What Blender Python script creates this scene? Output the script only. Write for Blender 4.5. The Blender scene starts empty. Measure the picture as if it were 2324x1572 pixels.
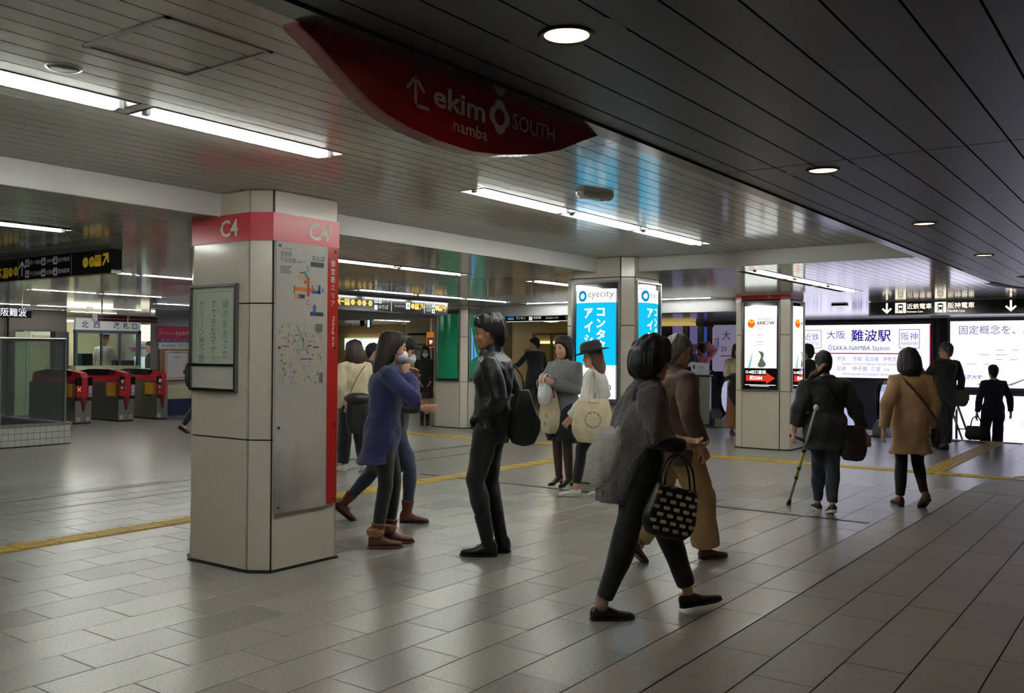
import bpy, bmesh, math, random
import numpy as np
from mathutils import Vector, Matrix

random.seed(7)
SC = bpy.context.scene
COL = SC.collection
R = math.radians

# ------------------------------------------------------------------ camera, world, exposure
cam_data = bpy.data.cameras.new('camera')
cam_data.sensor_width = 36.0
cam_data.lens = 36.0 * 2090.0 / 2324.0
cam_data.clip_start = 0.05
cam_data.clip_end = 200.0
cam = bpy.data.objects.new('camera', cam_data)
COL.objects.link(cam)
cam.location = (0, 0, 1.45)
# X runs along the concourse, Y across it; the view is turned 36 degrees from X towards Y
_yaw, _pit, _rol = R(36.0), R(0.45), R(0.42)
_f = Vector((math.cos(_yaw) * math.cos(_pit), math.sin(_yaw) * math.cos(_pit), math.sin(_pit)))
_r0 = Vector((math.sin(_yaw), -math.cos(_yaw), 0))
_u0 = _r0.cross(_f)
_r = _r0 * math.cos(_rol) + _u0 * math.sin(_rol)
_u = -_r0 * math.sin(_rol) + _u0 * math.cos(_rol)
cam.rotation_euler = Matrix((( _r.x, _u.x, -_f.x), (_r.y, _u.y, -_f.y), (_r.z, _u.z, -_f.z))).to_euler()
SC.camera = cam

world = bpy.data.worlds.new('world')
SC.world = world
world.use_nodes = True
world.node_tree.nodes['Background'].inputs[0].default_value = (0.5, 0.5, 0.55, 1)
world.node_tree.nodes['Background'].inputs[1].default_value = 0.02

SC.view_settings.view_transform = 'Standard'
SC.view_settings.look = 'None'
SC.view_settings.exposure = 0.0
SC.view_settings.gamma = 1.0
SC.view_settings.use_curve_mapping = False

SC.cycles.max_bounces = 6
SC.cycles.diffuse_bounces = 3
SC.cycles.glossy_bounces = 3
SC.cycles.transmission_bounces = 5
SC.cycles.transparent_max_bounces = 6
SC.cycles.caustics_reflective = False
SC.cycles.caustics_refractive = False
SC.cycles.sample_clamp_indirect = 12.0
SC.cycles.use_adaptive_sampling = False
SC.cycles.use_denoising = True
SC.cycles.use_light_tree = False      # a few dozen lamps of like power: plain sampling is quicker here

TUBE = 90.0      # brightness of the fluorescent tubes
SIGN = 1.25       # brightness of the backlit signs

# ------------------------------------------------------------------ materials
_M = {}
def lin(c):
    return tuple(((x / 255.0) / 12.92 if x / 255.0 <= 0.04045 else ((x / 255.0 + 0.055) / 1.055) ** 2.4) for x in c)
def mat(name, rgb, rough=0.6, metal=0.0, spec=0.5, noise=0.0, nscale=8.0, bump=0.0, bscale=40.0,
        emit=0.0, coat=0.0, coat_rough=0.1, rand=0.0, stretch=None, trans=0.0, alpha=1.0, sheen=0.0):
    """procedural principled material; rgb in sRGB 0..255"""
    if name in _M:
        return _M[name]
    m = bpy.data.materials.new(name)
    m.use_nodes = True
    nt = m.node_tree
    b = nt.nodes['Principled BSDF']
    col = lin(rgb) + (1,)
    b.inputs['Base Color'].default_value = col
    b.inputs['Roughness'].default_value = rough
    b.inputs['Metallic'].default_value = metal
    b.inputs['Specular IOR Level'].default_value = spec
    b.inputs['Coat Weight'].default_value = coat
    b.inputs['Coat Roughness'].default_value = coat_rough
    if sheen:
        b.inputs['Sheen Weight'].default_value = sheen
    if trans:
        b.inputs['Transmission Weight'].default_value = trans
    b.inputs['Alpha'].default_value = alpha
    if emit:
        b.inputs['Emission Color'].default_value = col
        b.inputs['Emission Strength'].default_value = emit
    src = None
    if noise or bump:
        tc = nt.nodes.new('ShaderNodeTexCoord')
        mp = nt.nodes.new('ShaderNodeMapping')
        nt.links.new(tc.outputs['Object'], mp.inputs['Vector'])
        if stretch:
            mp.inputs['Scale'].default_value = stretch
        src = mp.outputs['Vector']
    last = None
    if noise:
        n = nt.nodes.new('ShaderNodeTexNoise')
        n.inputs['Scale'].default_value = nscale
        n.inputs['Detail'].default_value = 6
        nt.links.new(src, n.inputs['Vector'])
        rp = nt.nodes.new('ShaderNodeMapRange')
        rp.inputs['From Min'].default_value = 0.25
        rp.inputs['From Max'].default_value = 0.75
        rp.inputs['To Min'].default_value = 1 - noise
        rp.inputs['To Max'].default_value = 1 + noise
        nt.links.new(n.outputs['Fac'], rp.inputs['Value'])
        last = rp.outputs['Result']
    if rand:
        oi = nt.nodes.new('ShaderNodeObjectInfo')
        rr = nt.nodes.new('ShaderNodeMapRange')
        rr.inputs['To Min'].default_value = 1 - rand
        rr.inputs['To Max'].default_value = 1 + rand
        nt.links.new(oi.outputs['Random'], rr.inputs['Value'])
        if last is None:
            last = rr.outputs['Result']
        else:
            mu = nt.nodes.new('ShaderNodeMath'); mu.operation = 'MULTIPLY'
            nt.links.new(last, mu.inputs[0]); nt.links.new(rr.outputs['Result'], mu.inputs[1])
            last = mu.outputs['Value']
    if last is not None:
        vm = nt.nodes.new('ShaderNodeVectorMath'); vm.operation = 'SCALE'
        vm.inputs[0].default_value = col[:3]
        nt.links.new(last, vm.inputs['Scale'])
        nt.links.new(vm.outputs['Vector'], b.inputs['Base Color'])
    if bump:
        n2 = nt.nodes.new('ShaderNodeTexNoise')
        n2.inputs['Scale'].default_value = bscale
        n2.inputs['Detail'].default_value = 4
        nt.links.new(src, n2.inputs['Vector'])
        bp = nt.nodes.new('ShaderNodeBump')
        bp.inputs['Strength'].default_value = bump
        bp.inputs['Distance'].default_value = 0.02
        nt.links.new(n2.outputs['Fac'], bp.inputs['Height'])
        nt.links.new(bp.outputs['Normal'], b.inputs['Normal'])
    if emit:
        m.cycles.emission_sampling = 'NONE'
    _M[name] = m
    return m
def emis(name, rgb, strength, light=False):
    """glowing material; only real light sources are sampled as lights, small glowing print is not"""
    if name in _M:
        return _M[name]
    m = bpy.data.materials.new(name)
    m.use_nodes = True
    nt = m.node_tree
    nt.nodes.remove(nt.nodes['Principled BSDF'])
    e = nt.nodes.new('ShaderNodeEmission')
    e.inputs[0].default_value = lin(rgb) + (1,)
    e.inputs[1].default_value = strength
    nt.links.new(e.outputs[0], nt.nodes['Material Output'].inputs[0])
    m.cycles.emission_sampling = 'FRONT_BACK' if light else 'NONE'
    _M[name] = m
    return m

# ------------------------------------------------------------------ mesh helpers
class MB:
    def __init__(s):
        s.v = []; s.f = []; s.mi = []; s.cur = 0
    def face(s, idx):
        s.f.append(tuple(idx)); s.mi.append(s.cur)
    def add(s, pts):
        n = len(s.v); s.v.extend([tuple(p) for p in pts]); return n
    def quad(s, a, b, c, d):
        n = s.add((a, b, c, d)); s.face((n, n + 1, n + 2, n + 3))
    def box(s, x0, x1, y0, y1, z0, z1):
        n = s.add([(x, y, z) for z in (z0, z1) for x, y in ((x0, y0), (x1, y0), (x1, y1), (x0, y1))])
        for q in ((0, 3, 2, 1), (4, 5, 6, 7), (0, 1, 5, 4), (1, 2, 6, 5), (2, 3, 7, 6), (3, 0, 4, 7)):
            s.face([n + i for i in q])
        return s
    def prism(s, poly, z0, z1):
        k = len(poly)
        n = s.add([(x, y, z0) for x, y in poly] + [(x, y, z1) for x, y in poly])
        s.face([n + i for i in reversed(range(k))]); s.face([n + k + i for i in range(k)])
        for i in range(k):
            j = (i + 1) % k
            s.face((n + i, n + j, n + k + j, n + k + i))
        return s
    def slab(s, poly, o, u, v, nn, t0, t1):
        """polygon in (u, v) extruded along nn from t0 to t1"""
        o, u, v, nn = map(Vector, (o, u, v, nn))
        k = len(poly)
        n = s.add([o + u * a + v * b + nn * t0 for a, b in poly] + [o + u * a + v * b + nn * t1 for a, b in poly])
        s.face([n + i for i in reversed(range(k))]); s.face([n + k + i for i in range(k)])
        for i in range(k):
            j = (i + 1) % k
            s.face((n + i, n + j, n + k + j, n + k + i))
        return s
    def loft(s, rings, cap=True):
        k = len(rings[0]); base = [s.add(r) for r in rings]
        for a, b in zip(base, base[1:]):
            for i in range(k):
                j = (i + 1) % k
                s.face((a + i, a + j, b + j, b + i))
        if cap:
            s.face([base[0] + i for i in reversed(range(k))]); s.face([base[-1] + i for i in range(k)])
        return s
    def tube(s, pts, rad, n=8, flat=None):
        """round tube along points; rad: one radius, a list, or list of (ra, rb)"""
        pts = [Vector(p) for p in pts]
        if not isinstance(rad, (list, tuple)):
            rad = [rad] * len(pts)
        rings = []; ref = None
        for i, p in enumerate(pts):
            d = (pts[min(i + 1, len(pts) - 1)] - pts[max(i - 1, 0)])
            d = d.normalized() if d.length > 1e-9 else Vector((0, 0, 1))
            if ref is None:
                ref = Vector(flat) if flat else (Vector((1, 0, 0)) if abs(d.x) < 0.8 else Vector((0, 1, 0)))
            a = (ref - d * ref.dot(d))
            if a.length < 1e-6:
                a = d.orthogonal()
            a.normalize(); ref = a
            b = d.cross(a)
            ra, rb = rad[i] if isinstance(rad[i], (list, tuple)) else (rad[i], rad[i])
            rings.append([p + a * (ra * math.cos(2 * math.pi * t / n)) + b * (rb * math.sin(2 * math.pi * t / n)) for t in range(n)])
        return s.loft(rings)
    def capsule(s, pts, rad, n=10, flat=None):
        """tube with rounded ends"""
        pts = [Vector(p) for p in pts]; rad = list(rad) if isinstance(rad, (list, tuple)) else [rad] * len(pts)
        def mx(r): return max(r) if isinstance(r, (list, tuple)) else r
        def sc(r, k): return (r[0] * k, r[1] * k) if isinstance(r, (list, tuple)) else r * k
        d0 = (pts[0] - pts[1]).normalized(); d1 = (pts[-1] - pts[-2]).normalized()
        P = [pts[0] + d0 * mx(rad[0]) * 0.95, pts[0] + d0 * mx(rad[0]) * 0.6] + pts + [pts[-1] + d1 * mx(rad[-1]) * 0.6, pts[-1] + d1 * mx(rad[-1]) * 0.95]
        Q = [sc(rad[0], 0.3), sc(rad[0], 0.8)] + rad + [sc(rad[-1], 0.8), sc(rad[-1], 0.3)]
        return s.tube(P, Q, n, flat)
    def ell(s, c, r, n=12, m=8, rot=None):
        c = Vector(c); rings = []
        for j in range(1, m):
            t = math.pi * j / m - math.pi / 2
            ring = []
            for i in range(n):
                a = 2 * math.pi * i / n
                p = Vector((r[0] * math.cos(t) * math.cos(a), r[1] * math.cos(t) * math.sin(a), r[2] * math.sin(t)))
                if rot is not None:
                    p = rot @ p
                ring.append(c + p)
            rings.append(ring)
        return s.loft(rings)
    def lathe(s, prof, c=(0, 0, 0), n=24, cap=True):
        rings = [[(c[0] + r * math.cos(2 * math.pi * i / n), c[1] + r * math.sin(2 * math.pi * i / n), c[2] + z) for i in range(n)] for r, z in prof]
        return s.loft(rings, cap)
    def build(s, name, mats, parent=None, smooth=False, loc=None):
        me = bpy.data.meshes.new(name)
        me.from_pydata([tuple(p) for p in s.v], [], s.f)
        if not isinstance(mats, (list, tuple)):
            mats = [mats]
        for m in mats:
            me.materials.append(m)
        if len(mats) > 1:
            me.polygons.foreach_set('material_index', s.mi)
        if smooth:
            me.polygons.foreach_set('use_smooth', [True] * len(me.polygons))
        me.update()
        return link(name, me, parent, loc)
def link(name, me, parent=None, loc=None):
    o = bpy.data.objects.new(name, me)
    COL.objects.link(o)
    if parent is not None:
        o.parent = parent
    if loc is not None:
        o.location = loc
    return o
def tag(o, label=None, cat=None, group=None, kind=None):
    if label: o['label'] = label
    if cat: o['category'] = cat
    if group: o['group'] = group
    if kind: o['kind'] = kind
    return o
def thing(name, label, cat, loc=(0, 0, 0), rz=0.0, group=None):
    o = bpy.data.objects.new(name, None)
    o.empty_display_size = 0.1
    COL.objects.link(o)
    o.location = loc; o.rotation_euler = (0, 0, rz)
    return tag(o, label, cat, group)
def struct(name, mb, m, label=None):
    o = mb.build(name, m); o['kind'] = 'structure'
    if label: o['label'] = label
    return o
def copy_tree(o, parent=None):
    c = o.copy(); COL.objects.link(c)
    if parent is not None:
        c.parent = parent
    for ch in list(o.children):
        copy_tree(ch, c)
    return c

# ------------------------------------------------------------------ lettering (flat print, built as thin geometry)
_fc = bpy.data.curves.new('type_source', 'FONT')
_fo = bpy.data.objects.new('type_source', _fc)
SCR = bpy.data.scenes.new('scratch')            # small side scene, so that evaluating a glyph or a fused body stays quick
SCR.collection.objects.link(_fo)
def scratch_graph():
    vl = SCR.view_layers[0]; vl.update(); return vl.depsgraph
_fc.resolution_u = 2
_cache = {}
def glyphs(body, bold=0.0):
    k = (body, bold)
    if k not in _cache:
        _fc.body = body; _fc.offset = bold
        ev = _fo.evaluated_get(scratch_graph())
        me = ev.to_mesh()
        v = [(p.co.x, p.co.y) for p in me.vertices]
        f = [tuple(p.vertices) for p in me.polygons]
        ev.to_mesh_clear()
        _cache[k] = (v, f)
    return _cache[k]
def surf(o, u, v, n, lift=0.003):
    """mapping from (u, v) on a flat face to space"""
    o, u, v, n = Vector(o), Vector(u), Vector(v), Vector(n)
    return lambda a, b, t=0.0: o + u * a + v * b + n * (lift + t)
def text(mb, S, body, x, y, h=None, w=None, align='l', bold=0.0, rot=0.0, nat=None, shear=0.0):
    """put text on surface S with its bounding box at (x, y); h/w fix the box"""
    v, f = glyphs(body, bold)
    if not v:
        return
    xs = [p[0] for p in v]; ys = [p[1] for p in v]
    x0, x1, y0, y1 = min(xs), max(xs), min(ys), max(ys)
    if nat:
        sx = sy = nat
    else:
        sy = h / (y1 - y0) if h else None
        sx = w / (x1 - x0) if w else None
        sx = sx or sy; sy = sy or sx
    cw, ch = (x1 - x0) * sx, (y1 - y0) * sy
    ox = {'l': 0, 'c': -cw / 2, 'r': -cw}[align]
    cr, sr = math.cos(rot), math.sin(rot)
    pts = []
    for a, b in v:
        p = (a - x0) * sx + ox; q = (b - y0) * sy
        p += q * shear
        pts.append(S(x + p * cr - q * sr, y + p * sr + q * cr))
    n = mb.add(pts)
    for t in f:
        mb.face([n + i for i in t])
def vtext(mb, S, body, x, ytop, size, pitch=None, bold=0.0):
    """vertical Japanese setting: em squares centred on x, running down from ytop"""
    pitch = pitch or size
    for i, ch in enumerate(body):
        if ch == ' ':
            continue
        v, f = glyphs(ch, bold)
        if not v:
            continue
        xs = [p[0] for p in v]; ys = [p[1] for p in v]
        cx, cy = (min(xs) + max(xs)) / 2, (min(ys) + max(ys)) / 2
        yc = ytop - pitch * (i + 0.5)
        pts = []
        for a, b in v:
            a, b = (a - cx) * size, (b - cy) * size
            if ch in 'ー':
                a, b = b, -a
            pts.append(S(x + a, yc + b))
        n = mb.add(pts)
        for t in f:
            mb.face([n + k for k in t])
def patch(mb, S, x0, x1, y0, y1, t=0.0, n=1):
    for i in range(n):
        a = x0 + (x1 - x0) * i / n; b = x0 + (x1 - x0) * (i + 1) / n
        mb.quad(S(a, y0, t), S(b, y0, t), S(b, y1, t), S(a, y1, t))
def poly(mb, S, pts, t=0.0):
    n = mb.add([S(a, b, t) for a, b in pts]); mb.face(range(n, n + len(pts)))
def disc(mb, S, x, y, r, t=0.0, n=20, ry=None):
    poly(mb, S, [(x + r * math.cos(2 * math.pi * i / n), y + (ry or r) * math.sin(2 * math.pi * i / n)) for i in range(n)], t)
def ring(mb, S, x, y, r0, r1, t=0.0, n=24, fn=None):
    for i in range(n):
        a, b = 2 * math.pi * i / n, 2 * math.pi * (i + 1) / n
        k = (lambda q: 1.0) if fn is None else fn
        mb.quad(S(x + r0 * math.cos(a), y + r0 * math.sin(a), t), S(x + r1 * k(a) * math.cos(a), y + r1 * k(a) * math.sin(a), t),
                S(x + r1 * k(b) * math.cos(b), y + r1 * k(b) * math.sin(b), t), S(x + r0 * math.cos(b), y + r0 * math.sin(b), t))
def stroke(mb, S, pts, w, t=0.0):
    for (a, b), (c, d) in zip(pts, pts[1:]):
        l = math.hypot(c - a, d - b) or 1
        nx, ny = -(d - b) / l * w / 2, (c - a) / l * w / 2
        ex, ey = (c - a) / l * w / 2, (d - b) / l * w / 2
        mb.quad(S(a - ex + nx, b - ey + ny, t), S(a - ex - nx, b - ey - ny, t), S(c + ex - nx, d + ey - ny, t), S(c + ex + nx, d + ey + ny, t))
def rframe(mb, S, x0, x1, y0, y1, w, t=0.0):
    patch(mb, S, x0, x1, y0, y0 + w, t); patch(mb, S, x0, x1, y1 - w, y1, t)
    patch(mb, S, x0, x0 + w, y0 + w, y1 - w, t); patch(mb, S, x1 - w, x1, y0 + w, y1 - w, t)
def arrow(mb, S, x, y, s, ang, w=0.18, t=0.0):
    """arrow of size s centred on (x, y) pointing along ang"""
    c, q = math.cos(ang), math.sin(ang)
    def P(a, b): return (x + (a * c - b * q) * s, y + (a * q + b * c) * s)
    stroke(mb, S, [P(-0.5, 0), P(0.42, 0)], w * s, t)
    stroke(mb, S, [P(0.08, 0.40), P(0.46, 0.0)], w * s, t)
    stroke(mb, S, [P(0.08, -0.40), P(0.46, 0.0)], w * s, t)
# ------------------------------------------------------------------ shared materials
granite = mat('granite_light', (142, 139, 132), rough=0.25, noise=0.2, nscale=70, rand=0.15, bump=0.03, bscale=220)
granite_edge = mat('granite_border', (148, 143, 134), rough=0.34, noise=0.16, nscale=55, rand=0.05, bump=0.03, bscale=220)
granite_dark = mat('granite_grey', (112, 106, 98), rough=0.46, noise=0.12, nscale=18, rand=0.08, bump=0.05, bscale=150)
grout = mat('grout', (52, 48, 44), rough=0.9)
brown_stone = mat('brown_stone', (98, 84, 76), rough=0.4, noise=0.1)
yellow_tac = mat('tactile_yellow', (190, 160, 50), rough=0.45, noise=0.18, nscale=12, rand=0.06)
steel = mat('brushed_steel', (150, 148, 144), rough=0.32, metal=1.0, noise=0.06, nscale=30)
steel_dk = mat('dark_steel', (84, 82, 82), rough=0.4, metal=1.0)
mirror = mat('mirror_steel', (190, 190, 192), rough=0.06, metal=1.0)
slat_m = mat('ceiling_white', (222, 219, 210), rough=0.26, spec=0.6, coat=0.7, coat_rough=0.10, bump=0.10, bscale=3.0, stretch=(0.6, 5, 1), rand=0.03)
slat_low = mat('ceiling_white_low', (215, 213, 206), rough=0.22, spec=0.7, coat=0.9, coat_rough=0.09, bump=0.10, bscale=3.0, stretch=(0.6, 5, 1), rand=0.03)
darkpanel = mat('ceiling_dark', (62, 60, 60), rough=0.38, spec=0.5, noise=0.05, nscale=4, rand=0.05)
gapblack = mat('gap_black', (14, 13, 13), rough=0.9)
fascia_m = mat('fascia_white', (205, 203, 200), rough=0.5)
cladding = mat('pillar_cladding', (208, 201, 186), rough=0.16, noise=0.035, nscale=14, spec=0.5)
white_paint = mat('white_paint', (225, 225, 220), rough=0.5)
black_gloss = mat('black_gloss', (16, 17, 20), rough=0.12)
black_matt = mat('black_matt', (18, 18, 19), rough=0.6)
rubber = mat('black_rubber', (14, 14, 15), rough=0.5)
glassm = mat('clear_glass', (225, 238, 236), rough=0.03, trans=1.0, spec=0.5)
_M['clear_glass'].node_tree.nodes['Principled BSDF'].inputs['IOR'].default_value = 1.12
red_band = mat('red_band', (196, 50, 58), rough=0.3)
offwhite = mat('offwhite_print', (232, 226, 214), rough=0.5)
tube_m = emis('tube_light', (252, 255, 247), TUBE, True)
warm_m = emis('downlight_warm', (255, 200, 134), 85.0, True)
reflector_m = mat('lamp_reflector', (240, 240, 238), rough=0.35)

# ------------------------------------------------------------------ floor
mb = MB(); mb.box(-9, 17.7, -6, 34, -0.16, -0.012); mb.box(17.7, 32, 8.75, 34, -0.16, -0.012)
floor = struct('floor', mb, grout, 'polished light granite floor of the concourse')
CY = math.cos(R(36)), math.sin(R(36))
def seen(x, y, lim=31.5):
    d = x * CY[0] + y * CY[1]; l = x * CY[1] - y * CY[0]
    return d > 1.9 and abs(math.degrees(math.atan2(l, d))) < lim, d
def hole(x, y):
    return x > 17.62 and y < 8.75
TX, TY, Y0 = 0.56, 0.31, 2.15
def tac(x, y):
    return (6.80 < y < 7.06 and x < 12.2) or (12.25 < x < 12.55 and y < 12.2) or (2.42 < y < 2.68 and 12.5 < x < 17.5)
tiles = []
for r in range(96):
    ya, yb = Y0 + r * TY, Y0 + (r + 1) * TY
    off = 0.28 * (r % 2) + 0.06
    for k in range(-9, 46):
        xa = k * TX + off
        if xa + TX > (17.62 if yb < 8.9 else 26):
            continue
        tiles.append((xa, xa + TX, ya, yb, 0))
for k in range(-8, 30):
    xa = k * 0.6 + 0.2
    if xa + 0.6 < 11.2:
        tiles.append((xa, xa + 0.6, 1.885, Y0, 1))
for xa in np.arange(11.0, 17.5, 0.56):          # beyond the curved end of the dark corridor floor
    for ya in np.arange(-2.81, 2.1, 0.31):
        tiles.append((xa, min(xa + 0.56, 17.62), ya, min(ya + 0.31, 2.15), 0))
def tmesh(w, h, m, th=0.02):
    b = MB(); g = 0.0022; e = 0.002
    x0, x1, y0, y1 = g, w - g, g, h - g
    n = b.add([(x0, y0, -th), (x1, y0, -th), (x1, y1, -th), (x0, y1, -th), (x0, y0, -e), (x1, y0, -e), (x1, y1, -e), (x0, y1, -e),
               (x0 + e, y0 + e, 0), (x1 - e, y0 + e, 0), (x1 - e, y1 - e, 0), (x0 + e, y1 - e, 0)])
    for q in ((0, 1, 5, 4), (1, 2, 6, 5), (2, 3, 7, 6), (3, 0, 4, 7), (4, 5, 9, 8), (5, 6, 10, 9), (6, 7, 11, 10), (7, 4, 8, 11), (8, 9, 10, 11)):
        b.face([n + i for i in q])
    me = bpy.data.meshes.new('tile'); me.from_pydata(b.v, [], b.f); me.materials.append(m); me.update()
    return me
def order(t):
    ok, d = seen((t[0] + t[1]) / 2, (t[2] + t[3]) / 2)
    return (0 if ok else 1, d if ok else abs(d) + 50)
def lay(tiles, parent, mats, limit, stuff_name):
    tiles = sorted(tiles, key=order); cache = {}; rest = MB()
    for i, t in enumerate(tiles):
        w, h = t[1] - t[0], t[3] - t[2]
        if i < limit and order(t)[0] == 0:
            k = (round(w, 3), round(h, 3), t[4])
            if k not in cache:
                cache[k] = tmesh(w, h, mats[t[4]])
            o = link('tile', cache[k], parent, (t[0], t[2], random.uniform(-0.0006, 0.0002)))
        else:
            g = 0.0025
            rest.cur = t[4]
            rest.quad((t[0] + g, t[2] + g, -0.001), (t[1] - g, t[2] + g, -0.001), (t[1] - g, t[3] - g, -0.001), (t[0] + g, t[3] - g, -0.001))
    o = rest.build(stuff_name, mats, parent); o['kind'] = 'stuff'
lay([t for t in tiles if not (tac((t[0] + t[1]) / 2, (t[2] + t[3]) / 2) and 0)], floor, [granite, granite_edge], 300, 'distant_tiles')

# tactile paving: raised yellow bar tiles
def tacmesh(rot):
    b = MB(); b.box(0, 0.296, 0, 0.25, -0.01, 0.004)
    for k in range(4):
        y = 0.02 + k * 0.056
        b.box(0.008, 0.288, y, y + 0.036, 0.004, 0.009)
    if rot:
        b.v = [(0.25 - y, x, z) for x, y, z in b.v]
    me = bpy.data.meshes.new('tactile_tile'); me.from_pydata(b.v, [], b.f); me.materials.append(yellow_tac); me.update()
    return me
tmx, tmy = tacmesh(False), tacmesh(True)
for k in range(-4, 41):
    link('tactile_tile', tmx, floor, (0.02 + k * 0.3, 6.80, 0))
for k in range(0, 37):
    link('tactile_tile', tmy, floor, (12.28, 1.3 + k * 0.3, 0))
for k in range(0, 17):
    link('tactile_tile', tmx, floor, (12.56 + k * 0.3, 2.42, 0.001))
b = MB(); b.box(-4, 12.2, 9.05, 9.17, -0.01, 0.002); b.build('inlay_strip', brown_stone, floor)
b = MB(); b.box(-4, 12.2, 8.36, 8.40, -0.01, 0.002); b.build('inlay_strip', brown_stone, floor)
drain = thing('floor_drain', 'dark steel slot drain running across the floor by the walkers', 'drain', (8.33, 2.2, 0))
for k in range(7):
    b = MB(); b.box(-0.035, 0.035, 0.004 + k * 0.74, (k + 1) * 0.74 - 0.004, -0.01, 0.003)
    b.box(-0.02, 0.02, 0.03 + k * 0.74, (k + 1) * 0.74 - 0.03, 0.003, 0.004)
    b.build('grate', mat('drain_steel', (44, 44, 48), rough=0.45, metal=0.8), drain)

# dark corridor floor: grey tiles with a curved far end and a thin metal edge strip
mb = MB(); mb.box(-9, 10.95, -6, 1.876, -0.012, -0.0105)
floor_b = struct('floor.001', mb, grout, 'dull grey tiled floor strip of the side corridor')
gt = []
for r in range(22):
    ya = 1.876 - (r + 1) * 0.292
    off = [0.0, 0.33, 0.14, 0.47][r % 4]
    for k in range(-8, 19):
        xa = k * 0.62 + off
        if xa + 0.62 > 10.95:
            if xa < 10.95 and 10.95 - xa > 0.05:
                gt.append((xa, 10.95, ya, ya + 0.292, 0))
            continue
        gt.append((xa, xa + 0.62, ya, ya + 0.292, 0))
lay(gt, floor_b, [granite_dark], 300, 'distant_tiles')
curve = [(10.95, 1.876), (11.4, 1.87), (11.9, 1.83), (12.4, 1.72), (12.95, 1.53), (13.5, 1.2), (13.9, 0.75), (14.1, 0.2), (14.15, -0.5), (14.15, -3.0), (10.95, -3.0)]
mb = MB(); mb.prism(curve[::-1], -0.01, 0.002); mb.build('corridor_end_slab', granite_dark, floor_b)
mb = MB(); mb.box(-8, 10.95, 1.876, 1.885, -0.01, 0.003); mb.build('edge_strip', steel, floor_b)

# stairs going down at the far right, steps one by one
stairs = thing('stairs', 'flight of stairs going down beneath the lit wall signs', 'stairs', (17.7, 0, 0))
for k in range(14):
    b = MB(); b.box(k * 0.3, (k + 1) * 0.3, -1.5, 4.08, -0.16 * (k + 1) - 0.16, -0.16 * (k + 1)); b.build('step', mat('stair_stone', (170, 168, 165), rough=0.4, noise=0.1, nscale=50), stairs)
b = MB(); b.box(-0.08, 0.0, -1.5, 4.08, -0.32, 0.004); b.build('nosing', mat('nosing_pale', (196, 196, 190), rough=0.4), stairs)

# ------------------------------------------------------------------ ceilings
ZH, ZL = 2.52, 2.375
lamps = []      # (x0, x1, yc, z, label)
def L(x0, x1, y, z, label): lamps.append((x0, x1, y, z, label))
L(-0.15, 1.03, 3.753, ZH, 'fluorescent ceiling lamp added out of view beyond the left end of the nearest row')  # out of view, added for the light it gives
L(1.08, 2.27, 3.753, ZH, 'bright fluorescent lamp cut by the left picture edge, nearest row')
L(2.33, 3.48, 3.753, ZH, 'long bright fluorescent lamp ending above the red C4 pillar band')
L(4.70, 5.87, 3.753, ZH, 'left of three fluorescent lamps in line ahead of the blue sign pillar')
L(5.90, 7.02, 3.753, ZH, 'middle of three fluorescent lamps in line ahead of the blue sign pillar')
L(7.05, 8.27, 3.753, ZH, 'right of three fluorescent lamps in line ahead of the blue sign pillar')
L(9.66, 10.9, 3.77, ZL, 'left of three fluorescent lamps in line beside the arrow poster pillar')
L(10.95, 12.2, 3.77, ZL, 'middle of three fluorescent lamps in line beside the arrow poster pillar')
L(12.25, 13.5, 3.77, ZL, 'right of three fluorescent lamps in line beside the arrow poster pillar')
L(2.54, 3.74, 7.0, ZL, 'fluorescent lamp at left edge above the black hanging sign')
L(6.05, 7.30, 6.87, ZL, 'left of two fluorescent lamps just right of the C4 pillar')
L(7.33, 8.44, 6.87, ZL, 'right of two fluorescent lamps just right of the C4 pillar')
L(9.57, 10.8, 6.65, ZL, 'short lamp seen left of the blue sign pillar, upper one')
L(9.62, 10.88, 9.82, ZL, 'first lamp of three above the dark blue direction sign')
L(10.93, 12.1, 9.82, ZL, 'second lamp of three above the dark blue direction sign')
L(12.14, 13.35, 9.82, ZL, 'third lamp of three, right of the green pillar top')
L(5.2, 6.32, 10.25, ZL, 'lamp right behind the end of the black hanging sign')
L(6.38, 7.5, 10.25, ZL, 'lamp meeting the C4 pillar edge beside the black hanging sign')
L(6.98, 8.09, 14.15, ZL, 'left of two lamps above the glass stair screen')
L(8.15, 9.27, 14.15, ZL, 'right of two lamps above the glass stair screen')
L(8.35, 9.50, 19.1, ZL, 'first lamp from left in the long row above the gates')
L(9.55, 10.70, 19.1, ZL, 'second lamp from left in the long row above the gates')
L(10.75, 12.0, 19.1, ZL, 'third lamp from left in the long row above the gates')
L(10.35, 11.4, 21.3, ZL, 'left lamp in the row just before the ticket office')
L(11.46, 12.7, 21.3, ZL, 'right lamp in the row just before the ticket office')
L(11.8, 12.95, 24.0, ZL, 'farthest thin lamp at far left over the passage')
L(10.4, 11.5, 16.15, ZL, 'lamp touching the C4 pillar above the magenta school sign')
L(18.6, 20.2, 18.4, ZL, 'thin far lamp in front of the brick wall, right one')
L(17.4, 18.9, 20.3, ZL, 'thin far lamp in front of the brick wall, left one')
HW = 0.113
cross = [(13.9, 9.2, 'lamp turned crosswise, seen just left of the blue sign pillar'), (13.9, 6.7, 'lamp turned crosswise between blue sign pillar and arrow poster pillar')]
rects = [(x0, x1, yc - 0.1, yc + 0.1, zz) for x0, x1, yc, zz, _ in lamps] + [(x - 0.1, x + 0.1, y - 0.6, y + 0.6, ZL) for x, y, _ in cross]
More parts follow.
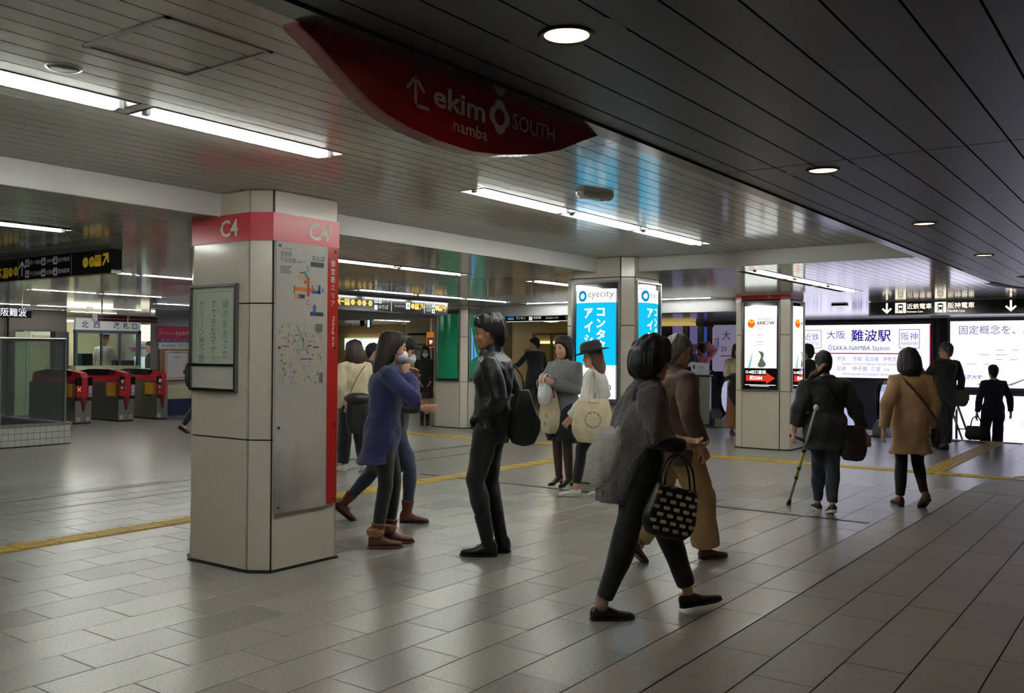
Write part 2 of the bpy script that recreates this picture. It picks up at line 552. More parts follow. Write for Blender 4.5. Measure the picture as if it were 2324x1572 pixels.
def cuts(xa, xb, ya, yb, z):
    segs = [(xa, xb)]
    for (x0, x1, q0, q1, zz) in rects:
        if abs(zz - z) < 0.01 and ya < q1 and yb > q0:
            new = []
            for a, b_ in segs:
                if x1 <= a or x0 >= b_:
                    new.append((a, b_))
                else:
                    if x0 - a > 0.02: new.append((a, x0))
                    if b_ - x1 > 0.02: new.append((x1, b_))
            segs = new
    return segs
def slats(parent, regions, z, m, limit):
    out = []
    for (xa, xb, ya, yb) in regions:
        k0 = math.floor((ya - 1.945) / HW); k1 = math.ceil((yb - 1.945) / HW)
        for k in range(k0, k1):
            y0, y1 = max(1.945 + k * HW, ya), min(1.945 + (k + 1) * HW, yb)
            if y1 - y0 < 0.015:
                continue
            for a, b_ in cuts(xa, xb, y0, y1, z):
                out.append((a, b_, y0, y1))
    def key(t):
        best = 1e9
        for q in (0.0, 0.25, 0.5, 0.75, 1.0):
            ok, d = seen(t[0] + (t[1] - t[0]) * q, t[2], 33)
            if ok: best = min(best, d)
        return best
    out.sort(key=key); rest = MB()
    for i, (a, b_, y0, y1) in enumerate(out):
        g = 0.0035
        if i < limit and key((a, b_, y0, y1)) < 1e8:
            q = MB(); q.box(a + g, b_ - g, y0 + g, y1 - g, z, z + 0.018); q.build('slat', m, parent)
        else:
            rest.box(a + g, b_ - g, y0 + g, y1 - g, z, z + 0.018)
    if rest.v:
        o = rest.build('distant_slats', m, parent); o['kind'] = 'stuff'
mb = MB(); mb.box(-8, 9.0, 1.9, 5.3, 2.60, 2.64)
ceil_a = struct('ceiling', mb, gapblack, 'raised glossy white slatted ceiling bay at upper left')
slats(ceil_a, [(-8, -1, 1.97, 5.27), (-1, 4.06, 1.97, 5.27), (4.06, 9.0, 1.97, 5.27)], ZH, slat_m, 300)
mb = MB(); mb.box(-8, 9.02, 5.29, 33, 2.46, 2.50); mb.box(9.02, 30, -3.5, 33, 2.46, 2.50)
ceil_b = struct('ceiling.001', mb, gapblack, 'lower glossy white slatted ceiling of the concourse')
slats(ceil_b, [(-8, -1, 5.3, 32), (-1, 4.06, 5.3, 32), (4.06, 9.0, 5.3, 32), (9.03, 14.25, 1.97, 32), (14.25, 24, 1.97, 32), (10.8, 14.25, -3.4, 1.97), (14.25, 24, -3.4, 1.97)], ZL, slat_low, 300)
mb = MB(); mb.box(-8, 9.03, 5.27, 5.30, 2.365, 2.60); struct('trim_1', mb, fascia_m, 'white step of the ceiling running across to the pillars')
mb = MB(); mb.box(9.0, 9.03, 1.97, 5.27, 2.365, 2.60); struct('trim_2', mb, fascia_m, 'white step of the ceiling beside the blue sign pillar')
# soffit line between the far pillars
mb = MB(); mb.box(14.30, 14.62, 5.6, 11.2, 2.17, 2.40); mb.box(14.30, 14.62, 12.0, 24, 2.17, 2.40); struct('trim_3', mb, mat('soffit_grey', (150, 148, 150), rough=0.4), 'grey soffit beam between the far pillars')

# dark panelled ceiling of the corridor with a trim strip and round downlights
mb = MB(); mb.box(-8, 10.8, -3.5, 1.9, 2.42, 2.45); mb.box(10.8, 13.0, -3.5, 1.9, 2.41, 2.44)
ceil_c = struct('ceiling.002', mb, gapblack, 'dark grey panelled ceiling of the side corridor')
def xend(y):
    pts = [(10.8, 1.92), (12.6, 1.92), (13.2, 1.86), (13.54, 1.80), (13.98, 1.68), (14.5, 1.40), (14.9, 1.0), (15.1, 0.5), (15.15, -4)]
    for (xa, ya), (xb, yb) in zip(pts, pts[1:]):
        if yb <= y <= ya:
            return xa + (xb - xa) * (ya - y) / (ya - yb + 1e-9)
    return 10.8
ZD = 2.372
down = [(2.24, 'nearest and largest round warm downlight in the dark ceiling'), (4.60, 'second round downlight from the camera in the dark ceiling'),
        (6.83, 'third round downlight from the camera in the dark ceiling'), (9.23, 'fourth round downlight from the camera in the dark ceiling'),
        (11.92, 'farthest downlight at the right edge of the dark ceiling')]
dh = 0.077
down_fill = [(2.24, 'added out-of-view downlight in the corridor, nearest the camera'), (4.60, 'second added out-of-view downlight in the corridor'), (6.83, 'third added out-of-view downlight in the corridor')]  # extra row out of view, added to brighten crescent sign and corridor
for k in range(-14, 8):
    ya, yb = 0.59 + 0.17 * k, 0.59 + 0.17 * (k + 1)
    yb = min(yb, 1.88)
    for a, b_ in ((-6, 4.40), (4.41, 10.79), (10.80, xend((ya + yb) / 2))):
        segs = [(a, b_)]
        for dx, _ in down:                                  # leave room for the downlights
            if ya < 1.44 + dh and yb > 1.44 - dh:
                segs = [q for s in segs for q in ([(s[0], dx - dh), (dx + dh, s[1])] if s[0] < dx < s[1] else [s])]
        for dx, _ in down_fill:
            if ya < -0.94 + dh and yb > -0.94 - dh:
                segs = [q for s in segs for q in ([(s[0], dx - dh), (dx + dh, s[1])] if s[0] < dx < s[1] else [s])]
        for s in segs:
            q = MB(); q.box(s[0], s[1], ya + 0.004, yb - 0.004, ZD, ZD + 0.02); q.build('panel', darkpanel, ceil_c)
            for w0, w1 in ((ya, ya + 0.004), (yb - 0.004, yb)):
                pass
# infill round the downlights
shop_fill = [(19.6, 14.3, 'small downlight added to brighten the beige shop, nearest the oval lamp'), (20.6, 16.3, 'small downlight added to brighten the beige shop, by the taupe column'), (20.9, 19.3, 'small downlight added to brighten the pale wall with the cafe sign'), (20.9, 21.6, 'small downlight added to brighten the brick wall, right one'), (20.9, 23.8, 'small downlight added to brighten the brick wall, left one')]  # invented lamps that lift the dim shop and the walls beside it
for dx, lab, dy, dz in [(a_, l_, 1.44, ZD) for a_, l_ in down] + [(a_, l_, -0.94, ZD) for a_, l_ in down_fill] + [(a_, l_, y_, ZL - 0.064) for a_, y_, l_ in shop_fill]:
    t = thing('downlight', lab, 'downlight', (dx, dy, dz), 0, 'downlights in the dark ceiling')
    b = MB()
    N = 28
    for i in range(N if dx < 13 else 0):
        a0, a1 = 2 * math.pi * i / N, 2 * math.pi * (i + 1) / N
        def sq(a):
            c, s_ = math.cos(a), math.sin(a); k = min(0.078 / max(abs(c), 1e-6), 0.172 / max(abs(s_), 1e-6)); return (c * k, s_ * k)
        p, q = sq(a0), sq(a1)
        b.quad((p[0] , p[1], 0.0), (q[0], q[1], 0.0), (0.068 * math.cos(a1), 0.068 * math.sin(a1), 0.0), (0.068 * math.cos(a0), 0.068 * math.sin(a0), 0.0))
    if b.v: b.build('surround', darkpanel, t)
    else: b.lathe([(0.085, 0.0), (0.085, 0.064)], n=20, cap=False); b.build('can', white_paint, t)
    b = MB(); b.lathe([(0.066, 0.0), (0.082, 0.0), (0.084, -0.004), (0.078, -0.007), (0.066, -0.002)], n=36, cap=False); b.build('trim_ring', steel_dk, t, True)
    b = MB(); b.lathe([(0.066, 0.0), (0.062, 0.03), (0.05, 0.06)], n=36, cap=False); b.build('reflector', mat('downlight_reflector', (235, 225, 205), rough=0.25), t, True)
    b = MB(); b.lathe([(0.05, 0.045), (0.004, 0.04)], n=10); b.build('lamp', warm_m, t, True)
mb = MB(); mb.box(-8, 12.6, 1.885, 1.97, 2.362, 2.60)
struct('trim_4', mb, mat('edge_trim', (120, 118, 116), rough=0.16, metal=0.6), 'glossy grey trim along the dark ceiling edge')
mb = MB()
cp = [(12.6, 1.92), (13.2, 1.86), (13.54, 1.80), (13.98, 1.68), (14.5, 1.40), (14.9, 1.0), (15.1, 0.5), (15.15, -3)]
for (xa, ya), (xb, yb) in zip(cp, cp[1:]):
    dx, dy = xb - xa, yb - ya; l = math.hypot(dx, dy); nx, ny = -dy / l * 0.06, dx / l * 0.06
    n = mb.add([(xa - nx, ya - ny, 2.362), (xb - nx, yb - ny, 2.362), (xb + nx, yb + ny, 2.362), (xa + nx, ya + ny, 2.362),
                (xa - nx, ya - ny, 2.40), (xb - nx, yb - ny, 2.40), (xb + nx, yb + ny, 2.40), (xa + nx, ya + ny, 2.40)])
    for q in ((0, 3, 2, 1), (0, 1, 5, 4), (1, 2, 6, 5), (2, 3, 7, 6), (3, 0, 4, 7)):
        mb.face([n + i for i in q])
struct('trim_5', mb, black_matt, 'curved black rim at the far end of the dark ceiling')

# ------------------------------------------------------------------ fluorescent lamps, recessed troughs
def lamp(x0, x1, yc, z, label, axis='x', lift=0.0):
    Ln = x1 - x0
    t = thing('fluorescent_lamp', label, 'lamp', ((x0 + x1) / 2, yc, z), 0 if axis == 'x' else axis, 'fluorescent ceiling lamps')
    h = Ln / 2 - 0.012; w = 0.098
    b = MB()
    b.quad((-h, -w, 0.002), (h, -w, 0.002), (h, -0.05, 0.055), (-h, -0.05, 0.055))
    b.quad((-h, -0.05, 0.055), (h, -0.05, 0.055), (h, 0.05, 0.055), (-h, 0.05, 0.055))
    b.quad((-h, 0.05, 0.055), (h, 0.05, 0.055), (h, w, 0.002), (-h, w, 0.002))
    for s in (-1, 1):
        n = b.add([(s * h, -w, 0.002), (s * h, -0.05, 0.055), (s * h, 0.05, 0.055), (s * h, w, 0.002)]); b.face(range(n, n + 4))
    b.build('reflector', reflector_m, t)
    zt = -0.014 if z > 2.45 else -0.004
    b = MB(); e = h - 0.035                        # underside of the glowing tube, kept to a few faces
    n = b.add([(-e, -0.016, zt + 0.020), (e, -0.016, zt + 0.020), (e, 0, zt), (-e, 0, zt), (e, 0.016, zt + 0.020), (-e, 0.016, zt + 0.020)])
    b.face((n, n + 3, n + 2, n + 1)); b.face((n + 3, n + 5, n + 4, n + 2)); b.build('tube', tube_m, t)
    for s in (-1, 1):
        b = MB(); b.box(*sorted((s * (h - 0.035), s * (h - 0.012))), -0.018, 0.018, -0.014, 0.05); b.build('socket', mat('socket_grey', (150, 150, 148), rough=0.5), t)
    b = MB()
    rim = 0.006
    b.box(-h - rim, h + rim, -w - rim, -w, -0.002, 0.004); b.box(-h - rim, h + rim, w, w + rim, -0.002, 0.004)
    b.box(-h - rim, -h, -w, w, -0.002, 0.004); b.box(h, h + rim, -w, w, -0.002, 0.004)
    b.build('frame', mat('lamp_frame', (170, 168, 160), rough=0.4), t)
    return t
for a in lamps:
    lamp(*a)
for x, y, lab in cross:
    lamp(x - 0.6, x + 0.6, y, ZL, lab, R(90))
lamp(12.7, 14.1, 20.6, ZL - 0.062, 'slanting lamp near the C4 pillar edge over the ticket office', R(-36))

# access hatch, loudspeaker grille and smoke detector in the raised ceiling
h = thing('ceiling_hatch', 'square access hatch in the white slatted ceiling at upper left', 'hatch', (1.93, 2.87, ZH))
hx, hy = 0.215, 0.25
for (a, b_, c, d) in ((-hx, hx, -hy, -hy + 0.012), (-hx, hx, hy - 0.012, hy), (-hx, -hx + 0.02, -hy, hy), (hx - 0.02, hx, -hy, hy)):
    b = MB(); b.box(a, b_, c, d, -0.006, 0.0); b.build('frame_bar', mat('hatch_bar', (170, 166, 156), rough=0.35, metal=0.3), h)
t = thing('ceiling_speaker', 'round perforated speaker grille in the white ceiling at left', 'speaker', (1.81, 3.42, ZH))
b = MB(); b.lathe([(0.055, 0), (0.055, -0.004), (0.045, -0.006), (0.0005, -0.007)], n=28); b.build('grille', mat('grille', (120, 118, 112), rough=0.6, bump=0.5, bscale=400), t, True)
b = MB(); b.lathe([(0.055, 0), (0.065, 0), (0.064, -0.004), (0.055, -0.006)], n=28, cap=False); b.build('rim', slat_m, t, True)
t = thing('smoke_detector', 'small white detector housing on the ceiling near the blue reflections', 'detector', (5.26, 3.15, ZH), R(-20))
b = MB(); b.loft([[( 0.13 * s, 0.04 * s, z), (0.15 * s, 0, z), (0.13 * s, -0.04 * s, z), (-0.13 * s, -0.04 * s, z), (-0.15 * s, 0, z), (-0.13 * s, 0.04 * s, z)] for s, z in ((1, 0), (1, -0.02), (0.85, -0.04))]); b.build('housing', white_paint, t)
b = MB(); b.lathe([(0.012, -0.04), (0.010, -0.046), (0.001, -0.047)], c=(0.06, 0, 0), n=12); b.build('indicator', mat('indicator_red', (190, 40, 30), rough=0.4), t)

# ------------------------------------------------------------------ walls round the hall
wallgrey = mat('wall_grey', (190, 187, 180), rough=0.35, noise=0.05)
mb = MB(); mb.box(-8.2, -8, -3.5, 33, 0, 2.6); struct('wall_back', mb, wallgrey, 'plain wall behind the camera')
mb = MB(); mb.box(-8, 24, -3.7, -3.5, -3, 2.6); struct('wall_right', mb, wallgrey, 'plain corridor wall beyond the right edge')
mb = MB(); mb.box(-8, 30, 33, 33.2, 0, 2.6); struct('wall_left', mb, wallgrey, 'distant wall of the gate hall')
# ------------------------------------------------------------------ pillars
PW, PL, PCX, PCY = 0.745, 0.88, 0.085, 0.13
def oct_pts(e):
    a, c = PCX, PCY
    base = [(0, c), (a, 0), (PW - a, 0), (PW, c), (PW, PL - c), (PW - a, PL), (a, PL), (0, PL - c)]
    cx, cy = PW / 2, PL / 2
    out = []
    for x, y in base:
        out.append((x + (e if x > cx else -e), y + (e if y > cy else -e)))
    return out
def pillar(x, y, top, label, rows, boxed=None, band=None, bandtext=None):
    """boxed: (z0, z1) covered by light boxes on the left (-X) and front (-Y) faces"""
    t = thing('pillar', label, 'pillar', (x, y, 0))
    b = MB(); b.prism(oct_pts(-0.014), 0.004, top); b.build('core', gapblack, t)
    P = oct_pts(-0.012)
    for i in range(8):
        (ax, ay), (bx, by) = P[i], P[(i + 1) % 8]
        l = math.hypot(bx - ax, by - ay); ux, uy = (bx - ax) / l, (by - ay) / l
        nx, ny = uy, -ux
        main = i in (1, 7)
        for z0, z1 in rows:
            if boxed and main:
                if z0 >= boxed[0] - 0.02 and z1 <= boxed[1] + 0.02:
                    continue
                if z0 < boxed[0] < z1: z1 = boxed[0]
                if z0 < boxed[1] < z1: z0 = boxed[1]
            q = MB(); g = 0.0045
            q.slab([(g, z0 + g), (l - g, z0 + g), (l - g, z1 - g), (g, z1 - g)], (ax, ay, 0), (ux, uy, 0), (0, 0, 1), (nx, ny, 0), 0, 0.014)
            q.build('cladding_panel', cladding, t)
    b = MB(); b.prism(oct_pts(0.012), 0, 0.012); b.build('base_trim', black_matt, t)
    if band:
        b = MB(); b.prism(oct_pts(0.006), band[0], band[1])
        rb = b.build('red_band', red_band, t)
        if bandtext:
            lt = MB()
            for (face, pos, h, z) in bandtext:
                if face == 'l':
                    S = surf((-0.006, PL, 0), (0, -1, 0), (0, 0, 1), (-1, 0, 0), 0.002)
                else:
                    S = surf((0, -0.006, 0), (1, 0, 0), (0, 0, 1), (0, -1, 0), 0.002)
                text(lt, S, 'C4', pos, z, h=h, bold=0.02)
            lt.build('lettering', offwhite, rb)
    return t
rows3 = [(0.012, 0.87), (0.87, 1.77), (1.77, 2.52)]
p_c4 = pillar(3.885, 4.83, 2.52, 'nearest cream pillar with red C4 band, at left of picture', rows3, None, (2.184, 2.37), (('l', 0.445, 0.118, 2.218), ('f', 0.385, 0.118, 2.218)))
p_eye = pillar(8.85, 4.83, 2.52, 'cream pillar carrying the bright blue contact lens advertisements', [(0.012, 0.90), (0.90, 1.77), (1.77, 2.30), (2.30, 2.52)], (0.90, 2.26))
p_arr = pillar(13.81, 4.83, ZL, 'cream pillar with thin red band and white arrow posters', [(0.012, 0.90), (0.90, 1.77), (1.77, 2.32)], (0.90, 2.30), (2.318, 2.374), (('l', 0.55, 0.032, 2.33), ('f', 0.5, 0.032, 2.33)))
p_grn = pillar(13.81, 11.14, ZL, 'distant cream pillar with green panels, behind the standing man', [(0.012, 0.90), (0.90, 1.77), (1.77, ZL)], (0.90, 2.30))

# ------------------------------------------------------------------ curved light boxes on pillars
def lightbox(x, y, face, z0, z1, label, fill, lit=True, w=None):
    """face 'l': on the -X face, 'f': on the -Y face of the pillar at (x, y)"""
    if face == 'l':
        o = Vector((x, y + PL - PCY, 0)); u, n = Vector((0, -1, 0)), Vector((-1, 0, 0)); W = PL - 2 * PCY
    else:
        o = Vector((x + PCX, y, 0)); u, n = Vector((1, 0, 0)), Vector((0, -1, 0)); W = PW - 2 * PCX
    v = Vector((0, 0, 1))
    t = thing('light_box', label, 'light box', (x, y, 0))
    def loc(p): return p - Vector((x, y, 0))
    m = MB(); fw = 0.02
    oo = loc(o)
    for pl in ([(0, z0), (fw, z0), (fw, z1), (0, z1)], [(W - fw, z0), (W, z0), (W, z1), (W - fw, z1)], [(fw, z0), (W - fw, z0), (W - fw, z0 + fw), (fw, z0 + fw)], [(fw, z1 - fw), (W - fw, z1 - fw), (W - fw, z1), (fw, z1)]):
        m.slab(pl, oo, u, v, n, -0.01, 0.03)
    m.build('frame', steel, t)
    m = MB(); m.slab([(fw, z0 + fw), (W - fw, z0 + fw), (W - fw, z1 - fw), (fw, z1 - fw)], oo, u, v, n, -0.012, -0.004); m.build('mirror_backing', mirror, t)
    mg = 0.055; a0, a1 = mg, W - mg; p0, p1 = z0 + 0.06, z1 - 0.085
    bul = 0.055
    def S(a, b, tt=0.0):
        k = (a - a0) / (a1 - a0) * 2 - 1
        return oo + u * a + v * b + n * (0.012 + bul * (1 - min(1, k * k)) + tt)
    fill(t, S, a0, a1, p0, p1)
    # closed ends of the curved panel
    m = MB(); N = 12
    for zz in (p0, p1):
        top = [S(a0 + (a1 - a0) * i / N, zz) for i in range(N + 1)]
        bot = [oo + u * (a0 + (a1 - a0) * i / N) + v * zz for i in range(N + 1)]
        for i in range(N):
            m.quad(bot[i], bot[i + 1], top[i + 1], top[i])
    for aa in (a0, a1):
        m.quad(oo + u * aa + v * p0, S(aa, p0), S(aa, p1), oo + u * aa + v * p1)
    m.build('end_cap', steel, t)
    return t
eye_white = emis('ad_white', (250, 252, 246), SIGN * 1.05, True)
eye_blue = emis('ad_blue', (18, 178, 222), SIGN * 1.05, True)
ad_logo = emis('ad_logo_blue', (20, 140, 200), 1.0)
ad_grey = emis('ad_grey_ink', (150, 150, 150), 0.62)
def fill_eye(t, S, a0, a1, z0, z1):
    N = 8; H = z1 - z0
    zb, zc = z0 + H * 0.305, z1 - H * 0.125
    m = MB(); patch(m, S, a0, a1, z0, zb, 0, N); m.build('lower_panel', eye_white, t, True)
    m = MB(); patch(m, S, a0, a1, zb, zc, 0, N); m.build('blue_panel', eye_blue, t, True)
    m = MB(); patch(m, S, a0, a1, zc, z1, 0, N); m.build('upper_panel', eye_white, t, True)
    W = a1 - a0; T = lambda a, b, tt=0: S(a, b, 0.002 + tt)
    m = MB(); ring(m, T, a0 + W * 0.20, zc + H * 0.062, 0.032, 0.062); disc(m, T, a0 + W * 0.155, zc + H * 0.085, 0.012, 0.001); m.build('logo', ad_logo, t)
    m = MB(); text(m, T, 'eyecity', a0 + W * 0.36, zc + H * 0.03, w=W * 0.60, bold=-0.005); m.build('lettering', ad_grey, t)
    m = MB()
    sz = W * 0.235
    vtext(m, T, 'コンタクトの', a0 + W * 0.68, zc - 0.045, sz, sz * 1.02, bold=0.03)
    vtext(m, T, 'アイシティ', a0 + W * 0.375, zc - 0.045, sz * 1.12, sz * 1.22, bold=0.03)
    m.build('lettering', emis('ad_white_ink', (255, 255, 255), SIGN * 1.2), t)
    m = MB(); text(m, T, '0120', a0 + W * 0.55, z0 + 0.09, w=W * 0.36, bold=0.01); text(m, T, 'あり', a0 + W * 0.72, z0 + 0.16, h=0.035)
    patch(m, T, a0 + W * 0.5, a1 - W * 0.08, z0 + 0.05, z0 + 0.054, 0, 8); m.build('lettering', emis('ad_dark_ink', (40, 40, 40), 0.62), t)
lightbox(8.85, 4.83, 'l', 0.90, 2.26, 'left of two backlit blue contact lens advertisements, the wider looking', fill_eye)
lightbox(8.85, 4.83, 'f', 0.90, 2.26, 'right narrower looking blue contact lens advertisement on the same pillar', fill_eye)
def fill_arrow(t, S, a0, a1, z0, z1):
    N = 8; H = z1 - z0; W = a1 - a0; zb = z0 + H * 0.235
    m = MB(); patch(m, S, a0, a1, zb, z1, 0, N); m.build('light_panel', emis('arrow_white', (246, 250, 244), SIGN * 1.0, True), t, True)
    m = MB(); patch(m, S, a0, a1, z0, zb, 0, N); m.build('black_panel', black_gloss, t, True)
    T = lambda a, b, tt=0: S(a, b, 0.003 + tt)
    def P(q, r): return a0 + W * q, z0 + H * r
    m = MB(); x, y = P(0.24, 0.785); disc(m, T, x, y, 0.065); m.build('logo_disc', emis('arrow_orange', (245, 110, 30), 1.0), t)
    m = MB(); 
    for k, an in enumerate((0.2, 1.6)):
        poly(m, T, [(x, y)] + [(x + 0.055 * math.cos(an + j * 0.22), y + 0.055 * math.sin(an + j * 0.22)) for j in range(6)], 0.002)
    m.build('logo_segment', emis('arrow_yellow', (255, 200, 60), 1.0), t)
    ink = emis('arrow_ink', (40, 42, 40), 0.62)
    m = MB()
    text(m, T, 'ARR', *P(0.42, 0.77), h=0.05, bold=0.02); text(m, T, 'W', *P(0.80, 0.77), h=0.05, bold=0.02)
    text(m, T, 'THE DINING &', *P(0.42, 0.83), w=W * 0.44)
    for q, w in ((0.745, 0.3), (0.715, 0.12), (0.56, 0.34), (0.545, 0.2), (0.525, 0.22)):
        cx, cy = P(0.53, q); patch(m, T, cx - W * w / 2, cx + W * w / 2, cy, cy + 0.004, 0, 6)
    cx, cy = P(0.53, 0.64); ring(m, T, cx, cy, 0.035, 0.038); text(m, T, 'MENU', cx, cy - 0.008, h=0.018, align='c')
    m.build('lettering', ink, t)
    m = MB(); cx, cy = P(0.725, 0.793); ring(m, T, cx, cy, 0.022, 0.03); m.build('letter_ring', emis('arrow_red_ink', (190, 60, 60), 1.0), t)
    # pear shaped figure with a hooked top and a slanting blue stroke
    m = MB()
    out = [(0.55, 0.44), (0.50, 0.445), (0.475, 0.435), (0.52, 0.425), (0.55, 0.40), (0.56, 0.37), (0.53, 0.345), (0.50, 0.31), (0.46, 0.285), (0.47, 0.255), (0.54, 0.243), (0.64, 0.248), (0.71, 0.27), (0.70, 0.30), (0.65, 0.325), (0.62, 0.35), (0.64, 0.38), (0.65, 0.41), (0.61, 0.435)]
    poly(m, T, [P(*q) for q in out]); m.build('figure_print', emis('arrow_green', (120, 140, 120), 0.62), t)
    m = MB(); poly(m, T, [P(*q) for q in ((0.12, 0.24), (0.22, 0.24), (0.30, 0.43), (0.285, 0.43))]); m.build('stroke_print', emis('arrow_cyan', (140, 205, 220), 1.0), t)
    m = MB(); patch(m, T, P(0.06, 0)[0], P(0.72, 0)[0], z0 + H * 0.075, z0 + H * 0.15, 0.001, 12)
    for i in range(6):
        fa, fb = i / 6.0, (i + 1) / 6.0; xa_, xb_ = P(0.72 + 0.25 * fa, 0)[0], P(0.72 + 0.25 * fb, 0)[0]; ha, hb_ = 0.07 * (1 - fa), 0.07 * (1 - fb)
        m.quad(T(xa_, z0 + H * (0.113 - ha), 0.001), T(xb_, z0 + H * (0.113 - hb_), 0.001), T(xb_, z0 + H * (0.113 + hb_), 0.001), T(xa_, z0 + H * (0.113 + ha), 0.001))
    m.build('red_arrow', emis('arrow_red', (225, 60, 40), 1.0), t)
    m = MB(); text(m, T, '15-8出口直結', *P(0.05, 0.165), w=W * 0.66, bold=0.02); m.build('lettering', emis('ad_white_ink', (255, 255, 255), SIGN), t)
    U = lambda a, b, tt=0: S(a, b, 0.007 + tt)
    m = MB(); text(m, U, '約20M', *P(0.20, 0.088), w=W * 0.4, bold=0.02); patch(m, T, *[P(0.02, 0)[0], P(0.98, 0)[0]], z0 + H * 0.025, z0 + H * 0.032, 0, 12); patch(m, T, P(0.2, 0)[0], P(0.8, 0)[0], z0 + H * 0.012, z0 + H * 0.016, 0, 12); m.build('lettering', emis('ad_white_ink', (255, 255, 255), SIGN), t)
lightbox(13.81, 4.83, 'l', 0.90, 2.30, 'lit white poster box with red arrow, on the pillar side facing left', fill_arrow)
lightbox(13.81, 4.83, 'f', 0.90, 2.30, 'narrow slice of the second white poster box with red arrow', fill_arrow)
green_m = mat('green_panel', (30, 128, 92), rough=0.12, emit=0.06)
def fill_green(t, S, a0, a1, z0, z1):
    m = MB(); patch(m, S, a0, a1, z0, z1, 0, 14); m.build('green_panel', green_m, t, True)
def fill_green2(t, S, a0, a1, z0, z1):
    H = z1 - z0; W = a1 - a0
    m = MB(); patch(m, S, a0, a1, z0, z1, 0, 14); m.build('green_panel', green_m, t, True)
    T = lambda a, b, tt=0: S(a, b, 0.004 + tt)
    m = MB(); poly(m, T, [(a0 + W * p, z0 + H * q) for p, q in ((0.02, 0.28), (0.3, 0.34), (0.62, 0.45), (0.9, 0.62), (0.98, 0.70), (0.98, 0.80), (0.02, 0.80))]); m.build('sky_print', emis('sky_blue_print', (110, 170, 225), 0.8), t)
lightbox(13.81, 11.14, 'l', 0.90, 2.30, 'plain green panel on the left side of the distant pillar', fill_green)
lightbox(13.81, 11.14, 'f', 0.90, 2.30, 'green panel with pale blue print, partly behind the leather jacket man', fill_green2)

# ------------------------------------------------------------------ notice frame on the C4 pillar
t = thing('wall_notice', 'aluminium framed notice with vertical green writing on the C4 pillar', 'notice', (3.885, 4.83, 0))
S = surf((0, PL, 0), (0, -1, 0), (0, 0, 1), (-1, 0, 0), 0.0)
ya, yb, za, zb, zm = 0.135, 0.642, 1.182, 1.905, 1.36
alu = mat('aluminium', (150, 150, 150), rough=0.28, metal=1.0)
def bar(x0, x1, z0, z1, d=0.03, name='frame_bar'):
    m = MB(); m.slab([(x0, z0), (x1, z0), (x1, z1), (x0, z1)], (0, PL, 0), (0, -1, 0), (0, 0, 1), (-1, 0, 0), 0.0, d); m.build(name, alu, t)
bar(ya, ya + 0.018, za, zb); bar(yb - 0.018, yb, za, zb); bar(ya + 0.018, yb - 0.018, za, za + 0.018); bar(ya + 0.018, yb - 0.018, zb - 0.018, zb); bar(ya + 0.018, yb - 0.018, zm - 0.008, zm + 0.008, 0.026)
m = MB(); m.slab([(ya + 0.018, zm), (yb - 0.018, zm), (yb - 0.018, zb - 0.018), (ya + 0.018, zb - 0.018)], (0, PL, 0), (0, -1, 0), (0, 0, 1), (-1, 0, 0), 0.004, 0.014); m.build('notice_sheet', mat('notice_pale_green', (196, 202, 186), rough=0.15), t)
m = MB(); m.slab([(ya + 0.018, za + 0.018), (yb - 0.018, za + 0.018), (yb - 0.018, zm), (ya + 0.018, zm)], (0, PL, 0), (0, -1, 0), (0, 0, 1), (-1, 0, 0), 0.004, 0.014); m.build('blank_sheet', mat('blank_sheet', (205, 203, 194), rough=0.15), t)
Sn = surf((-0.015, PL, 0), (0, -1, 0), (0, 0, 1), (-1, 0, 0), 0.001)
gtx = mat('green_ink', (52, 132, 110), rough=0.5)
m = MB()
for body, cx in (('緑のおおさか', 0.52), ('すてきなマナー', 0.39), ('クリーン地下鉄', 0.26)):
    vtext(m, Sn, body, cx, 1.80, 0.066, 0.061 if len(body) > 6 else 0.066)
rframe(m, Sn, ya + 0.05, yb - 0.05, zm + 0.05, zb - 0.05, 0.002)
m.build('lettering', gtx, t)

# ------------------------------------------------------------------ map panel on the C4 pillar
t = thing('map_panel', 'tall metal map board with red side strip on the C4 pillar', 'map board', (3.885, 4.83, 0))
x0, x1, z0, z1, xs = 0.125, 0.745, 0.385, 2.184, 0.632
KX = lambda x: 0.096 + (x - 0.125) * 0.885            # print drawn wider, fitted to the face of the pillar
panel_m = mat('map_enamel', (190, 186, 180), rough=0.22, metal=0.0, noise=0.05, nscale=3)
def fslab(name, a, b_, c, d, t0, t1, mm, par=None):
    q = MB(); q.slab([(KX(a), c), (KX(b_), c), (KX(b_), d), (KX(a), d)], (0, 0, 0), (1, 0, 0), (0, 0, 1), (0, -1, 0), t0, t1); return q.build(name, mm, par or t)
_nt = panel_m.node_tree; _b = _nt.nodes['Principled BSDF']            # grimy patch low on the sheet where bags rub it
_tc = _nt.nodes.new('ShaderNodeTexCoord'); _vd = _nt.nodes.new('ShaderNodeVectorMath'); _vd.operation = 'DISTANCE'; _vd.inputs[1].default_value = (0.13, -0.02, 0.42)
_nz = _nt.nodes.new('ShaderNodeTexNoise'); _nz.inputs['Scale'].default_value = 6.0
_ad = _nt.nodes.new('ShaderNodeMath'); _ad.operation = 'MULTIPLY_ADD'; _ad.inputs[1].default_value = 0.35
_mr = _nt.nodes.new('ShaderNodeMapRange'); _mr.inputs['From Min'].default_value = 0.15; _mr.inputs['From Max'].default_value = 0.62; _mr.inputs['To Min'].default_value = 0.35; _mr.inputs['To Max'].default_value = 1.0
_mx = _nt.nodes.new('ShaderNodeVectorMath'); _mx.operation = 'SCALE'
_old = _b.inputs['Base Color'].links[0].from_socket
_nt.links.new(_tc.outputs['Object'], _vd.inputs[0]); _nt.links.new(_tc.outputs['Object'], _nz.inputs['Vector'])
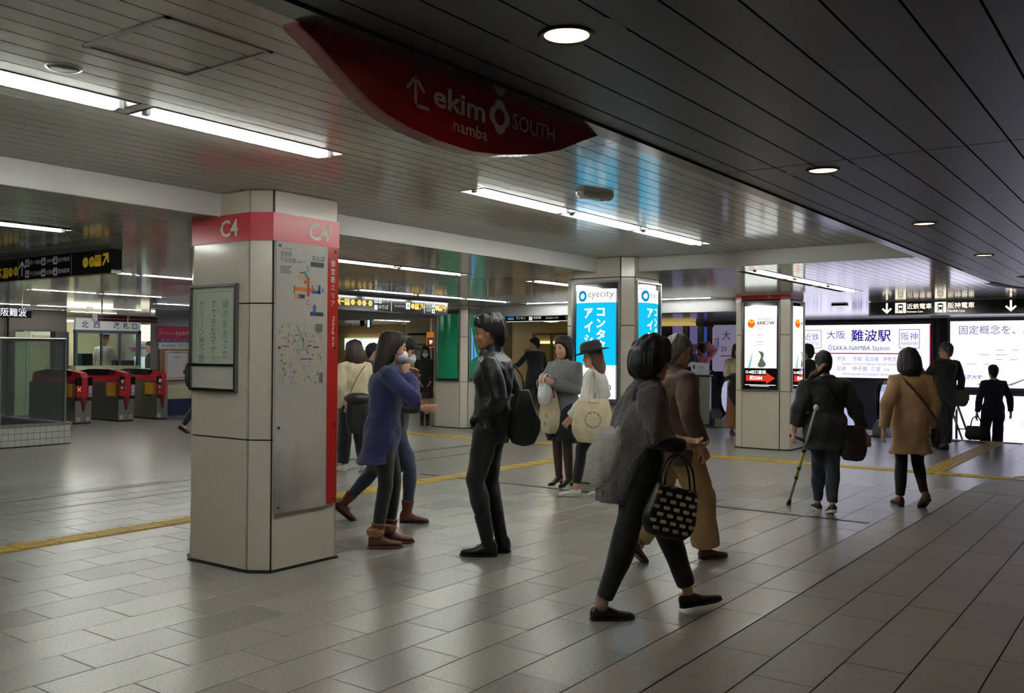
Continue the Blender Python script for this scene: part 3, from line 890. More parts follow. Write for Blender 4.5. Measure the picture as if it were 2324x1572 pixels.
_nt.links.new(_nz.outputs['Fac'], _ad.inputs[0]); _nt.links.new(_vd.outputs['Value'], _ad.inputs[2]); _nt.links.new(_ad.outputs['Value'], _mr.inputs['Value'])
_nt.links.new(_old, _mx.inputs[0]); _nt.links.new(_mr.outputs['Result'], _mx.inputs['Scale']); _nt.links.new(_mx.outputs['Vector'], _b.inputs['Base Color'])
fslab('white_sheet', x0, xs, z0, z1, 0.002, 0.02, panel_m)
fslab('red_strip', xs, x1, z0 + 0.01, z1, 0.002, 0.02, mat('map_red', (172, 38, 34), rough=0.25))
Sm0 = surf((0, -0.02, 0), (1, 0, 0), (0, 0, 1), (0, -1, 0), 0.0012)
Sm = lambda a, b_, tt=0.0: Sm0(KX(a), b_, tt)
for (bx, bz) in ((x0 + 0.03, z1 - 0.03), (x1 - 0.03, z1 - 0.03), (x0 + 0.03, 1.48), (x1 - 0.03, 1.48), (x0 + 0.03, 0.95), (x1 - 0.03, 0.95), (x0 + 0.03, z0 + 0.04), (x1 - 0.03, z0 + 0.04)):
    q = MB(); q.tube([(KX(bx), -0.02, bz), (KX(bx), -0.03, bz)], 0.008, 10); q.build('bolt', steel_dk, t)
m = MB(); vtext(m, Sm, '御堂筋エリア', 0.688, 2.10, 0.050, 0.056)
text(m, Sm, 'Midosuji Area', 0.675, 1.70, h=0.035, rot=R(-90)); m.build('lettering', offwhite, t)
ink = mat('dark_ink', (40, 40, 44), rough=0.5)
m = MB(); text(m, Sm, '御堂筋', 0.16, 2.085, h=0.034); text(m, Sm, '千日前通', 0.16, 2.045, h=0.034); text(m, Sm, 'の店舗案内です', 0.30, 2.05, h=0.014); text(m, Sm, 'こちらの案内板は', 0.16, 2.13, h=0.013)
for k in range(5):
    patch(m, Sm, 0.16, 0.27 - 0.012 * (k % 3), 2.018 - k * 0.011, 2.022 - k * 0.011)
text(m, Sm, 'なんば', 0.47, 2.075, h=0.04, bold=0.01); patch(m, Sm, 0.455, 0.59, 2.035, 2.068)
patch(m, Sm, 0.29, 0.298, 1.845, 1.895); patch(m, Sm, 0.35, 0.39, 1.985, 1.992); patch(m, Sm, 0.47, 0.478, 1.865, 1.91); patch(m, Sm, 0.335, 0.40, 1.815, 1.84); patch(m, Sm, 0.455, 0.59, 1.70, 1.725)
m.build('lettering', ink, t)
cols = {'o': mat('map_orange', (216, 124, 40), rough=0.4), 'r': mat('map_redline', (190, 52, 44), rough=0.4), 'g': mat('map_green', (60, 140, 92), rough=0.4), 'y': mat('map_amber', (226, 160, 60), rough=0.4), 'b': mat('map_blue', (52, 84, 160), rough=0.4)}
m = MB(); patch(m, Sm, 0.30, 0.50, 1.862, 1.888); text(m, Sm, 'B', 0.30, 1.805, h=0.036); m.build('line_print', cols['o'], t)
m = MB(); patch(m, Sm, 0.42, 0.445, 1.83, 1.955, 0.0006); text(m, Sm, 'C', 0.415, 1.77, h=0.036); patch(m, Sm, 0.335, 0.355, 1.812, 1.843, 0.0006); m.build('line_print', cols['r'], t)
m = MB(); stroke(m, Sm, [(0.43, 1.95), (0.40, 1.985)], 0.022, 0.0004); text(m, Sm, 'D', 0.412, 1.998, h=0.036); m.build('line_print', cols['g'], t)
m = MB(); stroke(m, Sm, [(0.43, 1.925), (0.40, 1.925), (0.375, 1.955)], 0.02, 0.0004); text(m, Sm, 'E', 0.335, 1.945, h=0.036); m.build('line_print', cols['y'], t)
m = MB(); stroke(m, Sm, [(0.48, 1.862), (0.545, 1.862), (0.545, 1.90)], 0.022, 0.0004); text(m, Sm, 'A', 0.565, 1.86, h=0.036); patch(m, Sm, 0.485, 0.51, 1.71, 1.775, 0.0008); m.build('line_print', cols['b'], t)
# street map of many small blocks (flat print)
rnd = random.Random(3)
mats_map = [mat('map_block_a', (196, 186, 170), rough=0.4), mat('map_block_b', (176, 168, 158), rough=0.4), mat('map_block_c', (204, 190, 150), rough=0.4), mat('map_block_d', (150, 150, 166), rough=0.4), mat('map_block_e', (110, 104, 100), rough=0.4)]
m = MB(); m.cur = 1
bx0, bx1, bz0, bz1 = 0.155, 0.59, 1.235, 1.645
nx, nz = 26, 22
for i in range(nx):
    for j in range(nz):
        a = bx0 + (bx1 - bx0) * i / nx; c = bz0 + (bz1 - bz0) * j / nz
        if rnd.random() < 0.1: continue
        m.cur = rnd.choice([0, 0, 0, 0, 1, 1, 2, 3]) if rnd.random() < 0.96 else 4
        patch(m, Sm, a + 0.0015, a + (bx1 - bx0) / nx - 0.0015 * (1 + (i % 5 == 0) * 2), c + 0.0015, c + (bz1 - bz0) / nz - 0.0015 * (1 + (j % 6 == 0) * 2))
m.cur = 4; patch(m, Sm, 0.51, 0.58, 1.59, 1.645, 0.0006); patch(m, Sm, 0.55, 0.59, 1.24, 1.31, 0.0006)
m.build('street_map', mats_map, t)
m = MB(); patch(m, Sm, 0.18, 0.25, 1.484, 1.492, 0.001); patch(m, Sm, 0.36, 0.48, 1.40, 1.408, 0.001); patch(m, Sm, 0.31, 0.345, 1.56, 1.567, 0.001); patch(m, Sm, 0.43, 0.47, 1.49, 1.50, 0.001); patch(m, Sm, 0.50, 0.545, 1.48, 1.49, 0.001); m.build('line_print', mat('map_purple', (92, 80, 130), rough=0.4), t)
m = MB(); stroke(m, Sm, [(0.34, 1.60), (0.385, 1.53), (0.39, 1.48)], 0.02, 0.0008); m.build('line_print', mat('map_olive', (140, 160, 120), rough=0.4), t)

# ------------------------------------------------------------------ red crescent sign hanging from the edge of the dark ceiling
t = thing('crescent_sign', 'dark red crescent sign with white lettering under the dark ceiling edge', 'sign', (0, 1.98, 0))
low = [(1.70, 2.352), (1.785, 2.312), (1.871, 2.26), (1.961, 2.212), (2.056, 2.178), (2.155, 2.160), (2.294, 2.146), (2.467, 2.143), (2.644, 2.163), (2.837, 2.198), (3.018, 2.248), (3.18, 2.314), (3.308, 2.362)]
pl = low + [(3.308, 2.366), (1.70, 2.366)]
m = MB(); m.slab(pl, (0, 0, 0), (1, 0, 0), (0, 0, 1), (0, -1, 0), 0.0, 0.012); m.build('face', mat('crescent_red', (150, 26, 36), rough=0.3), t)
m = MB(); m.slab(pl, (0, 0.055, 0), (1, 0, 0), (0, 0, 1), (0, -1, 0), 0.0, 0.0545); m.build('body', mat('crescent_body', (170, 110, 108), rough=0.25), t)
Sc = surf((0, -0.012, 0), (1, 0, 0), (0, 0, 1), (0, -1, 0), 0.002)
m = MB()
stroke(m, Sc, [(2.236, 2.236), (2.177, 2.236), (2.175, 2.32)], 0.013); stroke(m, Sc, [(2.138, 2.286), (2.175, 2.326), (2.214, 2.288)], 0.013)
text(m, Sc, 'ekim', 2.262, 2.253, w=0.275, h=0.075, bold=0.022)
text(m, Sc, 'namba', 2.365, 2.192, w=0.185, h=0.042, bold=0.01)
text(m, Sc, 'SOUTH', 2.700, 2.268, w=0.275, h=0.058)
def petal(a):
    q = (a + math.pi / 4) % (math.pi / 2) - math.pi / 4
    return 0.027 * math.cos(q) + math.sqrt(0.034 ** 2 - (0.027 * math.sin(q)) ** 2)
ring(m, Sc, 2.622, 2.293, 0.029, 1.0, n=64, fn=petal)
m.build('lettering', mat('sign_white', (246, 242, 238), rough=0.4), t)

# ------------------------------------------------------------------ hanging direction signs
sign_black = mat('sign_black', (20, 22, 28), rough=0.13)
sign_yellow = mat('sign_yellow', (214, 176, 44), rough=0.4, emit=0.10)
sign_pale = mat('sign_pale', (208, 212, 210), rough=0.4, emit=0.06)
def train_icon(m, S, x, y, s):
    """square with a train front, drawn as strokes cut out of the pale square"""
    rframe(m, S, x - s, x + s, y - s, y + s, s * 0.28)
    patch(m, S, x - s * 0.72, x - s * 0.45, y - s * 0.72, y + s * 0.72); patch(m, S, x + s * 0.45, x + s * 0.72, y - s * 0.72, y + s * 0.72)
    patch(m, S, x - s * 0.45, x + s * 0.45, y + s * 0.1, y + s * 0.45); patch(m, S, x - s * 0.45, x + s * 0.45, y - s * 0.72, y - s * 0.5)
def hang_sign(label, loc, u, length, z0, z1, n, rail, mname='panel'):
    t = thing('hanging_sign', label, 'sign', loc)
    u, n = Vector(u), Vector(n)
    m = MB(); m.slab([(0, z0), (length, z0), (length, z1), (0, z1)], (0, 0, 0), u, (0, 0, 1), n, -0.05, 0.05); m.build(mname, sign_black, t)
    m = MB(); m.slab([(0, z1), (length, z1), (length, rail), (0, rail)], (0, 0, 0), u, (0, 0, 1), n, -0.055, 0.058); m.build('mounting_rail', mat('rail_grey', (120, 120, 126), rough=0.35, metal=0.3), t)
    return t, surf(Vector((0, 0, 0)) + n * 0.05, u, (0, 0, 1), n, 0.003)
# left sign, X = 4.45, seen from the left: u runs towards -Y
t, S = hang_sign('black hanging direction sign with yellow exit circles at far left', (4.45, 11.6, 0), (0, -1, 0), 4.11, 2.125, 2.335, (-1, 0, 0), 2.373)
E0 = 4.11
yel = MB(); pal = MB(); blk = MB()
Bk = lambda a, b, tt=0: S(a, b, 0.003)
def ex(o, z): patch(yel, S, E0 - o - 0.052, E0 - o + 0.052, z - 0.05, z + 0.05); text(blk, Bk, '出口', E0 - o - 0.044, z - 0.008, w=0.088)
def num(o, z, s_): disc(yel, S, E0 - o, z, 0.046); text(blk, Bk, s_, E0 - o, z - 0.015, h=0.03, align='c')
arrow(yel, S, E0 - 0.085, 2.25, 0.115, R(50), 0.2); ex(0.206, 2.24); num(0.306, 2.235, '24'); num(0.41, 2.235, '23')
for k in (0.65, 1.62, 2.08):
    patch(pal, S, E0 - k - 0.002, E0 - k + 0.002, 2.14, 2.32)
for off, w, up, dn in ((1.45, 0.22, '四つ橋線', '千日前線'), (1.146, 0.14, 'JR線', '近鉄線'), (0.93, 0.20, '阪神電車', '南海電車')):
    for z, s_ in ((2.282, up), (2.178, dn)):
        train_icon(pal, S, E0 - off, z, 0.036); text(pal, S, s_, E0 - off + 0.05, z - 0.02, w=w, h=0.042)
arrow(pal, S, E0 - 1.55, 2.235, 0.13, R(90), 0.15)
num(1.67, 2.215, '14'); num(1.775, 2.21, '13'); ex(1.875, 2.205); arrow(yel, S, E0 - 1.99, 2.21, 0.105, R(130), 0.2)
yel.build('lettering', sign_yellow, t); pal.build('lettering', sign_pale, t); blk.build('lettering', black_matt, t)
# middle sign, Y = 10.5, u runs along +X
X0 = 8.6
t, S = hang_sign('dark blue hanging direction sign left of the green pillar', (X0, 10.5, 0), (1, 0, 0), 3.85, 2.115, 2.335, (0, -1, 0), 2.373)
t.children[0].data.materials[0] = mat('sign_navy', (16, 20, 42), rough=0.5, spec=0.2)
yel = MB(); pal = MB(); blk = MB(); B = lambda a, b, tt=0: S(a, b, 0.004)
def pxx(p): return (p - 763) / 246.0 * 2.585 + (9.85 - X0)      # along the sign face
arrow(yel, S, pxx(767), 2.24, 0.12, R(180), 0.18)
for p in (780, 874 + 59, 989):
    pass
def exitbox(p, z=2.235):
    patch(yel, S, pxx(p) - 0.055, pxx(p) + 0.055, z - 0.05, z + 0.05); text(blk, B, '出口', pxx(p) - 0.045, z - 0.005, w=0.09)
exitbox(780)
for p, s_ in ((791.5, '13'), (805, '16'), (815, '17'), (828, '18')):
    disc(yel, S, pxx(p), 2.235, 0.045); text(blk, B, s_, pxx(p), 2.22, h=0.028, align='c')
for p in (798, 821): patch(yel, S, pxx(p) - 0.012, pxx(p) + 0.012, 2.23, 2.24)
train_icon(pal, S, pxx(840), 2.285, 0.036); train_icon(pal, S, pxx(849), 2.285, 0.036); text(pal, S, '地下街', pxx(855), 2.265, w=0.14)
patch(pal, S, pxx(840) - 0.035, pxx(840) + 0.035, 2.14, 2.215); text(pal, S, 'のりば', pxx(846), 2.16, w=0.22)
patch(pal, S, pxx(873.5), pxx(874.5), 2.13, 2.32); patch(pal, S, pxx(950.5), pxx(951.5), 2.13, 2.32)
text(pal, S, 'きっぷうりば', pxx(882), 2.205, w=0.24)
patch(pal, S, pxx(907), pxx(917), 2.18, 2.29); text(blk, B, '券', pxx(909), 2.20, h=0.07)
disc(yel, S, pxx(923), 2.235, 0.045); exitbox(933); arrow(yel, S, pxx(944), 2.235, 0.11, R(50), 0.18)
text(blk, B, '11', pxx(923), 2.22, h=0.028, align='c')
text(pal, S, 'JR難波', pxx(956), 2.27, w=0.12); text(pal, S, 'OCAT', pxx(956), 2.165, w=0.12)
train_icon(pal, S, pxx(973.5), 2.285, 0.036); train_icon(pal, S, pxx(973.5), 2.175, 0.036)
disc(yel, S, pxx(982), 2.235, 0.045); exitbox(991); arrow(yel, S, pxx(1001), 2.235, 0.12, 0, 0.18); text(blk, B, '11', pxx(982), 2.22, h=0.028, align='c')
yel.build('lettering', sign_yellow, t); pal.build('lettering', sign_pale, t); blk.build('lettering', black_matt, t)
# railway sign at right: X = 16.25, seen from the left, u runs to -Y
t, S = hang_sign('black hanging sign with down arrows and train symbols at right', (16.25, 4.26, 0), (0, -1, 0), 4.3, 2.15, 2.36, (-1, 0, 0), 2.374)
m = MB(); m.slab([(-0.03, 2.13), (4.33, 2.13), (4.33, 2.15), (-0.03, 2.15)], (0, 0, 0), (0, -1, 0), (0, 0, 1), (-1, 0, 0), -0.05, 0.055); m.slab([(-0.03, 2.15), (0, 2.15), (0, 2.36), (-0.03, 2.36)], (0, 0, 0), (0, -1, 0), (0, 0, 1), (-1, 0, 0), -0.05, 0.055); m.build('edge_frame', alu, t)
lit = MB(); blk = MB(); B = lambda a, b, tt=0: S(a, b, 0.004)
def pk(p): return 4.258 - (4.258 - (p - 1978) / 346.0 * -2.282 - 4.258) if 0 else (p - 1978) / 346.0 * 2.282
def train2(x, y, s):
    patch(lit, S, x - s, x + s, y - s, y + s)
    poly(blk, B, [(x - s * .5, y - s * .45), (x + s * .5, y - s * .45), (x + s * .5, y + s * .55), (x + s * .3, y + s * .75), (x - s * .3, y + s * .75), (x - s * .5, y + s * .55)])
    C = lambda a, b, tt=0: S(a, b, 0.007)
    patch(lit, C, x - s * .38, x + s * .38, y + s * .05, y + s * .42); disc(lit, C, x - s * .28, y - s * .22, s * .1, n=8); disc(lit, C, x + s * .28, y - s * .22, s * .1, n=8)
    stroke(blk, B, [(x - s * .3, y - s * .5), (x - s * .55, y - s * .9)], s * .12); stroke(blk, B, [(x + s * .3, y - s * .5), (x + s * .55, y - s * .9)], s * .12)
arrow(lit, S, pk(2018), 2.255, 0.15, R(-90), 0.2); train2(pk(2051), 2.258, 0.085)
text(lit, S, '近鉄電車', pk(2066), 2.235, w=pk(2124) - pk(2066), bold=0.012); text(lit, S, 'Kintetsu Line', pk(2066), 2.178, w=0.25, bold=0.008)
train2(pk(2144), 2.258, 0.085)
text(lit, S, '阪神電車', pk(2161), 2.235, w=pk(2220) - pk(2161), bold=0.012); text(lit, S, 'Hanshin Line', pk(2161), 2.178, w=0.25, bold=0.008)
arrow(lit, S, pk(2298), 2.255, 0.15, R(-90), 0.2)
lit.build('lettering', emis('sign_warm_white', (255, 240, 214), 1.5), t); blk.build('lettering', black_matt, t)
# distant black sign right of the green pillar
t, S = hang_sign('distant thin black sign with yellow end, right of the green pillar', (16.4, 12.75, 0), (0, -1, 0), 2.25, 2.16, 2.27, (-1, 0, 0), 2.28)
pal = MB(); yel = MB(); blu = MB()
patch(yel, S, 0.02, 0.32, 2.165, 2.265); patch(blu, S, 0.75, 0.92, 2.19, 2.24); text(pal, S, 'ジンセン', 0.98, 2.20, w=0.25); patch(pal, S, 1.32, 1.41, 2.175, 2.255); text(pal, S, '高島屋', 1.44, 2.205, w=0.2); text(pal, S, 'なんばパークス', 1.76, 2.20, w=0.32); disc(pal, S, 0.66, 2.215, 0.02)
pal.build('lettering', emis('far_sign_white', (240, 240, 235), 0.8), t); yel.build('lettering', emis('far_sign_yellow', (240, 190, 30), 0.8), t); blu.build('lettering', emis('far_sign_blue', (60, 140, 220), 0.7), t)
m = MB(); m.slab([(0, 2.15), (2.25, 2.15), (2.25, 2.16), (0, 2.16)], (0, 0, 0), (0, -1, 0), (0, 0, 1), (-1, 0, 0), -0.05, 0.055); m.build('light_edge', emis('far_sign_white', (240, 240, 235), 0.8), t)

for k in (0.4, 1.9):
    m = MB(); m.box(-0.02, 0.02, -k - 0.02, -k + 0.02, 2.28, 2.375); m.build('hanger', steel, t)

# ------------------------------------------------------------------ far wall with the big lit station signs
wall_m = mat('dark_metal_wall', (82, 82, 88), rough=0.35, metal=0.4)
mb = MB(); mb.box(24.05, 24.3, -3.5, 9.2, -4.5, 2.46); struct('wall_front', mb, wall_m, 'dark metal wall behind the lit station signs')
mb = MB(); mb.box(23.98, 24.05, 4.57, 4.70, -3, 2.40); struct('trim_6', mb, black_matt, 'black upright between the two large lit signs')
white_s = emis('station_white', (232, 230, 255), SIGN * 1.15, True)
def wall_sign(label, y1, y0, z0, z1, fill):
    t = thing('wall_light_sign', label, 'sign', (24.0, y1, 0))
    W = y1 - y0
    S = surf((-0.05, 0, 0), (0, -1, 0), (0, 0, 1), (-1, 0, 0), 0.0)
    m = MB(); f = 0.07
    for pl in ([(-f, z0 - f), (W + f, z0 - f), (W + f, z0), (-f, z0)], [(-f, z1), (W + f, z1), (W + f, z1 + f), (-f, z1 + f)], [(-f, z0), (0, z0), (0, z1), (-f, z1)], [(W, z0), (W + f, z0), (W + f, z1), (W, z1)]):
        m.slab(pl, (0.05, 0, 0), (0, -1, 0), (0, 0, 1), (-1, 0, 0), 0, 0.14)
    m.build('frame', steel_dk, t)
    m = MB(); m.slab([(0, z0), (W, z0), (W, z1), (0, z1)], (0.05, 0, 0), (0, -1, 0), (0, 0, 1), (-1, 0, 0), 0, 0.1); m.build('lit_panel', white_s, t)
    fill(t, lambda a, b, tt=0: S(a, b, 0.004 + tt), W)
def st_fill(t, S, W):
    Yl = 8.30
    q = lambda y: Yl - y
    m = MB(); text(m, S, '難波駅', q(6.77), 1.82, w=0.96, h=0.30, bold=0.012)
    m.build('lettering', emis('ink_blue', (44, 36, 170), 0.62), t)
    m = MB(); text(m, S, '大阪', q(7.38), 1.89, w=0.46, h=0.21); text(m, S, 'ŌSAKA-NAMBA Station', q(7.34), 1.60, w=1.5, h=0.15)
    m.build('lettering', emis('ink_navy', (70, 66, 170), 0.62), t)
    m = MB(); text(m, S, '阪神', q(5.57), 1.85, w=0.38); text(m, S, 'HANSHIN', q(5.57), 1.73, w=0.38, h=0.085); rframe(m, S, q(5.62), q(5.14), 1.65, 2.12, 0.015)
    m.build('lettering', emis('ink_sky', (110, 130, 225), 0.62), t)
    m = MB(); text(m, S, '近鉄', q(7.96), 1.85, w=0.38); text(m, S, 'KINTETSU', q(7.96), 1.73, w=0.38, h=0.085)
    m.build('lettering', emis('ink_sky', (110, 130, 225), 0.62), t)
    m = MB(); rframe(m, S, q(8.02), q(7.52), 1.65, 2.12, 0.015); m.build('lettering', emis('ink_rose', (225, 110, 150), 0.62), t)
    m = MB(); patch(m, S, q(8.02), q(5.15), 1.505, 1.535); patch(m, S, W - 0.03, W, 0.92, 2.23); m.build('red_line', emis('ink_red', (235, 70, 110), 0.62), t)
    m = MB()
    for s_, a, b_, z, h in (('近 鉄', 7.66, 7.38, 1.33, 0.11), ('奈良', 7.12, 6.90, 1.33, 0.11), ('京都', 6.72, 6.50, 1.33, 0.11), ('名古屋', 6.42, 6.10, 1.33, 0.11), ('伊勢志摩', 6.0, 5.56, 1.33, 0.11), ('方面', 5.48, 5.36, 1.34, 0.06),
                            ('阪 神', 7.66, 7.38, 1.08, 0.11), ('尼崎', 7.12, 6.90, 1.08, 0.11), ('甲子園', 6.72, 6.38, 1.08, 0.11), ('三宮', 6.28, 6.06, 1.08, 0.11), ('方面', 5.98, 5.84, 1.09, 0.06),
                            ('KINTETSU', 7.66, 7.30, 1.245, 0.05), ('NARA KYŌTO NAGOYA ISE-SHIMA', 6.98, 5.64, 1.225, 0.07),
                            ('HANSHIN', 7.66, 7.30, 0.985, 0.05), ('AMAGASAKI KŌSHIEN SANNOMIYA', 7.0, 5.55, 0.97, 0.07)):
        text(m, S, s_, q(a), z, w=a - b_, h=h)
    m.build('lettering', emis('ink_violet', (120, 110, 210), 0.62), t)
wall_sign('large lit white station name board in Japanese and English', 8.30, 4.89, 0.91, 2.245, st_fill)
def ad_fill(t, S, W):
    q = lambda y: 4.46 - y
    m = MB(); text(m, S, '固定概念を、ぶ', q(4.27), 1.985, w=1.55); m.build('lettering', emis('ink_grey_blue', (120, 128, 180), 0.62), t)
    m = MB(); text(m, S, '近畿大学', q(4.20), 0.93, w=0.42, bold=0.01); m.build('lettering', emis('ink_uni', (70, 80, 170), 0.62), t)
    m = MB()
    rr = random.Random(5)
    for k in range(5):
        for j in range(7):
            if rr.random() < 0.6:
                a = 0.3 + j * 0.32 + rr.random() * 0.1; patch(m, S, a, a + 0.12 + rr.random() * 0.12, 1.72 - k * 0.11, 1.735 - k * 0.11)
    m.build('small_print', emis('ink_faint', (200, 205, 225), 0.62), t)
    m = MB(); poly(m, S, [(0.6, 0.80), (1.3, 0.80), (1.7, 1.0), (1.65, 1.0), (1.25, 0.83), (0.6, 0.83)]); m.build('grey_stroke', emis('ink_stroke', (170, 175, 200), 0.62), t)
wall_sign('lit pale blue advertisement at the right picture edge', 4.46, -1.2, 0.74, 2.30, ad_fill)
def ad2_fill(t, S, W):
    m = MB(); text(m, S, 'らホイ', 1.42, -0.15, w=0.36); patch(m, S, 1.0, 2.6, 0.16, 0.165); m.build('lettering', emis('ink_green', (190, 215, 195), 0.9), t)
wall_sign('second lit panel below the pale advertisement, behind the descending man', 4.40, -1.2, -1.9, 0.56, ad2_fill)

# ------------------------------------------------------------------ escalators, parapets, handrail
def escalator(y0, y1, label):
    t = thing('escalator', label, 'escalator', (17.75, (y0 + y1) / 2, 0))
    h = (y1 - y0) / 2
    for s in (-1, 1):
        yc = s * (h - 0.06)
        # handrail loop around a rounded newel, then down the slope
        path = [(0.55, 0.30), (0.25, 0.24), (0.06, 0.30), (-0.08, 0.45), (-0.12, 0.62), (-0.08, 0.79), (0.05, 0.92), (0.25, 0.97), (1.3, 0.97), (5.5, -1.45)]
        m = MB(); m.tube([(x, yc, z) for x, z in path], [(0.04, 0.03)] * len(path), 8); m.build('handrail', rubber, t, True)
        gl = MB(); gp = [(0.5, 0.30), (0.25, 0.28), (0.09, 0.33), (-0.04, 0.47), (-0.07, 0.62), (-0.04, 0.77), (0.08, 0.88), (0.25, 0.92), (1.28, 0.92), (5.4, -1.45), (5.4, -2.0), (1.2, 0.28)]
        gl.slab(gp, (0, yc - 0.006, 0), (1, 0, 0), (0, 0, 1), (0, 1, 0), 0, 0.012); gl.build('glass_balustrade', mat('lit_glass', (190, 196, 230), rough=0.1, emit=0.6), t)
        sk = MB(); sp = [(-0.18, 0.0), (-0.18, 0.16), (0.1, 0.26), (1.2, 0.28), (5.4, -2.0), (5.4, -2.6), (1.0, -0.2), (0.0, -0.2)]
        sk.slab(sp, (0, yc - 0.07, 0), (1, 0, 0), (0, 0, 1), (0, 1, 0), 0, 0.14); sk.build('skirt', steel, t)
    m = MB(); m.box(-0.3, 0.6, -h + 0.13, h - 0.13, -0.05, 0.006); m.build('landing_plate', steel_dk, t)
    for k in range(12):
        m = MB(); x = 0.6 + k * 0.4; z = -0.02 if k < 2 else -0.02 - (k - 1) * 0.23
        m.box(x, x + 0.4, -h + 0.13, h - 0.13, z - 0.25, z); m.build('step', steel_dk, t)
    return t
escalator(4.45, 5.75, 'escalator between the arrow poster pillar and the stairs')
escalator(6.30, 7.65, 'escalator left of the arrow poster pillar')
t = thing('parapet', 'stainless steel parapet panel beside the left escalator', 'parapet', (17.75, 7.86, 0))
m = MB(); m.box(0, 0.10, 0, 1.5, 0.02, 1.0); m.build('panel', steel, t)
m = MB(); m.box(-0.03, 0.13, -0.02, 1.52, 1.0, 1.04); m.build('coping', mirror, t)
m = MB(); m.box(0.01, 0.09, 0, 1.5, 0, 0.02); m.build('plinth', black_matt, t)
m = MB(); m.box(-0.26, -0.20, 0.0, 1.5, 0, 0.012); m.build('yellow_edge', yellow_tac, t)
t = thing('stair_wall', 'pale marble stair parapet with lavender top beside the stairs', 'parapet', (17.75, 4.22, 0))
m = MB(); m.slab([(0, -1.5), (4.8, -3.5), (4.8, -1.5), (1.0, 0.55), (0.5, 0.75), (0, 0.75)], (0, -0.10, 0), (1, 0, 0), (0, 0, 1), (0, 1, 0), 0, 0.14); m.build('marble_panel', mat('pale_marble', (214, 212, 206), rough=0.25, noise=0.08, nscale=5), t)
t = thing('notice_board', 'slim white notice stand at the head of the stairs', 'notice', (18.1, 3.62, 0))
m = MB(); m.slab([(-0.20, -0.3), (0.20, -0.3), (0.11, 0.95), (-0.13, 0.95)], (0, 0, 0), (0, -1, 0), (0, 0, 1), (-1, 0, 0), 0, 0.02); m.build('board', mat('notice_white', (205, 205, 212), rough=0.2, noise=0.05), t)
m = MB(); m.slab([(-0.145, 0.72), (0.12, 0.72), (0.11, 0.95), (-0.13, 0.95)], (-0.021, 0, 0), (0, -1, 0), (0, 0, 1), (-1, 0, 0), 0, 0.002); m.build('top_field', mat('lavender', (150, 150, 180), rough=0.3), t)
t = thing('handrail', 'double steel handrail descending the stairs beside the suited man', 'handrail', (17.8, 3.34, 0))
for dy, nm in ((0.0, 'rail'), (-0.13, 'rail')):
    m = MB(); m.tube([(0.0, dy, 0.0), (0.0, dy, 0.50), (0.12, dy, 0.58), (2.4, dy, -0.75)], 0.02, 8); m.build(nm, steel, t, True)
m = MB(); m.tube([(0.9, 0.0, 0.12), (0.9, -0.13, 0.12)], 0.012, 6); m.build('rung', steel, t, True)

# things behind the left escalator
mb = MB(); mb.box(24.0, 24.2, 9.2, 13.6, 0, 2.46); struct('wall_front.001', mb, mat('dark_shop_wall', (34, 30, 46), rough=0.4), 'dark shop wall in the background')
t = thing('shop_display', 'dark shop display with lavender lit columns behind the escalator', 'shopfront', (23.9, 13.4, 0))
for k, (a, b_, z0, z1, mm) in enumerate(((1.72, 2.0, 0.9, 2.28, 'l'), (2.05, 2.2, 0.9, 2.28, 'r'), (2.25, 2.45, 0.6, 2.27, 'l'), (2.68, 2.74, 0.9, 2.24, 'b'), (1.35, 1.68, 0.6, 2.28, 'd'), (2.5, 2.66, 0.5, 2.25, 'd'), (2.8, 3.1, 0.4, 2.25, 'd'))):
    m = MB(); m.slab([(a, z0), (b_, z0), (b_, z1), (a, z1)], (0, 0, 0), (0, -1, 0), (0, 0, 1), (-1, 0, 0), 0, 0.08)
    m.build('display_panel', {'l': emis('lavender_lit', (150, 135, 200), 0.35), 'r': mat('maroon_panel', (70, 40, 60), rough=0.3), 'b': emis('blue_lit', (80, 100, 200), 0.4), 'd': mat('indigo_panel', (30, 28, 58), rough=0.25)}[mm], t)
m = MB(); m.slab([(1.2, 2.27), (2.4, 2.27), (2.4, 2.365), (1.2, 2.365)], (0, 0, 0), (0, -1, 0), (0, 0, 1), (-1, 0, 0), 0, 0.5); m.build('lit_soffit', emis('amber_soffit', (215, 185, 105), 0.7), t)
m = MB(); m.slab([(1.2, 1.75), (1.3, 1.75), (1.3, 2.26), (1.2, 2.26)], (0, 0, 0), (0, -1, 0), (0, 0, 1), (-1, 0, 0), 0, 0.1); m.build('lantern', emis('amber_lantern', (240, 210, 130), 0.9), t)
t = thing('banner', 'white banner with a large faint Japanese character beside the arrow pillar', 'banner', (21.5, 9.45, 0))
S = surf((0, 0, 0), (0, -1, 0), (0, 0, 1), (-1, 0, 0), 0.004)
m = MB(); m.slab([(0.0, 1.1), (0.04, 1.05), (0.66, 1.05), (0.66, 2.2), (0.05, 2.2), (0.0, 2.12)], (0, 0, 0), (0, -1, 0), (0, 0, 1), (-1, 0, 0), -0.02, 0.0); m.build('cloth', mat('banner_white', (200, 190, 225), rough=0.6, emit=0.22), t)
m = MB(); text(m, S, '大', 0.26, 1.83, h=0.22); text(m, S, '20', 0.22, 1.55, h=0.12); text(m, S, '店舗', 0.05, 1.6, w=0.13, h=0.3); m.build('lettering', mat('banner_ink', (130, 110, 165), rough=0.6), t)
m = MB(); patch(m, S, 0.22, 0.6, 1.42, 1.445); m.build('red_stroke', mat('banner_red', (215, 110, 110), rough=0.6), t)
m = MB(); m.box(-0.0, 0.02, -0.68, -0.66, 0, 2.2); m.build('pole', steel, t)
t = thing('counter_sign', 'small white sign standing on the steel parapet', 'sign', (17.80, 7.92, 1.04))
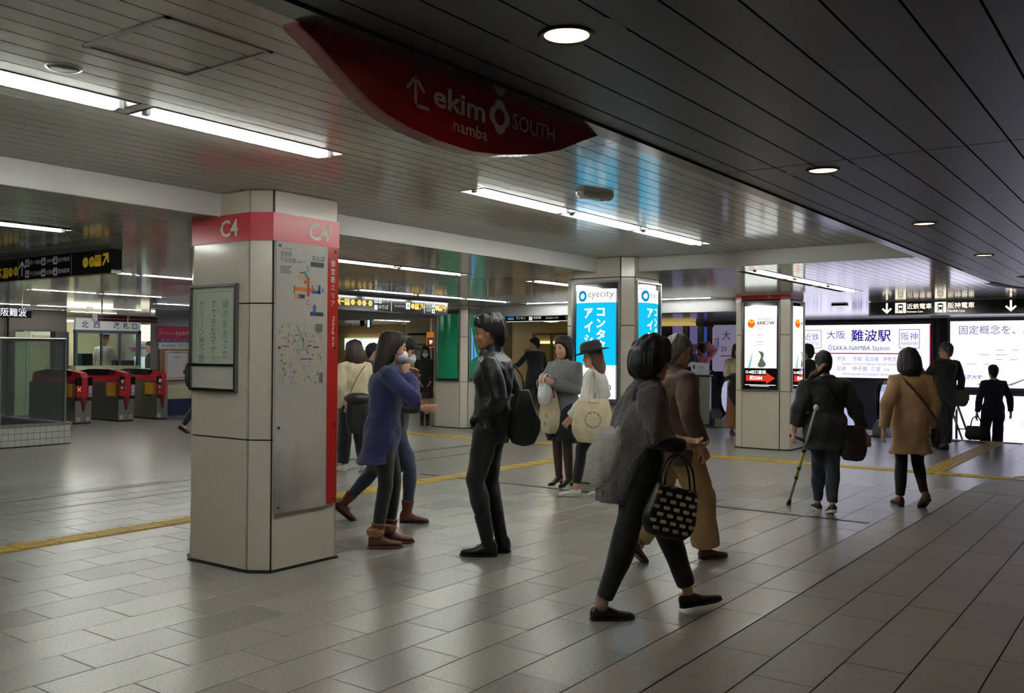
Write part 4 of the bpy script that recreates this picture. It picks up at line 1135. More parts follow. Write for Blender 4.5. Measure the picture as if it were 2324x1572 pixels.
m = MB(); m.slab([(-0.36, 0), (0.02, 0), (0.02, 0.24), (-0.40, 0.27)], (0, 0, 0), (0, -1, 0), (0, 0, 1), (-1, 0, 0), -0.015, 0.0); m.build('board', mat('counter_white', (205, 205, 220), rough=0.4, emit=0.1), t)
S = surf((0, 0, 0), (0, -1, 0), (0, 0, 1), (-1, 0, 0), 0.003)
m = MB(); text(m, S, '料金', -0.22, 0.13, w=0.13); text(m, S, 'ご案内', -0.22, 0.06, w=0.10); m.build('lettering', mat('counter_ink', (110, 110, 130), rough=0.6), t)
m = MB(); disc(m, S, -0.31, 0.16, 0.025, ry=0.045); m.build('red_mark', mat('counter_red', (190, 60, 70), rough=0.5), t)

# ------------------------------------------------------------------ background behind the green pillar: brick wall, kiosk, beige shop
mb = MB(); mb.box(22.3, 22.5, 20.5, 30, 0, 2.44)
brick = mat('brick_wall', (112, 96, 58), rough=0.7)
nt = brick.node_tree; bs = nt.nodes['Principled BSDF']
tc = nt.nodes.new('ShaderNodeTexCoord'); mp = nt.nodes.new('ShaderNodeMapping'); br = nt.nodes.new('ShaderNodeTexBrick')
mp.inputs['Rotation'].default_value = (R(90), 0, R(90))
br.inputs['Scale'].default_value = 4.0; br.inputs['Color1'].default_value = lin((176, 150, 96)) + (1,); br.inputs['Color2'].default_value = lin((150, 110, 66)) + (1,); br.inputs['Mortar'].default_value = lin((96, 84, 60)) + (1,)
br.inputs['Brick Width'].default_value = 0.9; br.inputs['Row Height'].default_value = 0.28; br.inputs['Mortar Size'].default_value = 0.03
nt.links.new(tc.outputs['Object'], mp.inputs['Vector']); nt.links.new(mp.outputs['Vector'], br.inputs['Vector']); nt.links.new(br.outputs['Color'], bs.inputs['Base Color'])
struct('wall_front.002', mb, brick, 'olive brick wall far behind the people at left')
mb = MB(); mb.box(22.3, 22.5, 17.2, 20.5, 0, 2.44); struct('wall_front.003', mb, mat('pale_olive_wall', (190, 180, 150), rough=0.5), 'pale wall between brick wall and shop')
mb = MB(); mb.box(22.3, 22.5, 13.6, 17.2, 0, 2.44); struct('wall_front.004', mb, mat('beige_shop_wall', (222, 196, 130), rough=0.35, noise=0.05, nscale=2), 'beige shop wall right of the green pillar')
t = thing('lit_fascia_sign', 'white lit fascia sign with red characters on the brick wall', 'sign', (22.25, 23.2, 0))
S = surf((-0.08, 0, 0), (0, -1, 0), (0, 0, 1), (-1, 0, 0), 0.004)
m = MB(); m.slab([(0, 1.55), (2.5, 1.55), (2.5, 1.94), (0, 1.94)], (0, 0, 0), (0, -1, 0), (0, 0, 1), (-1, 0, 0), 0, 0.08); m.build('lit_panel', emis('fascia_lit', (232, 250, 248), 2.0, True), t)
m = MB(); text(m, S, 'さくら', 0.7, 1.72, w=0.7); m.build('lettering', emis('fascia_red', (215, 110, 120), 1.2), t)
m = MB(); rframe(m, S, 0.02, 2.48, 1.56, 1.93, 0.02); patch(m, S, 0.6, 2.48, 1.60, 1.63); m.build('border', emis('fascia_green', (120, 190, 150), 0.9), t)
t = thing('cafe_sign', 'small orange lit cafe sign with a white cup at the green pillar', 'sign', (21.0, 18.45, 0))
S = surf((0, 0, 0), (0, -1, 0), (0, 0, 1), (-1, 0, 0), 0.004)
m = MB(); m.slab([(0.12, 2.08), (0.2, 2.08), (0.2, 2.375), (0.12, 2.375)], (0, 0, 0), (0, -1, 0), (0, 0, 1), (-1, 0, 0), -0.06, -0.02); m.build('hanger', steel, t)
m = MB(); m.slab([(0, 1.62), (0.32, 1.62), (0.32, 2.08), (0, 2.08)], (0, 0, 0), (0, -1, 0), (0, 0, 1), (-1, 0, 0), -0.08, 0); m.build('case', emis('cafe_orange', (230, 130, 50), 0.6), t)
m = MB(); patch(m, S, 0.03, 0.29, 1.64, 1.92); m.build('brown_field', mat('cafe_brown', (70, 26, 16), rough=0.4), t)
S2 = lambda a, b, tt=0: S(a, b, 0.004)
m = MB(); poly(m, S2, [(0.11, 1.84), (0.23, 1.84), (0.21, 1.75), (0.13, 1.75)]); ring(m, S2, 0.235, 1.80, 0.014, 0.024, n=12); patch(m, S2, 0.10, 0.24, 1.72, 1.732); m.build('cup', emis('cafe_white', (255, 220, 180), 1.2), t)
mb = MB(); mb.box(21.0, 22.3, 18.0, 18.12, 0, 2.3); mb.build('dummy', white_paint) if 0 else None
t = thing('wall_poster_frame', 'grey framed poster on the pale wall behind the cap wearer', 'poster', (22.2, 19.95, 0))
m = MB(); m.slab([(0, 0.9), (0.75, 0.9), (0.75, 1.75), (0, 1.75)], (0, 0, 0), (0, -1, 0), (0, 0, 1), (-1, 0, 0), 0, 0.04); m.build('frame', steel_dk, t)
m = MB(); m.slab([(0.04, 0.94), (0.71, 0.94), (0.71, 1.71), (0.04, 1.71)], (-0.04, 0, 0), (0, -1, 0), (0, 0, 1), (-1, 0, 0), 0, 0.003); m.build('sheet', mat('poster_grey', (150, 150, 146), rough=0.4, noise=0.3, nscale=6), t)
t = thing('wall_lamp_bar', 'dark horizontal bar on the pale wall near the cafe sign', 'bar', (22.2, 20.2, 0))
m = MB(); m.slab([(0, 2.02), (0.85, 2.02), (0.85, 2.09), (0, 2.09)], (0, 0, 0), (0, -1, 0), (0, 0, 1), (-1, 0, 0), 0, 0.15); m.build('bar', black_matt, t)
t = thing('ceiling_camera', 'dome camera beside a small lit hanging sign under the ceiling', 'camera', (18.2, 18.35, 0))
m = MB(); m.lathe([(0.07, 2.375), (0.07, 2.25), (0.06, 2.20), (0.03, 2.165), (0.002, 2.16)], n=16); m.build('dome', black_gloss, t, True)
t = thing('hanging_lit_sign', 'small vertical lit sign hanging from the ceiling near the dome camera', 'sign', (17.6, 17.5, 0))
m = MB(); m.box(-0.03, 0.03, -0.06, 0.06, 2.12, 2.37); m.build('case', mat('case_olive', (150, 146, 120), rough=0.4), t)
m = MB(); m.box(-0.036, -0.03, -0.05, 0.02, 2.13, 2.33); m.build('lit_face', emis('case_lit', (200, 225, 255), 1.3), t)
# beige shop: doorway, corner column, switch plate, ceiling lamp, red display
t = thing('shop_doorway', 'beige shop doorway with metal frame behind the suited man', 'doorway', (22.28, 15.5, 0))
m = MB(); m.slab([(0.10, 0.0), (0.16, 0.0), (0.16, 2.0), (0.10, 2.0)], (0, 0, 0), (0, -1, 0), (0, 0, 1), (-1, 0, 0), 0, 0.06); m.build('jamb', mat('bronze_frame', (120, 100, 60), rough=0.3, metal=0.6), t)
m = MB(); m.slab([(0.72, 0.0), (0.80, 0.0), (0.80, 2.0), (0.72, 2.0)], (0, 0, 0), (0, -1, 0), (0, 0, 1), (-1, 0, 0), 0, 0.06); m.build('jamb', mat('grey_frame', (110, 106, 92), rough=0.3, metal=0.4), t)
m = MB(); m.slab([(0.10, 2.0), (1.6, 2.0), (1.6, 2.06), (0.10, 2.06)], (0, 0, 0), (0, -1, 0), (0, 0, 1), (-1, 0, 0), 0, 0.06); m.build('lintel', mat('bronze_frame', (120, 100, 60), rough=0.3, metal=0.6), t)
m = MB(); m.slab([(0.16, 0), (0.72, 0), (0.72, 1.75), (0.16, 1.75)], (0, 0, 0), (0, -1, 0), (0, 0, 1), (-1, 0, 0), 0.004, 0.02); m.build('door_leaf', mat('amber_door', (176, 144, 70), rough=0.25), t)
m = MB(); m.slab([(0.16, 1.75), (1.6, 1.75), (1.6, 1.82), (0.16, 1.82)], (0, 0, 0), (0, -1, 0), (0, 0, 1), (-1, 0, 0), 0.004, 0.02); m.build('light_strip', emis('amber_strip', (245, 215, 140), 2.0, True), t)
t = thing('wall_column', 'grey brown corner column with a paper notice behind the leather jacket', 'column', (20.6, 15.25, 0))
m = MB(); m.box(0, 0.4, 0, 0.55, 0, 2.37); m.build('shaft', mat('taupe', (138, 124, 96), rough=0.4), t)
m = MB(); m.box(-0.006, 0, 0.12, 0.32, 1.2, 1.48); m.build('paper_notice', mat('paper', (215, 215, 220), rough=0.6, emit=0.1), t)
t = thing('red_display', 'small red glowing number display beside the leather jacket man', 'display', (20.0, 15.15, 2.18))
m = MB(); m.box(0, 0.05, -0.05, 0.42, -0.08, 0.10); m.build('case', black_matt, t)
m = MB(); m.box(0.01, 0.04, 0.1, 0.14, 0.10, 0.195); m.build('hanger', steel, t)
S = surf((0, 0.42, 0), (0, -1, 0), (0, 0, 1), (-1, 0, 0), 0.003)
m = MB(); text(m, S, '17b', 0.14, -0.05, w=0.26, h=0.11, bold=0.03); m.build('lettering', emis('led_red', (255, 40, 30), 1.6), t)
t = thing('ceiling_bowl_lamp', 'shallow oval cream ceiling lamp in the beige shop', 'lamp', (19.5, 12.95, 2.375))
m = MB(); m.lathe([(0.30, 0.0), (0.29, -0.05), (0.2, -0.10), (0.002, -0.12)], n=24); m.build('bowl', emis('bowl_cream', (235, 220, 170), 7.0, True), t, True)
t = thing('switch_plate', 'small dark plate on the beige wall left of the suited man', 'plate', (22.27, 15.62, 1.42))
m = MB(); m.box(-0.02, 0.02, -0.08, 0.08, -0.17, 0.17); m.box(-0.03, -0.02, -0.03, 0.03, -0.05, 0.05); m.build('plate', steel_dk, t)
t = thing('floor_bag', 'small green and yellow item at the foot of the green pillar', 'bag', (13.95, 10.98, 0))
m = MB(); m.loft([[(0.10, 0.06, 0), (-0.10, 0.06, 0), (-0.10, -0.06, 0), (0.10, -0.06, 0)], [(0.11, 0.07, 0.15), (-0.11, 0.07, 0.15), (-0.11, -0.07, 0.15), (0.11, -0.07, 0.15)], [(0.09, 0.03, 0.24), (-0.09, 0.03, 0.26), (-0.09, -0.03, 0.26), (0.09, -0.03, 0.24)]]); m.build('bag', mat('bag_green', (80, 110, 60), rough=0.5, noise=0.5, nscale=20), t)

t = thing('emergency_light', 'flat black emergency light on the ceiling left of the railway sign', 'lamp', (16.7, 4.92, ZL))
m = MB(); m.box(-0.06, 0.06, -0.13, 0.13, -0.03, 0); m.build('housing', black_matt, t)
m = MB(); m.box(-0.05, 0.05, -0.11, 0.11, -0.034, -0.03); m.build('lens', emis('emergency_lens', (255, 245, 225), 0.9), t)
# ------------------------------------------------------------------ ticket gates
gate_red = mat('gate_red', (168, 32, 42), rough=0.3)
gate_orange = mat('gate_flap', (190, 132, 30), rough=0.4)
num_white = mat('plate_white', (215, 217, 215), rough=0.4)
def gate(x, w, label, left, right, numbers):
    t = thing('ticket_gate', label, 'ticket gate', (x, 17.5, 0), 0, 'ticket gates')
    h = w / 2
    m = MB(); m.box(-h, h, 0.05, 1.85, 0.03, 0.80); m.build('cabinet', steel, t)
    m = MB(); m.box(-h + 0.01, h - 0.01, 0.06, 1.84, 0, 0.03); m.build('plinth', black_matt, t)
    pr = [(0.0, 0.52), (0.0, 0.90), (0.02, 0.97), (0.08, 1.01), (0.45, 1.05), (1.45, 1.05), (1.82, 1.01), (1.88, 0.97), (1.9, 0.9), (1.9, 0.52), (1.8, 0.52), (1.8, 0.80), (0.1, 0.80), (0.1, 0.52)]
    m = MB(); m.slab(pr, (-h * 0.42, 0, 0), (0, 1, 0), (0, 0, 1), (1, 0, 0), 0, h * 0.84); m.build('red_shell', gate_red, t)
    pr = [(0.32, 1.03), (0.55, 1.062), (1.35, 1.062), (1.6, 1.03), (1.5, 0.94), (0.42, 0.94)]
    m = MB(); m.slab(pr, (-h * 0.5, 0, 0), (0, 1, 0), (0, 0, 1), (1, 0, 0), 0, h); m.build('reader_pad', black_gloss, t)
    for k in (0.55, 0.95):
        m = MB(); m.box(-h * 0.3, h * 0.3, k, k + 0.16, 1.062, 1.075); m.build('card_reader', num_white, t)
    m = MB(); m.box(-h, h, 0.1, 1.8, 0.80, 0.815); m.build('ledge', mirror, t)
    S = surf((0, 0.05, 0), (1, 0, 0), (0, 0, 1), (0, -1, 0), 0.0)
    # front fittings of the two halves
    for s, spec in ((-1, left), (1, right)):
        if spec is None:
            continue
        a, b_ = (-h, -h * 0.36) if s < 0 else (h * 0.36, h)
        m = MB(); m.box(a, b_, 0.0, 0.05, 0.76, 0.92); m.build('display', black_gloss, t)
        m = MB(); m.box(a, b_, 0.0, 0.05, 0.53, 0.76); m.build('front_panel', gate_red, t)
        m = MB(); m.slab([(a, 0.46), (b_, 0.46), (b_, 0.53), (a, 0.53)], (0, 0.05, 0), (1, 0, 0), (0, 0, 1), (0, -1, 0), 0, 0.045); m.build('bumper', black_matt, t)
        T = surf((0, 0, 0), (1, 0, 0), (0, 0, 1), (0, -1, 0), 0.003); c = (a + b_) / 2
        if spec == 'x':
            m = MB(); stroke(m, T, [(c - 0.03, 0.65), (c + 0.03, 0.72)], 0.014); stroke(m, T, [(c - 0.03, 0.72), (c + 0.03, 0.65)], 0.014); m.build('cross_mark', emis('gate_amber', (240, 170, 50), 0.7), t)
        elif spec == 'a':
            m = MB(); patch(m, T, c - 0.04, c + 0.04, 0.65, 0.74); m.build('arrow_field', black_matt, t)
            m = MB(); arrow(m, lambda p, q, r=0: T(p, q, 0.003), c, 0.695, 0.07, R(180), 0.2); m.build('arrow_mark', emis('gate_green', (90, 180, 70), 0.6), t)
            m = MB(); patch(m, T, c - 0.032, c + 0.032, 0.79, 0.86); m.build('sticker', num_white, t)
            m = MB(); disc(m, lambda p, q, r=0: T(p, q, 0.002), c, 0.825, 0.016, n=10); m.build('sticker_mark', gate_red, t)
        else:
            m = MB(); patch(m, T, a + 0.02, b_ - 0.02, 0.54, 0.75); m.build('sticker', mat('sticker_blue', (150, 170, 205), rough=0.4), t)
            m = MB(); patch(m, lambda p, q, r=0: T(p, q, 0.002), a + 0.03, b_ - 0.03, 0.56, 0.61); m.build('sticker_mark', mat('sticker_teal', (60, 150, 160), rough=0.4), t)
    m = MB(); m.slab([(-h * 0.42, 0.52), (0.0, 0.24), (h * 0.42, 0.52)][::1], (0, 0.05, 0), (1, 0, 0), (0, 0, 1), (0, -1, 0), 0, 0.03); m.build('red_point', mat('gate_red_dark', (120, 24, 30), rough=0.35), t)
    for s, nn in zip((-1, 1), numbers):
        if not nn:
            continue
        c = s * h * 0.6
        pl = MB(); patch(pl, surf((0, 0.05, 0), (1, 0, 0), (0, 0, 1), (0, -1, 0), 0.003), c - 0.035, c + 0.035, 0.06, 0.13); p = pl.build('number_plate', num_white, t)
        q = MB(); text(q, surf((0, 0.05, 0), (1, 0, 0), (0, 0, 1), (0, -1, 0), 0.006), nn, c, 0.072, h=0.045, align='c', bold=0.02); q.build('digit', black_matt, p)
    # orange flap on the lane side
    m = MB(); m.box(-h - 0.05, -h, 0.16, 0.42, 0.53, 0.78); m.build('flap', gate_orange, t)
    m = MB(); m.box(-h - 0.04, -h, 0.18, 0.40, 0.50, 0.52); m.build('flap_ledge', mirror, t)
    return t
gate(8.02, 0.33, 'ticket gate seen faintly through the glass stair screen', 'x', 's', ('', ''))
gate(9.755, 0.33, 'ticket gate with yellow cross, numbers 6 and 5, beside the glass screen', 'x', 's', ('6', '5'))
gate(10.67, 0.34, 'middle ticket gate numbered 5 and 4 with arrow display', 'a', 's', ('5', '4'))
gate(11.50, 0.26, 'right hand ticket gate numbered 4 beside the poster board', 'a', None, ('4', ''))
m_far = thing('gate_display', 'row of dark red display panels hanging over the gates', 'display', (10.3, 18.0, 0))
for k in range(8):
    m = MB(); x = k * 0.165 + (0.05 if k > 3 else 0); m.box(x, x + 0.155, 0, 0.06, 2.06, 2.19); m.build('display_panel', mat('display_red', (78, 22, 28), rough=0.15), m_far)
m = MB(); m.box(-0.08, -0.01, 0, 0.07, 2.06, 2.21); m.box(-0.01, 1.4, 0.01, 0.05, 2.19, 2.21); m.box(-0.01, 1.4, -0.005, 0.0, 2.115, 2.12); m.build('rail', steel, m_far)
for x in (0.1, 1.2):
    m = MB(); m.tube([(x, 0.03, 2.2), (x, 0.03, 2.375)], 0.015, 8); m.build('hanger', steel, m_far)

# poster board and school advertisement beside the gates
t = thing('poster_stand', 'brown board with white red-framed poster beside the ticket gates', 'notice board', (11.72, 17.95, 0))
m = MB(); m.box(0, 0.85, 0, 0.06, 0.78, 1.49); m.build('board', mat('board_brown', (136, 92, 52), rough=0.5), t)
m = MB(); m.box(-0.02, 0.87, -0.01, 0.07, 0.74, 0.78); m.box(-0.02, 0.0, -0.01, 0.07, 0.78, 1.49); m.build('frame', steel, t)
S = surf((0, 0, 0), (1, 0, 0), (0, 0, 1), (0, -1, 0), 0.004)
m = MB(); patch(m, S, 0.10, 0.70, 0.83, 1.46); m.build('poster', mat('poster_white', (208, 208, 212), rough=0.4), t)
T = lambda a, b, q=0: S(a, b, 0.003)
m = MB(); rframe(m, T, 0.13, 0.67, 0.86, 1.43, 0.012); m.build('red_border', gate_red, t)
m = MB(); text(m, lambda a, b, q=0: S(a, b, 0.005), 'お知らせ', 0.4, 1.40, w=0.22, align='c'); text(m, T, '乗換案内', 0.4, 1.30, w=0.18, align='c'); disc(m, T, 0.57, 1.0, 0.02, ry=0.05); m.build('lettering', ink, t)
m = MB(); m.box(0, 0.85, 0.0, 0.05, 0.40, 0.74); m.build('cream_panel', mat('cream_panel', (206, 204, 176), rough=0.5), t)
m = MB(); m.box(0.06, 0.85, 0.02, 0.05, 0.03, 0.40); m.box(0, 0.85, 0.0, 0.05, 0.14, 0.16); m.build('navy_panel', mat('navy_panel', (26, 40, 76), rough=0.4), t)
m = MB(); m.box(0, 0.05, 0.0, 0.05, 0.0, 0.40); m.build('leg', steel, t)
t = thing('school_sign', 'magenta and blue advertisement sign above the poster board', 'sign', (11.66, 17.95, 0))
m = MB(); m.box(0, 0.92, 0.0, 0.05, 1.72, 2.0); m.build('magenta_field', mat('magenta', (176, 26, 70), rough=0.3), t)
m = MB(); m.box(0, 0.92, -0.002, 0.05, 1.655, 1.72); m.build('blue_field', mat('royal_blue', (48, 52, 120), rough=0.3), t)
S = surf((0, 0, 0), (1, 0, 0), (0, 0, 1), (0, -1, 0), 0.005)
m = MB(); text(m, S, 'グラムール美容専門学校', 0.02, 1.80, w=0.86, h=0.09); text(m, S, '大阪', 0.02, 1.92, h=0.03); text(m, S, '美容専門学校', 0.05, 1.675, w=0.8, h=0.03); text(m, S, '資料請求', 0.4, 1.745, h=0.02); m.build('lettering', offwhite, t)
m = MB(); m.box(0.02, 0.90, 0.0, 0.05, 1.50, 1.63); m.build('white_field', num_white, t)
m = MB(); text(m, S, '年中無休', 0.06, 1.53, w=0.36, h=0.075); text(m, S, 'かわいい', 0.48, 1.53, w=0.36, h=0.075); m.build('lettering', mat('violet_ink', (110, 110, 170), rough=0.5), t)
mb = MB(); mb.box(11.62, 12.7, 18.02, 18.2, 0, 2.37); struct('wall_left.001', mb, mat('mirror_wall', (130, 130, 126), rough=0.15, metal=0.5), 'grey wall carrying the poster board')

# ticket office
cream_lit = mat('cream_wall', (226, 220, 180), rough=0.6)
t = thing('ticket_office', 'glazed ticket office with blue lettered white fascia behind the gates', 'office', (11.2, 20.5, 0))
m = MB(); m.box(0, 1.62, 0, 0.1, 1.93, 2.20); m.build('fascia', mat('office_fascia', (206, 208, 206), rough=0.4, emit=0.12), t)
S = surf((0, 0, 0), (1, 0, 0), (0, 0, 1), (0, -1, 0), 0.004)
m = MB()
for s_, a in (('北', 0.13), ('西', 0.42), ('改', 0.73), ('札', 1.16), ('口', 1.40)):
    text(m, S, s_, a if s_ != '改' else 0.92, 1.975, h=0.16 if s_ != '口' else 0.13, bold=0.015)
m.build('lettering', mat('fascia_blue', (56, 66, 132), rough=0.5), t)
m = MB(); m.box(0, 1.62, 0.0, 0.12, 1.86, 1.93); m.box(0, 0.05, 0, 0.1, 1.1, 1.86); m.box(0.62, 0.66, 0, 0.06, 1.1, 1.86); m.box(1.08, 1.12, 0, 0.06, 1.1, 1.86); m.box(1.56, 1.64, 0, 0.1, 1.1, 1.95); m.build('window_frame', mat('office_frame', (92, 100, 108), rough=0.35, metal=0.5), t)
for a, b_ in ((0.05, 0.62), (0.66, 1.08), (1.12, 1.56)):
    m = MB(); m.box(a, b_, 0.03, 0.036, 1.1, 1.86); m.build('pane', glassm, t)
m = MB(); m.box(0, 1.64, -0.02, 0.5, 0.98, 1.1); m.build('counter', mat('counter_pale', (190, 186, 160), rough=0.4), t)
m = MB(); m.box(0, 1.64, 0, 0.1, 0, 0.98); m.build('counter_front', mat('counter_front', (188, 186, 168), rough=0.4), t)
m = MB(); m.box(0.0, 2.45, 2.4, 2.5, 0, 2.3); m.build('back_wall', cream_lit, t)
m = MB(); m.box(0.3, 0.55, 0.25, 0.5, 1.1, 1.38); m.build('terminal', mat('teal_terminal', (44, 66, 72), rough=0.3), t)
m = MB(); m.box(1.12, 1.58, 0.2, 0.4, 1.1, 1.22); m.build('desk_screen', black_matt, t)
m = MB(); m.box(0.12, 0.62, 2.36, 2.40, 1.4, 1.95); m.build('wall_chart', mat('chart_white', (226, 232, 226), rough=0.5), t)
m = MB(); m.box(0.1, 1.5, 1.0, 1.12, 2.14, 2.18); m.build('inner_light', emis('office_light', (255, 252, 225), 9.0, True), t)
# upright panels left of the office
t = thing('office_side_wall', 'grey metal cladding with cream door left of the ticket office', 'wall panel', (9.9, 20.9, 0))
m = MB(); m.box(0, 1.3, 0, 0.12, 1.88, 2.37); m.build('upper_panel', mat('brown_grey', (98, 92, 86), rough=0.35, metal=0.3), t)
m = MB(); m.box(0.98, 1.29, -0.12, 0.12, 0, 1.88); m.build('metal_pier', mat('pier_metal', (96, 92, 96), rough=0.3, metal=0.7), t)
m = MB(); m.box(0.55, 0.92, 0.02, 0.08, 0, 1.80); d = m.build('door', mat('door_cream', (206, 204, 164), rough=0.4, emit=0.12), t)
m = MB(); m.box(0.86, 0.88, -0.01, 0.02, 0.95, 1.1); m.build('handle', steel, d)
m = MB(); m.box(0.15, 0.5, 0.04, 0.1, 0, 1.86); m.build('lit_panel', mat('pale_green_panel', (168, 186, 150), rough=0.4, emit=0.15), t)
m = MB(); m.box(0, 0.14, 0, 0.12, 0, 1.88); m.build('metal_pier', mat('pier_metal', (96, 92, 96), rough=0.3, metal=0.7), t)
# ticket machines and the lit fare map, right of the office
t = thing('fare_map', 'bright lit fare map board above the ticket machines', 'board', (14.4, 23.0, 0))
m = MB(); m.box(-0.1, 1.1, 0, 0.08, 1.72, 2.22); m.build('lit_panel', emis('fare_white', (255, 250, 222), 1.3, True), t)
S = surf((-0.1, 0, 0), (1, 0, 0), (0, 0, 1), (0, -1, 0), 0.004)
m = MB()
rr = random.Random(9)
for k in range(6):
    for j in range(8):
        if rr.random() < 0.7:
            patch(m, S, 0.05 + j * 0.14, 0.05 + j * 0.14 + 0.08 * rr.random() + 0.02, 1.78 + k * 0.07, 1.792 + k * 0.07)
m.build('print', emis('fare_print', (225, 190, 130), 1.0), t)
tm = thing('ticket_machine', 'left white ticket machine with slanted screen behind the office window', 'ticket machine', (14.15, 22.4, 0), 0, 'ticket machines')
def machine(t):
    m = MB(); m.slab([(0, 0), (0.5, 0), (0.5, 1.62), (0.30, 1.62), (0.22, 1.30), (0.0, 0.95)], (-0.28, 0, 0), (0, 1, 0), (0, 0, 1), (1, 0, 0), 0, 0.56); m.build('body', mat('machine_white', (208, 212, 208), rough=0.35), t)
    m = MB(); m.slab([(0.205, 1.29), (0.02, 1.0), (0.012, 1.005), (0.197, 1.295)], (-0.2, 0, 0), (0, 1, 0), (0, 0, 1), (1, 0, 0), 0, 0.4); m.build('screen', emis('machine_screen', (190, 220, 215), 0.8), t)
    m = MB(); m.box(-0.28, 0.28, 0.27, 0.29, 1.40, 1.55); m.build('header', mat('machine_header', (120, 130, 190), rough=0.4), t)
    m = MB(); m.box(-0.24, -0.04, 0.255, 0.27, 1.42, 1.53); m.build('red_label', mat('machine_red', (200, 80, 90), rough=0.4), t)
    m = MB(); m.slab([(0.205, 1.30), (0.0, 0.97), (-0.02, 0.98), (0.185, 1.31)], (0.22, 0, 0), (0, 1, 0), (0, 0, 1), (1, 0, 0), 0, 0.05); m.build('side_trim', mat('machine_trim', (190, 90, 80), rough=0.4), t)
machine(tm)
for k, lab in ((1, 'middle white ticket machine seen between office window bars'), (2, 'right white ticket machine behind the man in the dark suit')):
    c = copy_tree(tm); c.location = (14.15 + 0.6 * k, 22.4, 0); c['label'] = lab
mb = MB(); mb.box(12.3, 18, 23.1, 23.3, 0, 2.4); struct('wall_left.002', mb, mat('fare_wall', (196, 194, 184), rough=0.5), 'pale wall carrying the fare map')
# rounded metal portal right of the office
t = thing('metal_post', 'curved stainless post beside the poster board', 'post', (12.2, 19.0, 0))
m = MB(); m.tube([(0, 0, 0), (0, 0, 1.15), (0.03, 0, 1.24), (0.09, 0, 1.24), (0.12, 0, 1.15), (0.12, 0, 0)], 0.022, 8); m.build('hoop', steel, t, True)

# far-left passage: panelled metal wall, white column
mb = MB(); mb.box(8, 14, 26.0, 26.2, 0, 2.4)
wl = struct('wall_left.003', mb, mat('passage_wall', (120, 120, 116), rough=0.3, metal=0.4), 'panelled metal wall at far left')
for k in range(6):
    m = MB(); m.box(9.2 + k * 0.75, 9.2 + (k + 1) * 0.75 - 0.012, 25.97, 26.0, 0.02, 2.36); m.build('panel', mat('passage_panel', (146, 146, 140), rough=0.25, metal=0.3), wl)
t = thing('white_column', 'plain white column at the left picture edge', 'column', (6.33, 14.95, 0))
m = MB(); m.prism([(0, 0.1), (0.1, 0), (0.42, 0), (0.5, 0.1), (0.5, 0.5), (0, 0.5)], 0, 2.375); m.build('shaft', mat('column_white', (214, 216, 212), rough=0.3), t)
m = MB(); m.prism([(-0.01, 0.09), (0.09, -0.01), (0.43, -0.01), (0.51, 0.09), (0.51, 0.51), (-0.01, 0.51)], 0, 0.08); m.build('base', black_matt, t)

# ------------------------------------------------------------------ glass screen round the stair opening, with tiled base
t = thing('stair_screen', 'glass screen on a white tiled base around the stairs at left', 'screen', (7.59, 14.03, 0))
m = MB(); m.box(-5.0, 0, 0, 0.12, 0.0, 0.30); m.box(-0.12, 0, 0.12, 2.6, 0.0, 0.30); m.build('base_core', gapblack, t)
tile_m = mat('white_tile', (196, 198, 190), rough=0.2, rand=0.05)
tw = 0.094
tmx = MB(); tmx.box(0, tw - 0.005, -0.006, 0, 0, 0.09); tme = bpy.data.meshes.new('tile'); tme.from_pydata(tmx.v, [], tmx.f); tme.materials.append(tile_m)
for k in range(14):
    for r_ in range(3):
        link('tile', tme, t, (-(k + 1) * tw + 0.002, 0, 0.012 + r_ * 0.096))
tme2 = bpy.data.meshes.new('tile'); q = MB(); q.box(0, 0.006, 0, tw - 0.005, 0, 0.09); tme2.from_pydata(q.v, [], q.f); tme2.materials.append(tile_m)
rest = MB()
for k in range(14, 52):
    for r_ in range(3):
        rest.box(-(k + 1) * tw + 0.002, -k * tw - 0.003, -0.006, 0, 0.012 + r_ * 0.096, 0.102 + r_ * 0.096)
o = rest.build('distant_tiles', tile_m, t); o['kind'] = 'stuff'
for k in range(20):
    for r_ in range(3):
        link('tile', tme2, t, (0, k * tw + 0.004, 0.012 + r_ * 0.096))
m = MB(); m.box(-5.0, 0.02, -0.03, 0.14, 0.30, 0.335); m.box(-0.14, 0.02, 0.14, 2.6, 0.30, 0.335); m.build('sill', steel, t)
m = MB(); m.tube([(-5.0, 0.05, 1.62), (-0.06, 0.05, 1.62)], 0.025, 8); m.build('top_rail', steel, t, True)
m = MB(); m.tube([(-0.06, 0.05, 1.62), (-0.06, 2.6, 1.62)], 0.025, 8); m.build('top_rail', steel, t, True)
gtint = mat('tinted_glass', (222, 232, 229), rough=0.03, trans=0.92, spec=0.6)
_M['tinted_glass'].node_tree.nodes['Principled BSDF'].inputs['IOR'].default_value = 1.2
for k in range(5):
    x1 = -0.06 - k * 0.98; x0 = x1 - 0.96
    m = MB(); m.box(x0, x1 - 0.02, 0.045, 0.055, 0.335, 1.60); m.build('pane', gtint, t)
    m = MB(); m.box(x1 - 0.02, x1 + 0.012, 0.03, 0.07, 0.335, 1.62); m.build('post', mat('post_grey', (110, 118, 114), rough=0.35, metal=0.6), t)
for k in range(2):
    m = MB(); m.box(-0.065, -0.055, 0.08 + k * 1.2, 0.08 + k * 1.2 + 1.16, 0.335, 1.60); m.build('pane', gtint, t)

